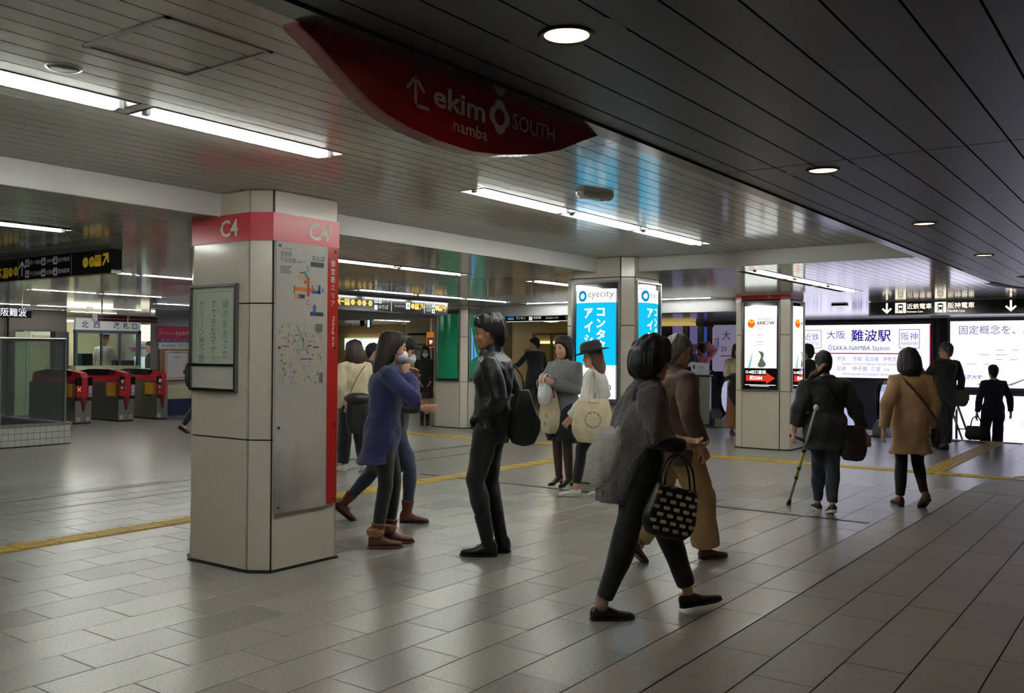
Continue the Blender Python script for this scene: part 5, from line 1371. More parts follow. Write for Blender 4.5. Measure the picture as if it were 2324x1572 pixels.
# small wall sign on passage at left
t, S = hang_sign('bright white lettered sign at the left edge above the passage', (6.55, 15.2, 0), (1, 0, 0), 0.98, 1.97, 2.09, (0, -1, 0), 2.10)
m = MB(); text(m, S, '大阪難波', 0.35, 1.99, w=0.55); m.build('lettering', emis('far_sign_white2', (235, 240, 255), 1.6), t)
for x in (0.15, 0.85):
    m = MB(); m.tube([(x, 0, 2.10), (x, 0, 2.375)], 0.012, 6); m.build('hanger', steel, t)
# ------------------------------------------------------------------ people: one continuous body each, clothes and hair as children
def fabric(name, rgb, rough=0.85, sheen=0.25, noise=0.12, ns=14, bump=0.35, bs=120, **k):
    return mat('cloth_' + name, rgb, rough=rough, sheen=sheen, noise=noise, nscale=ns, bump=bump, bscale=bs, **k)
skin_m = mat('skin', (206, 156, 126), rough=0.5, noise=0.05, nscale=20)
skin_d = mat('skin_shade', (186, 132, 102), rough=0.5, noise=0.05, nscale=20)
hair_k = mat('hair_black', (16, 13, 12), rough=0.55, bump=0.6, bscale=60, stretch=(1, 1, 0.15))
hair_b = mat('hair_brown', (34, 22, 18), rough=0.52, bump=0.6, bscale=60, stretch=(1, 1, 0.15))
hair_g = mat('hair_grey', (110, 104, 98), rough=0.55, noise=0.3, nscale=30, bump=0.6, bscale=60, stretch=(1, 1, 0.2))
eye_m = mat('eye_dark', (26, 18, 16), rough=0.2)
lip_m = mat('lips', (170, 96, 88), rough=0.5)
mask_m = mat('mask_white', (225, 228, 232), rough=0.7, bump=0.3, bscale=90)
leather_k = mat('leather_black', (15, 14, 18), rough=0.46, bump=0.35, bscale=26)
shoe_k = mat('shoe_black', (18, 16, 16), rough=0.4, bump=0.15, bscale=60)
shoe_br = mat('shoe_brown', (92, 48, 28), rough=0.42, bump=0.15, bscale=60)
shoe_w = mat('shoe_white', (216, 214, 206), rough=0.6)
sole_w = mat('sole_white', (208, 204, 192), rough=0.6)

def voxel(mb, size, smooth=3, wrinkle=0.0, wdir=(1, 1, 1), seed=0.0, factor=0.5):
    """fuse the overlapping closed shapes of mb into one continuous surface"""
    me = bpy.data.meshes.new('fuse'); me.from_pydata([tuple(p) for p in mb.v], [], mb.f); me.update()
    o = bpy.data.objects.new('fuse', me); SCR.collection.objects.link(o)
    r = o.modifiers.new('r', 'REMESH'); r.mode = 'VOXEL'; r.voxel_size = size; r.use_smooth_shade = True
    if smooth:
        s = o.modifiers.new('s', 'SMOOTH'); s.iterations = smooth; s.factor = factor
    dg = scratch_graph()
    out = bpy.data.meshes.new_from_object(o.evaluated_get(dg))
    bpy.data.objects.remove(o); bpy.data.meshes.remove(me)
    if wrinkle:
        n = len(out.vertices); co = np.empty(n * 3); out.vertices.foreach_get('co', co); co = co.reshape(-1, 3)
        no = np.empty(n * 3); out.vertices.foreach_get('normal', no); no = no.reshape(-1, 3)
        x, y, z = co[:, 0] * wdir[0] + seed, co[:, 1] * wdir[1] + seed * 1.7, co[:, 2] * wdir[2]
        w = np.sin(22 * z + 9 * x + 3.0 * np.sin(11 * y + 5 * z + seed)) + 0.8 * np.sin(31 * x - 17 * z + 2.5 * np.sin(13 * y - 9 * z)) + 0.6 * np.sin(47 * y + 15 * z + 3 * np.sin(9 * x + seed))
        co = co + no * (w * wrinkle)[:, None]
        out.vertices.foreach_set('co', co.reshape(-1)); out.update()
    out.polygons.foreach_set('use_smooth', [True] * len(out.polygons))
    return out
def part(name, mesh, m, parent):
    mesh.name = name; mesh.materials.clear(); mesh.materials.append(m)
    return link(name, mesh, parent)
V = Vector
BASE = dict(pel=(0, 0, .95), nck=(-.015, 0, 1.425), hd=(.015, 0, 1.582),
            hip=(0, .088, .92), kne=(.02, .092, .50), ank=(-.02, .095, .085), sh=(-.012, .166, 1.380), el=(-.03, .235, 1.10), wr=(.05, .245, .86))
def joints(pose, s):
    J = {}
    for k, v in BASE.items():
        if k in ('pel', 'nck', 'hd'):
            J[k] = V(pose.get(k, v)) * s
        else:
            for sd, sg in (('L', 1), ('R', -1)):
                d = (v[0], v[1] * sg, v[2])
                J[k + sd] = V(pose.get(k + sd, d)) * s
    return J
def hand(mb, W, d, n, side, s, curl=0.35):
    """palm, four unequal fingers and a thumb; d along the hand, n out of the palm"""
    d = d.normalized(); n = (n - d * n.dot(d)).normalized(); w = d.cross(n) * side
    mb.capsule([W - d * .01 * s, W + d * .035 * s, W + d * .075 * s], [(.026 * s, .017 * s), (.038 * s, .016 * s), (.040 * s, .014 * s)], 10, flat=w)
    for i, (o, L) in enumerate(((-.0315, .058), (-.0105, .072), (.0105, .078), (.0315, .070))):
        p = W + d * .082 * s + w * o * s; dirn = (d + w * o * 3.2).normalized(); pts = [p - dirn * .02 * s, p]
        a = curl * (0.55 + 0.08 * i)
        for k in range(3):
            ca, sa = math.cos(a * (k + 1)), math.sin(a * (k + 1))
            p = p + (dirn * ca + n * sa) * (L * s * (.42, .33, .25)[k]); pts.append(p)
        mb.capsule(pts, [.0085 * s, .0085 * s, .008 * s, .0075 * s, .0065 * s], 7)
    p = W + d * .02 * s + w * .030 * s
    dt = (d * .75 + w * .6 + n * .35).normalized()
    q = p + dt * .035 * s; r = q + (d * .9 + w * .15 + n * (.3 + curl * .5)).normalized() * .032 * s
    mb.capsule([p - dt * .02 * s, p, q, r], [.011 * s, .012 * s, .0105 * s, .008 * s], 7)
HEAD = [(-.120, .050, .022, .022), (-.108, .040, .046, .038), (-.085, .022, .069, .051), (-.055, .008, .081, .060), (-.02, .002, .088, .067), (.015, -.002, .093, .072), (.045, -.006, .095, .0745), (.070, -.008, .087, .069), (.092, -.010, .070, .056), (.108, -.011, .047, .038), (.117, -.011, .020, .017)]
def head_shapes(mb, T, s, nose=1.0):
    def tr(p): return T @ (V(p) * s)
    mb.loft([[tr((cx + rx * math.cos(2 * math.pi * i / 20), ry * math.sin(2 * math.pi * i / 20), z)) for i in range(20)] for z, cx, rx, ry in HEAD])
    R3 = T.to_3x3()
    def el(c, r): mb.ell(tr(c), [q * s for q in r], 10, 7, R3)
    el((.094, 0, -.030), (.020 * nose, .015, .016)); el((.086, 0, -.008), (.014, .010, .030))
    el((.078, 0, .026), (.014, .048, .011)); el((.078, 0, -.066), (.014, .024, .013)); el((.068, 0, -.100), (.022, .024, .016))
    for g in (-1, 1):
        el((-.004, g * .073, -.010), (.018, .010, .030)); el((.055, g * .040, -.035), (.026, .022, .022))
    return mb
def rings_hair(levels, T, s, N=36):
    """levels: (z, cx, rx, ry, open half angle in degrees at the face, inner factor)"""
    out = []
    for (z, cx, rx, ry, fa, inn) in levels:
        ring_ = []
        for i in range(N):
            a = 2 * math.pi * i / N; d = math.degrees(abs(math.atan2(math.sin(a), math.cos(a))))
            k = 1.0
            if fa > 0:
                t_ = min(1, max(0, (d - fa + 9) / 18.0)); t_ = t_ * t_ * (3 - 2 * t_); k = inn + (1 - inn) * t_
            ring_.append(T @ (V((cx + rx * k * math.cos(a), ry * k * math.sin(a), z)) * s))
        out.append(ring_)
    return out
DOME = [(.146, -.012, .012, .010, 0, 1), (.141, -.012, .034, .029, 0, 1), (.130, -.012, .060, .050, 0, 1), (.112, -.011, .083, .068, 0, 1), (.090, -.010, .100, .081, 0, 1), (.066, -.010, .109, .088, 0, 1)]
def dome(k, up=0.0, wide=1.0): return [(z + up * (i_ < 5), cx, rx * k, ry * k * wide, fa, inn) for i_, (z, cx, rx, ry, fa, inn) in enumerate(DOME)]
STY = {
 'short': dome(1.0) + [(.048, -.014, .109, .0885, 44, .8), (.02, -.018, .104, .086, 72, .72), (-.012, -.024, .097, .083, 92, .66), (-.045, -.032, .082, .076, 108, .6), (-.078, -.042, .058, .062, 118, .5), (-.098, -.046, .035, .045, 120, .4)],
 'messy': dome(1.09, .010) + [(.048, -.014, .118, .097, 40, .8), (.015, -.02, .114, .095, 68, .72), (-.02, -.028, .106, .09, 92, .66), (-.055, -.036, .088, .08, 108, .6), (-.088, -.046, .062, .064, 118, .5), (-.11, -.05, .035, .045, 120, .4)],
 'bob': dome(1.05, .002, 1.03) + [(.04, -.014, .116, .098, 40, .78), (.0, -.018, .114, .103, 58, .7), (-.05, -.022, .112, .106, 64, .66), (-.10, -.028, .108, .105, 68, .62), (-.14, -.034, .096, .096, 74, .6), (-.168, -.04, .074, .078, 80, .5)],
 'bobfull': dome(1.14, .008, 1.06) + [(.04, -.018, .130, .114, 38, .75), (.0, -.02, .133, .121, 52, .68), (-.05, -.024, .134, .127, 58, .64), (-.10, -.03, .130, .127, 62, .6), (-.14, -.038, .112, .112, 70, .55), (-.168, -.046, .08, .084, 78, .5)],
 'round': dome(1.19, .016, 1.08) + [(.05, -.016, .136, .120, 24, .85), (.015, -.02, .139, .125, 42, .76), (-.025, -.024, .137, .124, 54, .7), (-.062, -.03, .124, .114, 62, .65), (-.095, -.036, .10, .095, 72, .6), (-.118, -.042, .068, .068, 80, .5)],
 'long': dome(1.05, .002, 1.03) + [(.04, -.014, .116, .100, 36, .78), (.0, -.018, .114, .103, 56, .7), (-.06, -.024, .112, .106, 66, .64), (-.12, -.034, .106, .108, 74, .58), (-.20, -.05, .088, .112, 84, .5), (-.28, -.064, .068, .108, 92, .4), (-.34, -.07, .05, .09, 96, .3)],
}
TOR = [(.80, .105, .150), (.90, .118, .168), (.97, .115, .160), (1.06, .100, .138), (1.16, .105, .142), (1.26, .115, .156), (1.33, .112, .166), (1.385, .090, .160), (1.42, .066, .110), (1.45, .052, .060)]
def spine(J, z, s):
    p, n = J['pel'], J['nck']; t = (z * s - p.z) / (n.z - p.z); t = max(-1.2, min(1.1, t))
    return p.x + (n.x - p.x) * t, p.y + (n.y - p.y) * t
def torso(mb, J, s, secs, N=22):
    rings = []
    yaw = math.atan2((J['shL'] - J['shR']).x, -(J['shL'] - J['shR']).y) + math.pi if 0 else 0
    for sec in secs:
        z, rx, ry = sec[:3]; dx = sec[3] if len(sec) > 3 else 0
        cx, cy = spine(J, z, s)
        rings.append([V((cx + dx * s + rx * s * math.cos(2 * math.pi * i / N), cy + ry * s * math.sin(2 * math.pi * i / N), z * s)) for i in range(N)])
    return mb.loft(rings)
class Person:
    def __init__(p, label, loc, face, H, pose=None, build=1.0, voxel_size=0.008, hair='short', hair_mat=None, skin=None, head=(0, 0, 0), curl=(0.35, 0.35), palm=(None, None), face_parts=True, hips=1.0, nose=1.0, group=None):
        pose = pose or {}
        p.s = s = H / 1.70; p.J = J = joints(pose, s); p.vs = voxel_size; p.b = build; p.hips = hips
        p.t = thing('person', label, 'person', loc, R(face), group)
        skin = skin or skin_m
        mb = MB()
        torso(mb, J, s, [(z, rx * build * .88, ry * build * .90) for z, rx, ry in TOR])
        mb.capsule([J['nck'] - V((0, 0, .04)) * s, J['nck'] + (J['hd'] - J['nck']) * .25, J['hd'] + V((-.03, 0, -.06)) * s], [.058 * s, .050 * s, .052 * s], 12)
        for sd, sg in (('L', 1), ('R', -1)):
            mb.capsule([J['hip' + sd], J['hip' + sd].lerp(J['kne' + sd], .45), J['kne' + sd], J['kne' + sd].lerp(J['ank' + sd], .35), J['ank' + sd]], [.078 * s * build, .068 * s * build, .050 * s, .050 * s, .032 * s], 12)
            mb.capsule([J['ank' + sd] + V((-.03, 0, -.03)) * s, J['ank' + sd] + V((.05, 0, -.045)) * s], [.028 * s, .024 * s], 8)
            mb.capsule([J['sh' + sd] - V((0, .03 * sg, 0)) * s, J['sh' + sd], J['sh' + sd].lerp(J['el' + sd], .5), J['el' + sd], J['el' + sd].lerp(J['wr' + sd], .35), J['wr' + sd]], [.055 * s, .052 * s * build, .045 * s * build, .037 * s, .037 * s, .025 * s], 12)
            d = J['wr' + sd] - J['el' + sd]; n = palm[0 if sg > 0 else 1]
            n = V(n) if n else V((0, -sg, 0))
            hand(mb, J['wr' + sd] + d.normalized() * .015 * s, d, n, sg, s, curl[0 if sg > 0 else 1])
        yw, pt, rl = [R(q) for q in head]
        p.T = Matrix.Translation(J['hd']) @ Matrix.Rotation(yw, 4, 'Z') @ Matrix.Rotation(pt, 4, 'Y') @ Matrix.Rotation(rl, 4, 'X')
        head_shapes(mb, p.T, s, nose)
        p.body = part('body', voxel(mb, voxel_size, 2), skin, p.t)
        if hair:
            mb = MB(); mb.loft(rings_hair(STY[hair] if isinstance(hair, str) else hair, p.T, s))
            p.hair = part('hair', voxel(mb, max(voxel_size, .0085), 3, 0.0045 if hair in ('messy', 'round') else 0.0022, (3, 3, .5), H), hair_mat or hair_k, p.t)
        if face_parts:
            for g in (-1, 1):
                m = MB(); m.ell(p.T @ (V((.080, g * .032, -.002)) * s), [.008 * s, .013 * s, .0065 * s], 10, 6, p.T.to_3x3()); m.build('eye', eye_m, p.t, True)
                m = MB(); m.ell(p.T @ (V((.083, g * .034, .024)) * s), [.008 * s, .020 * s, .0045 * s], 10, 6, p.T.to_3x3()); m.build('eyebrow', hair_k, p.t, True)
            m = MB(); m.ell(p.T @ (V((.088, 0, -.066)) * s), [.006 * s, .021 * s, .007 * s], 10, 6, p.T.to_3x3()); m.build('mouth', lip_m, p.t, True)
    def P(p, x, y, z): return V((x, y, z)) * p.s
    def top(p, name, m, hem=.90, ease=.018, sleeve=1.0, flare=0.0, collar=0.0, wr=0.003, sl=.0, cuff=None, shape=None, extra=None, back=0.0, up=1.45):
        """garment over the torso; sleeve: share of the arm covered; flare widens the hem"""
        s, J = p.s, p.J; mb = MB(); secs = []
        base = shape or TOR
        zs = [hem + (base[0][0] - hem) * k / 3.0 for k in range(3)] if hem < base[0][0] else []
        for z in zs:
            k = (base[0][0] - z)
            f = flare * k * 2.2
            secs.append((z, base[0][1] * p.b * p.hips + ease + f * .8, base[0][2] * p.b * p.hips + ease + f, -back * k))
        for z, rx, ry in base:
            if z >= hem - .001 and z <= up:
                hf = p.hips if z < 1.0 else 1.0
                fl = flare * max(0, 1.12 - z)
                secs.append((z, rx * p.b * hf + ease * (1 if z < 1.4 else .6) + fl * .5, ry * p.b * hf + ease * (1 if z < 1.4 else .6) + fl * .6))
        torso(mb, J, s, secs)
        if collar:
            n = J['nck']; mb.capsule([n + V((-.005, 0, -.02)) * s, n + V((.0, 0, collar)) * s], [(.072 * s, .078 * s), (.066 * s, .070 * s)], 16, flat=(1, 0, 0))
        for sd, sg in (('L', 1), ('R', -1)):
            if not sleeve:
                break
            a, e, w = J['sh' + sd], J['el' + sd], J['wr' + sd]
            pts = [a - V((0, .04 * sg, .005)) * s, a, a.lerp(e, .5), e]; rr = [.056 * s * p.b + ease * .5, .056 * s * p.b + ease * .5, .049 * s * p.b + ease * .6 + sl * .5, .043 * s * p.b + ease * .6 + sl * .8]
            if sleeve > .55:
                k = (sleeve - .5) * 2
                pts += [e.lerp(w, k * .5), e.lerp(w, k)]; rr += [.040 * s + ease * .55 + sl, (cuff or .033 * s + ease * .5) + sl]
            mb.capsule(pts[:-1], rr[:-1], 14) if False else mb.tube([pts[0] - (pts[1] - pts[0]) * .2] + pts, [rr[0] * .6] + rr, 14)
        if extra: extra(mb, s, J)
        o = part(name, voxel(mb, max(.0095, p.vs * 1.15), 4, wr, (1, 1, 1), hem * 7 + p.s), m, p.t)
        return o
    def pants(p, name, m, ease=.012, hem=.10, top=.98, wide=0.0, wr=.003, knee=None):
        s, J = p.s, p.J; mb = MB()
        torso(mb, J, s, [(z, rx * p.b * p.hips + ease * .5, ry * p.b * p.hips + ease * .3) for z, rx, ry in TOR if .79 < z < top + .08])
        for sd in 'LR':
            h, k, a = J['hip' + sd], J['kne' + sd], J['ank' + sd]
            an = k.lerp(a, 1 - max(0, hem - .085) / max(.2, (k.z - a.z) / s)) if hem > .085 else a + V((0, 0, -.02)) * s
            mb.tube([h + V((0, 0, .06)) * s, h, h.lerp(k, .45), k, k.lerp(an, .4), an], [.075 * s * p.b + ease, (.086 * s * p.b + ease) * min(1.0, p.hips), .076 * s * p.b + ease + wide * .3, .056 * s * p.b + ease + wide * .6, .054 * s * p.b + ease + wide * .8, .037 * s + ease + wide], 16)
        return part(name, voxel(mb, max(.0095, p.vs * 1.15), 4, wr, (1, 1, .8), p.s * 3), m, p.t)
    def skirt(p, name, m, z1, z0, flare=.03, ease=.02, wr=.003, dx=0.0):
        s, J = p.s, p.J; mb = MB(); secs = []
        for k in range(6):
            z = z1 + (z0 - z1) * k / 5.0
            secs.append((z, .118 * p.b * p.hips + ease + flare * k / 5, .165 * p.b * p.hips + ease + flare * k / 5, dx * k / 5))
        torso(mb, J, s, secs[::-1])
        return part(name, voxel(mb, max(.0095, p.vs * 1.15), 4, wr, (2, 2, .2), p.s * 5), m, p.t)
    def shoe(p, sd, m, kind='dress', yaw=0.0, pitch=0.0, sole=None, shaft=0.0, L=1.0, shaft_m=None):
        s, J = p.s, p.J; a = J['ank' + sd]
        T = Matrix.Translation((a.x, a.y, a.z)) @ Matrix.Rotation(R(yaw), 4, 'Z') @ Matrix.Rotation(R(pitch), 4, 'Y') @ Matrix.Translation((0, 0, -.085 * s))
        if kind == 'heel':
            secs = [(-.055, .020, .060, .095), (-.04, .027, .060, .115), (.0, .030, .052, .118), (.05, .033, .030, .085), (.09, .037, .008, .055), (.13, .036, .002, .042), (.165, .024, .002, .034), (.182, .008, .003, .024)]
        elif kind == 'boot':
            secs = [(-.065, .026, .012, .08), (-.05, .034, .012, .11), (.0, .038, .012, .115), (.05, .040, .012, .088), (.10, .045, .012, .064), (.145, .043, .012, .055), (.18, .032, .012, .046), (.2, .014, .014, .034)]
        else:
            secs = [(-.068, .022, .014, .062), (-.052, .033, .012, .082), (-.01, .037, .012, .088), (.04, .040, .012, .076), (.09, .045, .012, .056), (.14, .044, .012, .047), (.18, .032, .012, .040), (.202, .013, .014, .030)]
        mb = MB(); rings = []
        for x, w, z0, z1 in secs:
            r_ = []
            for i in range(14):
                t_ = 2 * math.pi * i / 14; c, q = math.cos(t_), math.sin(t_)
                zz = (z0 + z1) / 2 + (z1 - z0) / 2 * q; ww = w * (abs(c) ** .6) * (1 if c > 0 else -1) * (1 - .25 * max(0, q))
                r_.append(T @ (V((x * L, ww, zz)) * s))
            rings.append(r_)
        mb.loft(rings)
        if shaft:
            kd = (J['kne' + sd] - a).normalized(); q = a + kd * .02 * s
            mb.tube([T @ (V((-.015, 0, .05)) * s), q, q + kd * (.04 + shaft * .5) * s, q + kd * (.04 + shaft) * s], [.042 * s, .047 * s, .056 * s, .062 * s], 14)
        o = part('shoe', voxel(mb, .0075 if p.vs < .01 else .01, 2, .0008), m, p.t)
        sm = MB(); sole_m = sole or shoe_k
        def outline(k, z):
            pts = [(-.07, .0), (-.06, .026), (-.03, .034), (.03, .037), (.09, .044), (.14, .043), (.18, .032), (.203, .008)]
            pts = pts + [(x, -y) for x, y in reversed(pts)]
            return [T @ (V((x * L * k, y * k, z)) * s) for x, y in pts]
        if kind == 'heel':
            sm.tube([T @ (V((-.04, 0, .0)) * s), T @ (V((-.038, 0, .062)) * s)], [.014 * s, .024 * s], 10)
            sm.loft([[T @ (V((.13 + .055 * math.cos(2 * math.pi * i / 12), .034 * math.sin(2 * math.pi * i / 12), z)) * s) for i in range(12)] for z in (0.0, .006)])
        else:
            sm.loft([outline(1.0, 0.0), outline(1.02, .008), outline(1.0, .017 if kind != 'sneaker' else .026)])
            if kind == 'boot': sm.loft([[T @ (V((-.03 + .036 * math.cos(2 * math.pi * i / 10), .03 * math.sin(2 * math.pi * i / 10), z)) * s) for i in range(10)] for z in (-.012, .012)]) if 0 else None
        sm.build('sole', sole_m, o)
        return o
    def mask(p):
        s = p.s; mb = MB(); mb.ell(p.T @ (V((.060, 0, -.062)) * s), [.060 * s, .062 * s, .052 * s], 16, 10, p.T.to_3x3())
        mb.ell(p.T @ (V((.088, 0, -.045)) * s), [.030 * s, .030 * s, .034 * s], 12, 8, p.T.to_3x3())
        o = part('face_mask', voxel(mb, .008, 2), mask_m, p.t)
        for g in (-1, 1):
            q = MB(); q.tube([p.T @ (V(v) * s) for v in ((.06, g * .058, -.04), (.02, g * .078, -.02), (-.02, g * .078, -.008))], .002, 6); q.tube([p.T @ (V(v) * s) for v in ((.05, g * .056, -.085), (.01, g * .074, -.05), (-.02, g * .076, -.03))], .002, 6); q.build('ear_loop', mask_m, o)
        return o
    def W(p, x, y, z):
        """world point of a local point given at 1.70 m scale"""
        r = p.t.rotation_euler.z; q = V((x, y, z)) * p.s
        return V((p.t.location.x + q.x * math.cos(r) - q.y * math.sin(r), p.t.location.y + q.x * math.sin(r) + q.y * math.cos(r), p.t.location.z + q.z))
def strap(mb, pts, w, th=0.004, up=(0, 0, 1)):
    """flat strap along points"""
    mb.tube(pts, [(w / 2, th)] * len(pts), 8, flat=up)
def smooth_path(pts, n=6):
    """Catmull-Rom through points"""
    P = [V(q) for q in pts]; P = [P[0]] + P + [P[-1]]; out = []
    for i in range(1, len(P) - 2):
        for k in range(n):
            t_ = k / n; a, b_, c, d = P[i - 1], P[i], P[i + 1], P[i + 2]
            out.append(0.5 * ((2 * b_) + (c - a) * t_ + (2 * a - 5 * b_ + 4 * c - d) * t_ ** 2 + (3 * b_ - a - 3 * c + d) * t_ ** 3))
    out.append(P[-2]); return out
def pouch(w, d, h, top=.85, n=24, sag=.12, wr=.003):
    """soft bag body, hanging below the origin, w along x, d along y"""
    mb = MB(); rings = []
    for k in range(9):
        t_ = k / 8.0; z = -h * t_
        ww = w / 2 * (top + (1 - top) * min(1, t_ * 1.6)) * (1 if t_ < .85 else .96 - .25 * (t_ - .85) / .15)
        dd = d / 2 * (0.35 + .65 * math.sin(math.pi * min(1, .12 + t_ * .75))) if t_ < .9 else d / 2 * .55
        ring_ = []
        for i in range(n):
            a = 2 * math.pi * i / n; c, q = math.cos(a), math.sin(a)
            x = ww * (abs(c) ** .55) * (1 if c > 0 else -1); y = dd * (abs(q) ** .8) * (1 if q > 0 else -1)
            ring_.append((x, y, z - sag * h * (1 - (x / (w / 2)) ** 2) * t_ * .5))
        rings.append(ring_)
    mb.loft(rings)
    return voxel(mb, .009, 3, wr, (1.3, 1, .7), w * 9)
# ------------------------------------------------------------------ the people in the concourse
denim = fabric('denim', (44, 54, 78)); black_c = fabric('black', (15, 15, 17)); black_s = fabric('black_suit', (24, 24, 28), bump=0.15)
navy_c = fabric('navy_suit', (27, 29, 44), bump=0.15); grey_k = fabric('grey_knit', (120, 122, 122), bump=0.8, bs=70); cream_k = fabric('cream_knit', (206, 190, 158), bump=0.6, bs=80)
white_c = fabric('white_cotton', (226, 224, 218)); khaki = fabric('khaki', (176, 146, 98)); brown_j = fabric('brown_jacket', (74, 50, 36)); beige_c = fabric('beige_coat', (196, 160, 122))
blue_k = fabric('blue_cardigan', (34, 44, 92), bump=0.6, bs=80); charcoal = fabric('charcoal', (50, 50, 52)); tights = mat('tights', (62, 44, 40), rough=0.6)
def bag_body(name, me, m, parent, loc=(0, 0, 0), rot=(0, 0, 0)):
    o = part(name, me, m, parent); o.location = loc; o.rotation_euler = rot; return o

# --- woman in the blue cardigan with a white mask, right behind the C4 pillar
p = Person('woman in long blue cardigan and white mask, hand raised to chin', (5.04, 4.86, 0), -46, 1.60, dict(pel=(.0, 0, .95), nck=(.045, 0, 1.425), hd=(.085, 0, 1.578), hipL=(.0, .085, .92), hipR=(.0, -.085, .92),
           kneL=(.10, .09, .50), ankL=(.06, .09, .09), kneR=(.03, -.09, .50), ankR=(-.04, -.09, .09), shR=(.03, -.18, 1.38), shL=(.03, .175, 1.38), elR=(.26, -.24, 1.155), wrR=(.20, -.05, 1.36), elL=(.22, .22, 1.15), wrL=(.24, .04, 1.33)),
           hair=None, voxel_size=.0068, head=(4, 6, 0), palm=((0, -1, .3), (0, 1, .3)), curl=(.5, .7))
mb = MB(); mb.loft(rings_hair([(.138, -.012, .034, .03, 0, 1), (.131, -.012, .072, .058, 0, 1), (.108, -.010, .106, .088, 0, 1), (.072, -.012, .118, .098, 0, 1), (.04, -.018, .116, .102, 34, .8), (.0, -.026, .114, .104, 52, .74), (-.06, -.036, .110, .106, 66, .66), (-.12, -.048, .102, .106, 76, .6), (-.18, -.058, .094, .104, 80, .55), (-.22, -.062, .082, .094, 84, .5)], p.T, p.s)); part('hair', voxel(mb, .0085, 3, .0016, (3, 3, .3)), hair_b, p.t)
p.mask()
p.top('cardigan', blue_k, hem=.66, ease=.026, flare=.10, wr=.0035, sl=.006, back=.25, collar=0)
p.pants('leggings', black_c, ease=.004, hem=.10, wr=.0015)
for sd in 'LR':
    o = p.shoe(sd, shoe_br, 'boot', shaft=.05, L=1.0, sole=shoe_br)
    a = p.J['ank' + sd]; m = MB(); m.lathe([(.058, -.01), (.068, .01), (.066, .035), (.052, .05), (.045, .03)], c=(a.x - .008, a.y, a.z + .02), n=18, cap=False); m.build('fur_cuff', fabric('fur_cuff', (150, 98, 52), bump=1.0, bs=60), o, True)

# --- striding person in a dark cap and mask just behind her
p = Person('person in black cap and mask striding right behind the blue cardigan', (5.71, 5.59, 0), -52, 1.59, dict(pel=(.15, 0, .93), nck=(.22, 0, 1.41), hd=(.255, 0, 1.565), hipL=(.16, .085, .90), hipR=(.16, -.085, .90),
           kneR=(.33, -.09, .50), ankR=(.30, -.09, .095), kneL=(.02, .09, .50), ankL=(-.30, .09, .16), shR=(.21, -.165, 1.37), shL=(.21, .165, 1.37), elR=(.18, -.23, 1.08), wrR=(.42, -.18, 1.06), elL=(.20, .25, 1.10), wrL=(.22, .26, .88)),
           hair='bob', voxel_size=.0075, head=(0, 6, 0), palm=((0, -1, 0), (0, 1, .2)), curl=(.6, .3))
p.mask()
p.top('coat', charcoal, hem=.56, ease=.03, flare=.07, wr=.004, sleeve=1.0)
p.skirt('checked_skirt', mat('checked_wool', (46, 44, 46), rough=.8, noise=.7, nscale=26), .75, .46, flare=.035, ease=.022, dx=.0)
p.pants('jeans', denim, ease=.008, hem=.13)
p.shoe('R', shoe_br, 'boot', shaft=.06, yaw=-3); p.shoe('L', shoe_br, 'boot', shaft=.06, pitch=38)
m = MB(); s = p.s
m.ell(p.T @ (V((-.012, 0, .070)) * s), [.122 * s, .104 * s, .082 * s], 18, 10, p.T.to_3x3())
m.loft([[p.T @ (V((.075 + .115 * max(0, math.cos(a)) + .0 * a, .085 * math.sin(a), .045 + dz - .14 * max(0, math.cos(a)) ** 2 * .3)) * s) for a in [2 * math.pi * i / 20 for i in range(20)]] for dz in (0, .012)])
part('cap', voxel(m, .008, 2), black_c, p.t)
t = thing('umbrella', 'closed pale umbrella held upright, tip near the floor behind blue cardigan', 'umbrella', (5.66, 5.33, 0))
m = MB(); m.tube([(0, 0, .02), (0, 0, .06), (.01, 0, .30), (.015, 0, .62), (.015, 0, .70)], [.004, .012, .024, .03, .012], 12); m.build('canopy', fabric('umbrella_grey', (150, 142, 122)), t, True)
m = MB(); m.tube(smooth_path([(.015, 0, .68), (.015, 0, .84), (.015, 0, .90), (.035, 0, .935), (.06, 0, .92), (.065, 0, .88)]), .009, 8); m.build('handle', mat('umbrella_handle', (90, 60, 40), rough=.4), t, True)
m = MB(); m.tube([(0, 0, 0.0), (0, 0, .03)], .003, 6); m.build('tip', steel, t)

# --- woman in a cream sweater seen from behind beside the pillar, with a black bag
p = Person('woman in cream sweater seen from behind, next to the C4 pillar edge', (7.94, 8.14, 0), 75, 1.58, dict(kneL=(.08, .09, .5), ankL=(.12, .09, .09), kneR=(-.02, -.09, .5), ankR=(-.14, -.09, .10)), hair='bobfull', hair_mat=hair_b, voxel_size=.010, face_parts=False)
p.top('sweater', cream_k, hem=.78, ease=.035, flare=.03, sl=.02, wr=.004, collar=.02)
p.pants('trousers', black_c, ease=.02, wide=.02, hem=.11)
p.shoe('L', shoe_w, 'sneaker', sole=sole_w); p.shoe('R', shoe_w, 'sneaker', sole=sole_w, pitch=20)
t = thing('shoulder_bag', 'black bag with drooping flap at the hip of the cream sweater', 'bag', (7.94 + .588 * .10 - .809 * .27, 8.14 - .809 * .10 - .588 * .27, .93), R(-54))
bag_body('body', pouch(.30, .16, .42), mat('nylon_black', (22, 22, 26), rough=.5), t)
m = MB(); m.ell((0, -.03, -.02), (.17, .10, .07), 16, 8); m.build('flap', mat('nylon_black', (22, 22, 26), rough=.5), t, True)
m = MB(); strap(m, smooth_path([(-.12, 0, -.02), (-.05, .02, .16), (.02, .06, .30), (.06, .10, .36)]), .03, up=(0, 1, 0)); m.build('strap', black_c, t, True)

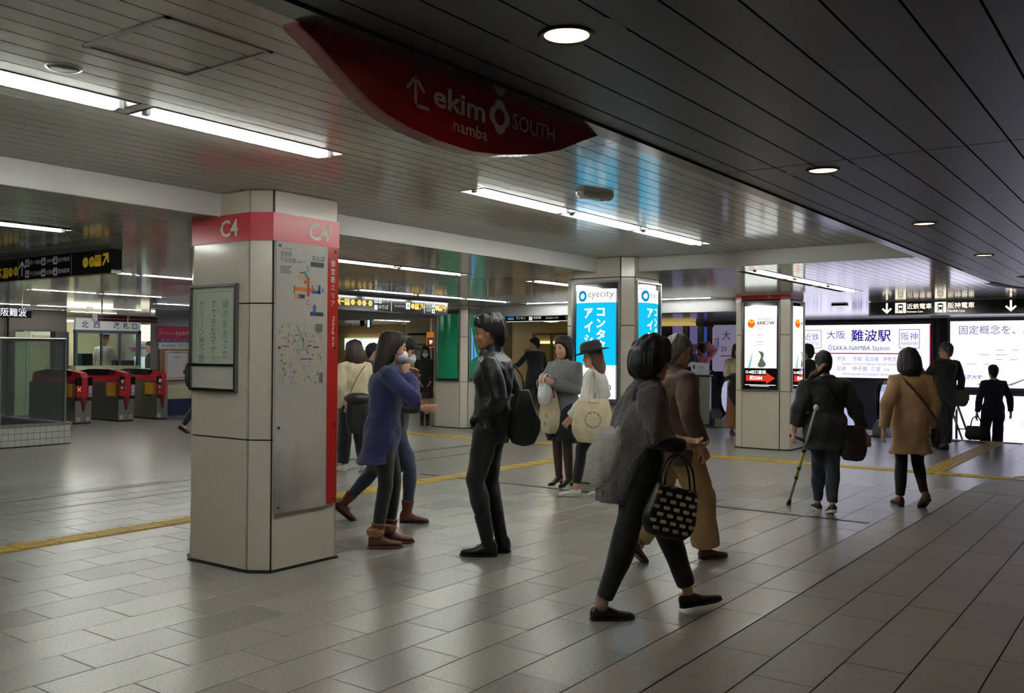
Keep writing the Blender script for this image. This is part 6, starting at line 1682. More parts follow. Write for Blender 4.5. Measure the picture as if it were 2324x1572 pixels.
# --- head glimpsed between them
p = Person('dark haired person glimpsed only as a head behind the blue cardigan woman', (9.35, 9.22, 0), -35, 1.57, {}, hair='short', voxel_size=.012)
p.top('coat', charcoal, hem=.6, ease=.03, flare=.05); p.pants('trousers', black_c); p.shoe('L', shoe_k); p.shoe('R', shoe_k)

# --- woman in black with mask in the distance beside the green pillar
p = Person('distant woman in black with mask facing camera beside the green pillar', (14.03, 12.36, 0), 222, 1.58, dict(kneL=(.03, .05, .5), kneR=(.03, -.05, .5), ankL=(-.0, .06, .09), ankR=(.02, -.06, .09), elL=(.02, .20, 1.1), wrL=(.14, .12, .95), elR=(.02, -.20, 1.1), wrR=(.14, -.12, .95)), hair='long', voxel_size=.011)
p.mask(); p.top('coat', black_c, hem=.62, ease=.02, flare=.05); p.skirt('dress', fabric('maroon', (52, 22, 26)), .72, .58, flare=.01, ease=.025)
for sd in 'LR': p.shoe(sd, shoe_k, 'boot', shaft=.30)

# --- man in the leather jacket, hands in pockets, looking left
p = Person('standing man in black leather jacket and boots looking left', (5.34, 4.05, 0), 114, 1.715, dict(pel=(.0, 0, .95), nck=(-.01, 0, 1.43), hd=(.03, 0, 1.585), kneL=(.10, .09, .53), ankL=(.0, .10, .085), kneR=(.05, -.08, .52), ankR=(-.06, -.07, .085), hipL=(.01, .085, .92), hipR=(.0, -.085, .92),
           shL=(-.01, .19, 1.38), shR=(-.01, -.19, 1.38), elL=(-.11, .25, 1.13), wrL=(-.01, .15, 1.03), elR=(-.11, -.25, 1.13), wrR=(-.01, -.15, 1.03)), hair='messy', voxel_size=.0068, head=(6, 2, 0), curl=(.8, .8), skin=skin_d)
def lj(mb, s, J):
    for g in (-1, 1):
        mb.ell(V((.11, g * .12, .95)) * s, [.03 * s, .07 * s, .05 * s], 10, 6)
    mb.capsule([V((.05, -.05, 1.44)) * s, V((.085, 0, 1.42)) * s, V((.05, .05, 1.44)) * s], .028 * s, 10)
p.top('leather_jacket', leather_k, hem=.90, ease=.026, wr=.0055, sl=.008, collar=.035, extra=lj)
p.pants('trousers', black_c, ease=.014, wr=.0045, hem=.20)
p.shoe('L', shoe_k, 'boot', shaft=.16, yaw=8); p.shoe('R', shoe_k, 'boot', shaft=.16, yaw=-6)
m = MB(); m.tube([p.T @ (V(v) * p.s) for v in ((.06, -.085, .10), (.09, -.04, .125), (.092, .04, .125), (.06, .085, .10))], .004, 6); m.build('sunglasses', mirror, p.t, True)
t = thing('shoulder_bag', 'black slouchy shoulder bag hanging behind the leather jacket man', 'bag', tuple(p.W(-.22, -.04, 1.18)), R(114 + 20))
bag_body('body', pouch(.25, .13, .36, top=.35, sag=.3), mat('bag_black', (16, 16, 18), rough=.55, bump=.3, bscale=30), t)
m = MB(); strap(m, smooth_path([(0, 0, -.03), (.01, -.0, .08), (.06, -.02, .16), (.12, -.06, .22), (.17, -.12, .26)]), .035, up=(0, 1, 0)); m.build('strap', mat('bag_black', (16, 16, 18), rough=.55), t, True)
m = MB()
for k in range(4): m.tube([(.004 * math.cos(a) + (.008 if k % 2 else 0), .012 * math.sin(a), .02 + k * .016 + .012 * math.cos(a)) for a in [i * math.pi / 4 for i in range(9)]], .003, 5)
m.build('buckle_chain', steel, t, True)

# --- distant man in a dark suit reaching left
p = Person('distant man in black suit with arm held out, before the beige shop', (16.1, 11.1, 0), 66, 1.78, dict(kneL=(.10, .09, .5), ankL=(.10, .1, .09), kneR=(-.05, -.09, .5), ankR=(-.24, -.09, .14), elL=(.05, .36, 1.16), wrL=(.16, .52, 1.10), elR=(-.03, -.25, 1.1), wrR=(.1, -.26, .9)), hair='short', voxel_size=.011, head=(40, 5, 0))
p.top('suit_jacket', black_s, hem=.80, ease=.022, wr=.002); p.pants('trousers', black_s, ease=.016, wide=.02); p.shoe('L', shoe_k); p.shoe('R', shoe_k, pitch=25)
m = MB(); m.tube([p.J['nck'] + V((0, 0, .0)), p.J['nck'] + V((.004, 0, .035))], [.066, .060], 16); m.build('shirt_collar', white_c, p.t, True)

# --- woman in grey knit with a carrier bag
p = Person('woman in grey knit coat and dark shorts holding a plastic bag', (8.36, 5.38, 0), 174, 1.63, dict(pel=(0, 0, .96), hipL=(0, .085, .93), hipR=(0, -.085, .93), kneL=(.03, .075, .53), ankL=(.0, .085, .125), kneR=(.02, -.075, .53), ankR=(-.03, -.085, .125),
           elR=(.10, -.22, 1.13), wrR=(.27, -.10, 1.20), elL=(.06, .23, 1.12), wrL=(.26, .07, 1.20)), hair='bob', voxel_size=.0075, head=(-8, 4, 0), palm=((0, -1, .2), (0, 1, .2)), curl=(.6, .6))
def kn(mb, s, J):
    mb.capsule([V((.03, -.085, 1.40)) * s, V((.10, -.05, 1.28)) * s, V((.125, -.02, 1.12)) * s], [.035 * s, .035 * s, .022 * s], 10)
    mb.capsule([V((.03, .085, 1.40)) * s, V((.10, .05, 1.28)) * s, V((.125, .02, 1.12)) * s], [.035 * s, .035 * s, .022 * s], 10)
    mb.capsule([V((.03, -.08, 1.42)) * s, V((-.06, 0, 1.45)) * s, V((.03, .08, 1.42)) * s], .035 * s, 10)
p.top('knit_coat', grey_k, hem=.80, ease=.03, wr=.0035, sl=.012, flare=.02, extra=kn)
p.pants('shorts', fabric('navy_shorts', (26, 28, 36)), ease=.03, hem=.66, wide=.055)
mb = MB()
for sd in 'LR':
    h, k, a = p.J['hip' + sd], p.J['kne' + sd], p.J['ank' + sd]
    mb.tube([h, h.lerp(k, .45), k, k.lerp(a, .35), a + V((0, 0, -.02))], [.080 * p.s, .071 * p.s, .055 * p.s, .054 * p.s, .036 * p.s], 14)
part('tights', voxel(mb, .009, 2), tights, p.t)
p.shoe('L', shoe_k, 'heel'); p.shoe('R', shoe_k, 'heel')
for sd in 'LR':
    pass
pg = p
t = thing('tote_bag', 'beige canvas tote hanging on the arm of the grey coat woman', 'tote bag', tuple(p.W(.20, -.04, 1.02)), R(166 + 75))
canvas = fabric('canvas', (196, 182, 150), bump=.5, bs=90)
bag_body('body', pouch(.34, .14, .36, top=.9, sag=.1), canvas, t)
for g in (-1, 1):
    m = MB(); strap(m, smooth_path([(-.11, g * .03, -.03), (-.09, g * .03, .10), (-.02, g * .015, .17), (.07, g * .02, .10), (.11, g * .03, -.03)]), .026, up=(0, 1, 0)); m.build('handle', canvas, t, True)
m = MB(); S = surf((0, -.078, -.30), (1, 0, 0), (0, 0, 1), (0, -1, 0), .004); text(m, S, '本', .03, 0.0, h=.06); text(m, S, '々', .06, .10, h=.05); m.build('print', ink, t)
t = thing('carrier_bag', 'white plastic carrier bag held before the grey coat', 'plastic bag', tuple(p.W(.31, -.02, 1.20)), R(166))
plastic = mat('plastic_white', (225, 228, 230), rough=.35, bump=.7, bscale=24)
bag_body('body', pouch(.15, .12, .22, top=.6, sag=.2, wr=.006), plastic, t)
for g in (-1, 1):
    m = MB(); strap(m, smooth_path([(-.05, g * .02, -.04), (-.045, g * .035, .05), (0, g * .04, .09), (.045, g * .035, .05), (.05, g * .02, -.04)]), .022, up=(0, 1, 0)); m.build('handle', plastic, t, True)
t = thing('pink_pouch', 'bright pink cloth pouch poking out of the beige tote', 'pouch', tuple(pg.W(.20, -.04, 1.03)), R(166 + 75))
m = MB(); m.loft([[(.07 * c, .035 * q, -.03) for c, q in ((1, 1), (-1, 1), (-1, -1), (1, -1))], [(.075 * c, .03 * q, .03) for c, q in ((1, 1), (-1, 1), (-1, -1), (1, -1))], [(.06 * c + .02, .012 * q, .075) for c, q in ((1, 1), (-1, 1), (-1, -1), (1, -1))]]); m.build('pouch', fabric('pink', (226, 96, 160)), t)

# --- woman in a black hat with a printed tote
p = Person('woman in black felt hat, white shirt and white sneakers', (8.10, 4.84, 0), 108, 1.53, dict(pel=(0, 0, .94), nck=(-.0, 0, 1.425), hd=(.03, 0, 1.58), kneL=(.13, .08, .52), ankL=(.19, .08, .09), kneR=(-.02, -.09, .50), ankR=(-.13, -.07, .09), hipL=(.02, .085, .92),
           elL=(.03, .27, 1.12), wrL=(.20, .25, .92), elR=(-.06, -.25, 1.14), wrR=(.08, -.22, 1.06)), hair=None, voxel_size=.0075, head=(6, 2, 0), curl=(.3, .4))
mb = MB(); mb.loft(rings_hair([(.12, -.012, .06, .05, 0, 1), (.08, -.012, .108, .09, 0, 1), (.03, -.02, .108, .094, 50, .75), (-.03, -.032, .106, .096, 70, .66), (-.10, -.045, .10, .10, 80, .6), (-.16, -.058, .09, .104, 86, .5), (-.205, -.066, .068, .088, 90, .4)], p.T, p.s)); part('hair', voxel(mb, .0085, 3, .003, (2, 2, 1)), mat('hair_chestnut', (66, 42, 30), rough=.42, bump=.6, bscale=60, stretch=(1, 1, .15)), p.t)
m = MB(); T4 = p.T @ Matrix.Rotation(R(12), 4, 'Y') @ Matrix.Translation((-.01, 0, .055))
N = 28
def hr(rx, ry, z, lift=0.0): return [T4 @ V((rx * math.cos(2 * math.pi * i / N), ry * math.sin(2 * math.pi * i / N), z + lift * math.sin(2 * math.pi * i / N) ** 2)) for i in range(N)]
m.loft([hr(.105, .09, -.006), hr(.19, .165, -.004, .012), hr(.192, .167, .002, .012), hr(.118, .10, .010), hr(.114, .096, .06), hr(.098, .08, .10), hr(.06, .045, .112), hr(.01, .01, .104)])
ho = m.build('felt_hat', fabric('felt_black', (20, 20, 22), bump=.2), p.t, True)
m = MB(); m.loft([hr(.1195, .1015, .012), hr(.1185, .1005, .034)], cap=False); m.build('hat_band', mat('ribbon_black', (12, 12, 13), rough=.4), ho, True)
p.top('shirt', white_c, hem=.80, ease=.03, wr=.0045, sl=.016, flare=.02, collar=.0)
p.pants('trousers', black_c, ease=.010, hem=.15, wr=.003)
p.shoe('L', shoe_w, 'sneaker', sole=sole_w, yaw=4); p.shoe('R', shoe_w, 'sneaker', sole=sole_w)
t = thing('tote_bag', 'cream canvas tote with round printed ring beside the hat woman', 'tote bag', tuple(p.W(-.05, .30, 1.12)), R(108 + 180 + 14))
bag_body('body', pouch(.42, .14, .42, top=.72, sag=.08), canvas_l := fabric('canvas_light', (222, 206, 172), bump=.5, bs=90), t)
for g in (-1, 1):
    m = MB(); strap(m, smooth_path([(-.06, g * .03, -.02), (-.03, g * .02, .12), (.0, .05 + g * .012, .31), (.05, g * .02, .12), (.07, g * .03, -.02)]), .028, up=(0, 1, 0)); m.build('handle', canvas_l, t, True)
S = surf((0, -.088, -.20), (1, 0, 0), (0, 0, 1), (0, -1, 0), .006)
m = MB(); ring(m, S, 0, 0, .076, .080)
for i, ch in enumerate('FRANCFRANC'):
    a = R(150 - i * 36); text(m, S, ch, .060 * math.cos(a), .060 * math.sin(a), h=.020, align='c', rot=a - R(90), bold=.01)
m.build('ring_print', ink, t)
S2 = surf((0, -.062, -.05), (1, 0, 0), (0, 0, 1), (0, -1, 0), .004)
m = MB(); text(m, S2, 'Bonjour', -.05, 0.0, w=.10, shear=.25); m.build('script_print', ink, t)

# --- woman striding right in front, dark bob, grey shawl, studded handbag
p = Person('woman with dark bob and grey shawl striding right in the foreground', (4.62, 2.40, 0), -49, 1.55, dict(pel=(-.06, 0, .90), nck=(-.02, 0, 1.395), hd=(.02, 0, 1.555), hipL=(-.05, .085, .88), hipR=(-.07, -.085, .88), kneR=(-.17, -.09, .47), ankR=(-.31, -.085, .085), kneL=(.14, .085, .48), ankL=(.27, .085, .11),
           shL=(-.03, .17, 1.36), shR=(-.04, -.17, 1.36), elR=(-.02, -.24, 1.08), wrR=(.19, -.16, 1.05), elL=(.06, .24, 1.09), wrL=(.22, .16, 1.06)), hair='round', voxel_size=.0068, head=(10, 6, 0), palm=((0, -.6, 1), (0, .6, 1)), curl=(.5, .6), build=1.05)
mb = MB(); s, J = p.s, p.J
torso(mb, J, s, [(.70, .125, .150, -.13), (.80, .150, .180, -.11), (.92, .160, .198, -.08), (1.05, .155, .205, -.06), (1.18, .148, .205, -.045), (1.28, .138, .198, -.03), (1.35, .118, .178, -.02), (1.40, .085, .120, -.01), (1.43, .062, .070, 0)])
for sd, sg in (('L', 1), ('R', -1)):
    a, el_ = J['sh' + sd], J['el' + sd]; mb.tube([a - V((0, .05 * sg, 0)), a, a.lerp(el_, .6), el_.lerp(J['wr' + sd], .15)], [.07, .078, .080, .075], 14)
mb.capsule([J['nck'] + V((-.02, -.06, -.02)), J['nck'] + V((-.07, 0, .0)), J['nck'] + V((-.02, .06, -.02))], .032, 10)
part('shawl', voxel(mb, .010, 4, .007, (1.6, 1.6, .35), 2.0), fabric('shawl_grey', (92, 88, 88), bump=.8, bs=50, noise=.35, ns=7), p.t)
p.top('dark_blouse', black_c, hem=.76, ease=.024, wr=.003, sleeve=.92)
mb = MB(); torso(mb, J, s, [(.765, .03, .05, -.19), (.80, .085, .11, -.20), (.88, .115, .145, -.205), (.98, .12, .155, -.20), (1.08, .105, .14, -.17), (1.16, .07, .10, -.13)])
part('shawl_end', voxel(mb, .010, 3, .008, (1.5, 1.5, .5), 1.0), fabric('fluffy_pale', (196, 192, 188), bump=1.0, bs=60), p.t)
p.pants('trousers', black_c, ease=.014, hem=.13, wr=.004)
p.shoe('R', shoe_k, 'dress', yaw=2); p.shoe('L', shoe_k, 'dress', pitch=-10)
m = MB()
for k in range(4): m.tube([V((p.J['ankR'].x + .03 + .018 * k, p.J['ankR'].y - .022, .075 - .008 * k)), V((p.J['ankR'].x + .03 + .018 * k, p.J['ankR'].y + .022, .075 - .008 * k))], .003, 5)
m.build('shoelace', black_c, p.t)
m = MB(); m.tube([p.J['ankR'] + V((0, 0, -.02)), p.J['ankR'] + V((.005, 0, .05))], [.036, .037], 12); m.build('sock', fabric('sock_pink', (170, 130, 128)), p.t, True)
t = thing('handbag', 'black handbag with rows of pale squares carried by the foreground woman', 'handbag', tuple(p.W(.10, -.26, .82)), R(-49 + 8))
hb = mat('handbag_black', (20, 19, 20), rough=.4)
o = bag_body('body', pouch(.30, .12, .27, top=.8, sag=.06, wr=.0015), hb, t, (0, 0, 0), (0, R(14), 0))
sqm = mat('stud_pale', (196, 184, 160), rough=.45)
sq = MB(); sq.loft([[(.017 * a * k, y, .0095 * b_ * k) for a, b_ in ((1, .6), (.7, 1), (-.7, 1), (-1, .6), (-1, -.6), (-.7, -1), (.7, -1), (1, -.6))] for k, y in ((1, 0), (1, -.004), (.8, -.006))]); sqme = bpy.data.meshes.new('check'); sqme.from_pydata([tuple(q) for q in sq.v], [], sq.f); sqme.materials.append(sqm)
for r_ in range(6):
    for k in range(-2, 3):
        x = k * .056 + (.028 if r_ % 2 else 0); z = -.045 - r_ * .037
        if abs(x) > .125: continue
        q = Matrix.Rotation(R(14), 4, 'Y') @ V((x, -.028 - .036 * math.sin(math.pi * min(1, .12 + (r_ + 1) / 7.0 * .8)) * (1 - (x / .17) ** 2 * .4), z)); c = link('check', sqme, t, q); c.rotation_euler = (0, R(14), 0)
for g in (-1, 1):
    m = MB(); m.tube(smooth_path([(-.08, g * .03, -.01), (-.07, g * .03, .10), (.0, g * .02, .17), (.07, g * .03, .10), (.09, g * .03, -.03)]), .006, 8); m.build('handle', hb, t, True)
m = MB()
for x in (-.08, -.04, .06, .10): m.box(x - .016, x + .016, -.052, -.046, -.012 - x * .25, -.004 - x * .25)
m.build('metal_clasp', steel, t)

# --- older man in brown jacket and khaki trousers walking away to the right
p = Person('grey haired man in brown jacket and khaki trousers walking away', (5.90, 2.89, 0), -22, 1.585, dict(pel=(.0, 0, .93), nck=(.03, 0, 1.42), hd=(.06, 0, 1.575), hipL=(.0, .088, .90), hipR=(.02, -.088, .90), kneR=(.20, -.09, .50), ankR=(.27, -.09, .095), kneL=(-.05, .09, .48), ankL=(-.27, .09, .17),
           elR=(-.06, -.25, 1.12), wrR=(.06, -.25, .90), elL=(-.08, .25, 1.12), wrL=(.10, .24, .92)), hair='short', hair_mat=hair_g, voxel_size=.0075, head=(-6, 6, 0), build=1.08, curl=(.5, .5))
p.top('jacket', brown_j, hem=.74, ease=.034, wr=.004, sl=.012, flare=.04, collar=.02)
p.pants('trousers', khaki, ease=.024, wide=.035, hem=.10, wr=.006)
p.shoe('R', shoe_br, 'dress', yaw=-4); p.shoe('L', shoe_br, 'dress', pitch=40)

# --- two people in robes behind the steel parapet
p = Person('person in black robe behind the steel parapet', (19.0, 8.95, 0), 60, 1.74, {}, hair='bobfull', voxel_size=.012, face_parts=False)
p.top('robe', black_c, hem=.55, ease=.035, flare=.08, sl=.03); p.pants('robe_skirt', black_c, ease=.03, wide=.05)
for sd in 'LR': p.shoe(sd, shoe_k)
m = MB(); m.ell(V((-.15, .05, 1.2)) * p.s, (.012, .05, .05), 8, 5); m.build('brooch', white_c, p.t)
pinkr = fabric('pink_robe', (206, 126, 122)); 
p = Person('person in pink robe with raised arm behind the steel parapet', (19.9, 9.0, 0), 60, 1.70, dict(elR=(.05, -.36, 1.56), wrR=(.06, -.12, 1.70), elL=(.1, .30, 1.50), wrL=(.16, .10, 1.64)), hair='short', voxel_size=.012, face_parts=False)
p.top('robe', pinkr, hem=.95, ease=.03, flare=.06, sl=.05, wr=.006); p.skirt('robe_skirt', pinkr, 1.0, .2, flare=.03, ease=.03)
m = MB(); m.tube([V(q) for q in smooth_path([(-.17, -.10, 1.28), (-.19, -.02, 1.16), (-.18, .08, 1.22), (-.16, .12, 1.32)])], .012, 6); m.tube([V(q) for q in smooth_path([(-.18, -.12, 1.10), (-.19, .0, 1.00), (-.17, .12, 1.12)])], .012, 6); m.build('sash_cord', fabric('sash', (225, 190, 176)), p.t, True)
for sd in 'LR': p.shoe(sd, shoe_w)

# --- woman half hidden by the arrow poster pillar
p = Person('woman in cream top half hidden behind the arrow poster pillar', (16.14, 6.60, 0), 222, 1.65, dict(elR=(.04, -.24, 1.12), wrR=(.22, -.10, 1.05), elL=(.04, .24, 1.12), wrL=(.22, .10, 1.05)), hair='bob', voxel_size=.012)
p.mask(); p.top('blouse', cream_k, hem=.85, ease=.03); p.skirt('long_skirt', fabric('rust_skirt', (120, 72, 36)), 1.0, .14, flare=.05, ease=.02)
for sd in 'LR': p.shoe(sd, shoe_br)
t = thing('folded_coat', 'black coat carried over the arms of the cream top woman', 'coat', tuple(p.W(.17, -.05, 1.08)), R(222))
m = MB(); m.ell((0, 0, 0), (.10, .24, .08), 16, 8); m.ell((.02, 0, -.25), (.08, .20, .28), 16, 10); part('coat_body', voxel(m, .012, 3, .006), black_c, t)

# --- person just past the pillar, dark hair against the sign
p = Person('dark figure right of the arrow poster pillar, silhouetted against the sign', (15.8, 5.19, 0), 70, 1.63, {}, hair='messy', voxel_size=.012, face_parts=False)
p.top('jacket', black_c, hem=.75, ease=.03); p.pants('trousers', black_c); p.shoe('L', shoe_k); p.shoe('R', shoe_k)

# --- woman in black walking away with a crutch
p = Person('stocky woman in black walking away with a crutch and ponytail', (8.62, 2.66, 0), 34, 1.485, dict(pel=(0, 0, .93), nck=(.01, 0, 1.415), hd=(.04, .02, 1.575), kneR=(-.02, -.06, .50), ankR=(-.13, -.03, .11), kneL=(.08, .05, .50), ankL=(.16, .035, .085), hipL=(0, .09, .90), hipR=(0, -.09, .90), shL=(0, .20, 1.36), shR=(0, -.20, 1.36),
           elL=(-.02, .29, 1.08), wrL=(.04, .325, .86), elR=(-.03, -.31, 1.07), wrR=(.03, -.41, .85)), hair='short', voxel_size=.0075, head=(0, 8, 0), build=1.14, hips=1.06, curl=(.8, .35), palm=((0, -1, 0), (-.6, .6, 0)))
mb = MB(); mb.capsule([p.T @ (V((-.10, .03, -.05)) * p.s), p.T @ (V((-.13, .08, -.09)) * p.s), p.T @ (V((-.12, .15, -.14)) * p.s), p.T @ (V((-.10, .20, -.19)) * p.s)], [.035, .038, .034, .012], 12); part('ponytail', voxel(mb, .009, 2, .002), hair_b, p.t)
m = MB(); m.tube([p.T @ (V((-.118 + .04 * math.cos(a), .055 + .05 * math.cos(a + 2.2), -.07 + .045 * math.sin(a))) * p.s) for a in [i * math.pi / 6 for i in range(13)]], .018, 8); m.build('scrunchie', fabric('scrunchie', (186, 140, 112), bump=1, bs=60), p.t, True)
p.top('jacket', black_c, hem=.68, ease=.028, wr=.005, sl=.016, sleeve=.86, flare=.08)
p.pants('jeans', fabric('dark_denim', (30, 34, 48)), ease=.010, wide=.004, hem=.11, wr=.006)
p.shoe('R', mat('canvas_black', (26, 25, 26), rough=.8), 'sneaker', sole=sole_w, pitch=14); p.shoe('L', mat('canvas_black', (26, 25, 26), rough=.8), 'sneaker', sole=sole_w)
pc = p
t = thing('crossbody_bag', 'dark brown crossbody bag on the hip of the crutch woman', 'bag', tuple(p.W(-.05, -.27, .93)), R(34 - 90))
bagb = mat('bag_darkbrown', (40, 30, 26), rough=.5, bump=.3, bscale=30)
bag_body('body', pouch(.25, .13, .30, top=.75, sag=.2), bagb, t)
m = MB(); strap(m, smooth_path([(-.09, 0, -.03), (-.14, -.03, .10), (-.22, -.10, .26), (-.30, -.10, .40), (-.36, -.02, .47)]), .03, up=(0, 1, 0)); m.build('strap', bagb, t, True)
# crutch: its tip stands on the floor left of her, its top leans to her forearm
tip = V((8.85, 3.09, 0)); topp = p.W(-.33, .20, 1.13)
t = thing('crutch', 'grey and yellow walking crutch leaning out to her left', 'crutch', tuple(tip))
dv = topp - tip
def ct(a): return dv * a
for (a, b_, r_, mm) in ((.02, .30, .013, steel), (.30, .58, .014, mat('crutch_lime', (176, 186, 60), rough=.4)), (.58, 1.0, .014, mat('crutch_grey', (172, 170, 158), rough=.4))):
    m = MB(); m.tube([ct(a), ct(b_)], r_, 10); m.build('shaft', mm, t, True)
for a in (.30, .40, .58):
    m = MB(); m.tube([ct(a - .012), ct(a + .012)], .018, 10); m.build('collar', black_matt, t, True)
m = MB(); m.tube([ct(.0), ct(.03), ct(.06)], [.022, .02, .016], 10); m.build('rubber_tip', rubber, t, True)
m = MB(); m.ell(ct(1.0), (.026, .026, .03), 12, 8); m.build('top_knob', mat('crutch_knob', (206, 196, 170), rough=.4), t, True)
hnd = pc.W(.06, .34, .80) - tip
m = MB(); m.tube([ct(.66), ct(.66).lerp(hnd, .5) + V((0, 0, .01)), hnd + (hnd - ct(.66)) * .15], .014, 8); m.build('hand_grip', black_matt, t, True)

# --- woman in the beige coat walking away
p = Person('woman in beige coat and black leggings walking away at right', (9.49, 2.12, 0), 36, 1.515, dict(pel=(0, 0, .94), nck=(.01, 0, 1.42), hd=(.03, .01, 1.575), kneL=(.05, .075, .50), ankL=(.06, .085, .088), kneR=(.02, -.085, .49), ankR=(-.14, -.10, .15), elL=(-.05, .27, 1.11), wrL=(-.06, .31, .86), elR=(-.02, -.26, 1.10), wrR=(.05, -.25, .86)), hair='bobfull', voxel_size=.0075, head=(4, 4, 0), build=1.0)
p.top('coat', beige_c, hem=.58, ease=.030, wr=.004, sl=.010, flare=.11, collar=.01)
m = MB(); x0 = -.29; m.tube([V((-.255, -.10, .80)) * p.s, V((-.30, -.13, .585)) * p.s], .004, 6); m.build('coat_vent', fabric('beige_dark', (96, 72, 52)), p.t)
p.pants('leggings', black_c, ease=.008, hem=.11)
p.shoe('L', shoe_br, 'boot'); p.shoe('R', shoe_br, 'boot', pitch=32)
t = thing('crossbody_bag', 'dark strap and bag slung across the beige coat', 'bag', tuple(p.W(.10, -.29, .92)), R(36))
m = MB(); strap(m, [V(q) * p.s for q in smooth_path([(-.14, .42, .49), (-.24, .36, .40), (-.30, .26, .26), (-.315, .16, .12), (-.30, .08, .0), (-.26, .0, -.14)])], .034, up=(1, .3, 0)); m.build('strap', mat('strap_olive', (44, 38, 32), rough=.6), t, True)
bag_body('body', pouch(.24, .10, .22), mat('bag_olive', (50, 44, 38), rough=.6), t, (0, 0, -.02), (0, 0, 0))

# --- man in a black suit with a shoulder bag, looking left, at the stair head
p = Person('grey haired man in black suit with shoulder bag at the stair head', (15.6, 2.97, 0), 40, 1.66, dict(kneL=(.0, .05, .5), ankL=(-.03, .055, .09), kneR=(.05, -.05, .5), ankR=(.08, -.05, .09), elL=(.08, .27, 1.16), wrL=(.22, .22, 1.20), elR=(-.05, -.24, 1.12), wrR=(.02, -.26, .90)), hair='short', hair_mat=mat('hair_salt', (70, 68, 66), rough=.5), voxel_size=.010, head=(42, 0, 0))
p.top('suit_jacket', black_s, hem=.78, ease=.026, wr=.003); p.pants('trousers', black_s, ease=.02, wide=.02); p.shoe('L', shoe_k); p.shoe('R', shoe_k)
m = MB(); m.tube([p.T @ (V(v) * p.s) for v in ((-.0, .078, .0), (.08, .055, .005), (.096, .035, .0))], .003, 6); m.build('glasses', steel, p.t)
t = thing('messenger_bag', 'olive messenger bag hanging at the side of the black suited man', 'bag', tuple(p.W(-.06, -.16, .97)), R(40 - 90))
olive = mat('bag_khaki', (70, 66, 54), rough=.7)
bag_body('body', pouch(.34, .11, .26, top=.95, sag=.03, wr=.002), olive, t)
m = MB(); m.loft([[(.16, -.06, z0), (-.16, -.06, z0), (-.16, -.05, z0), (.16, -.05, z0)] for z0 in (-.17, -.02)]); m.build('flap', olive, t)
m = MB(); strap(m, smooth_path([(-.10, -.01, -.02), (-.09, -.05, .15), (-.07, -.10, .32), (-.03, -.02, .42)]), .035, up=(1, 0, 0)); m.build('strap', olive, t, True)
t = thing('folded_cloth', 'purple cloth item held up by the black suited man', 'cloth', tuple(p.W(.20, .34, 1.24)), R(40))
m = MB(); m.ell((0, 0, 0), (.07, .09, .10), 14, 8); part('cloth_body', voxel(m, .01, 2, .004), fabric('purple', (96, 34, 92)), t)

# --- man in navy suit going down the stairs with a briefcase
p = Person('man in navy suit going down the stairs with a briefcase', (18.16, 2.68, -.32), 33, 1.62, dict(kneL=(.04, .13, .52), ankL=(.0, .14, .09), kneR=(.10, -.13, .54), ankR=(.16, -.14, .0), hipL=(0, .10, .92), hipR=(0, -.10, .92), elL=(-.05, .27, 1.10), wrL=(-.02, .30, .84), elR=(-.04, -.28, 1.10), wrR=(.06, -.34, .86)), hair='short', voxel_size=.010, head=(-6, 4, 0))
p.top('suit_jacket', navy_c, hem=.74, ease=.028, wr=.003, flare=.03); p.pants('trousers', navy_c, ease=.02, wide=.025); p.shoe('L', shoe_k); p.shoe('R', shoe_k, pitch=10)
m = MB(); m.tube([p.J['nck'] + V((-.005, 0, .0)), p.J['nck'] + V((0, 0, .03))], [.066, .060], 16); m.build('shirt_collar', white_c, p.t, True)
t = thing('briefcase', 'dark soft briefcase in the left hand of the descending man', 'briefcase', tuple(p.W(-.01, .315, .58)), R(33 + 60))
bag_body('body', pouch(.36, .13, .24, top=.8, sag=.02, wr=.002), mat('briefcase', (38, 30, 28), rough=.5), t, (0, 0, 0))
for g in (-1, 1):
    m = MB(); m.tube(smooth_path([(-.09, g * .03, -.02), (-.06, g * .02, .12), (0, g * .01, .17), (.06, g * .02, .12), (.09, g * .03, -.02)]), .008, 6); m.build('handle', mat('briefcase', (38, 30, 28), rough=.5), t, True)

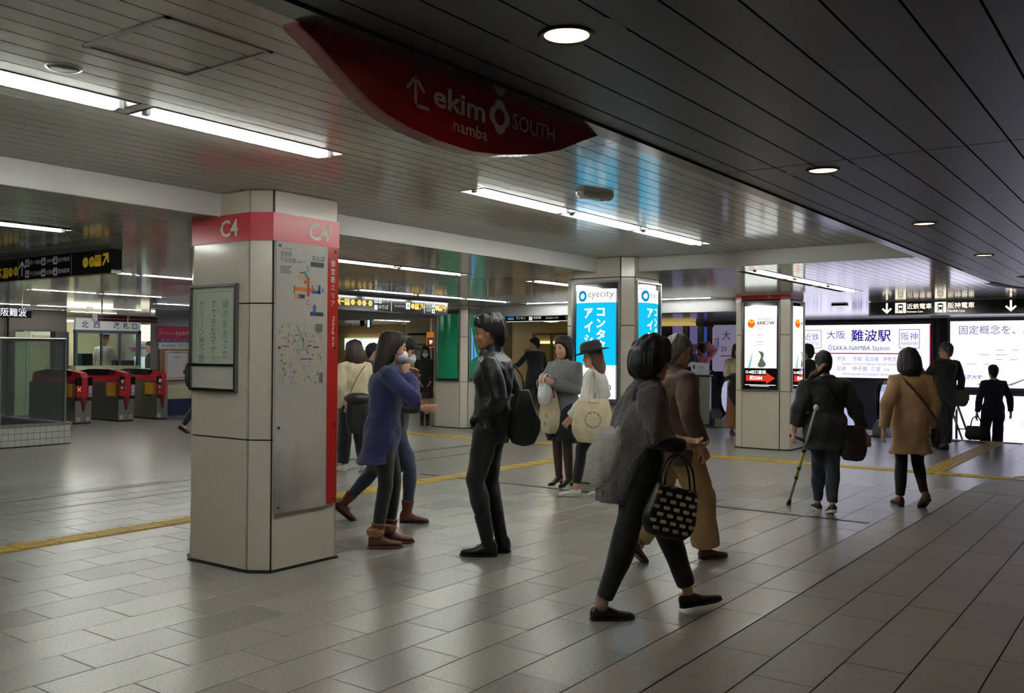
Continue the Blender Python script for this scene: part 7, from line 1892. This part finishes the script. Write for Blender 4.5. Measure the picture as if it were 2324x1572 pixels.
# --- station attendant behind the office window, and a man in a suit at the gates
p = Person('station attendant in white shirt and red banded cap behind the office window', (12.28, 21.15, .12), 225, 1.70, dict(elL=(.02, .23, 1.1), wrL=(.12, .2, .9), elR=(.02, -.23, 1.1), wrR=(.12, -.2, .9)), hair='short', voxel_size=.013)
p.top('shirt', white_c, hem=.90, ease=.025, sleeve=.5, sl=.012); p.pants('trousers', black_s); p.shoe('L', shoe_k); p.shoe('R', shoe_k)
m = MB(); m.lathe([(.095, .06), (.10, .10), (.125, .13), (.12, .145), (.01, .15)], c=tuple(p.J['hd']), n=20); cp_ = m.build('uniform_cap', fabric('cap_navy', (34, 30, 44)), p.t, True)
m = MB(); m.lathe([(.100, .06), (.104, .095)], c=tuple(p.J['hd']), n=20, cap=False); m.build('red_cap_band', mat('cap_red', (150, 34, 40), rough=.5), cp_, True)
m = MB(); m.box(.06, .17, -.06, .06, 0, .008); q = m.build('visor', black_gloss, cp_); q.location = p.J['hd'] + V((0, 0, .055))
p = Person('man in dark suit passing the ticket machines behind the gates', (12.52, 19.6, 0), 140, 1.66, {}, hair='short', voxel_size=.013, head=(10, 4, 0))
p.top('suit_jacket', black_s, hem=.8, ease=.022); p.pants('trousers', black_s); p.shoe('L', shoe_k); p.shoe('R', shoe_k)
m = MB(); m.tube([p.J['nck'], p.J['nck'] + V((.004, 0, .035))], [.066, .060], 14); m.build('shirt_collar', white_c, p.t, True)
p = Person('dark clothed person almost hidden behind the left edge of the C4 pillar', (10.03, 14.13, 0), -54, 1.60, dict(kneL=(.12, .09, .5), ankL=(.2, .09, .09), kneR=(-.08, -.09, .5), ankR=(-.3, -.09, .14)), hair='short', voxel_size=.013)
p.top('jacket', black_c, hem=.75, ease=.03); p.pants('trousers', black_c); p.shoe('L', shoe_k); p.shoe('R', shoe_k, pitch=30)
t = thing('backpack', 'dark blue backpack peeking out left of the C4 pillar', 'backpack', tuple(p.W(-.20, 0, 1.32)), R(-54 + 90))
bag_body('body', pouch(.28, .18, .42, top=.85, sag=.02), mat('pack_navy', (24, 28, 44), rough=.6), t)
for g in (-1, 1):
    m = MB(); strap(m, smooth_path([(g * .09, -.05, -.02), (g * .10, -.14, .04), (g * .11, -.24, -.06), (g * .11, -.26, -.2)]), .04, up=(1, 0, 0)); m.build('strap', black_c, t, True)

bpy.data.objects.remove(_fo); bpy.data.scenes.remove(SCR)
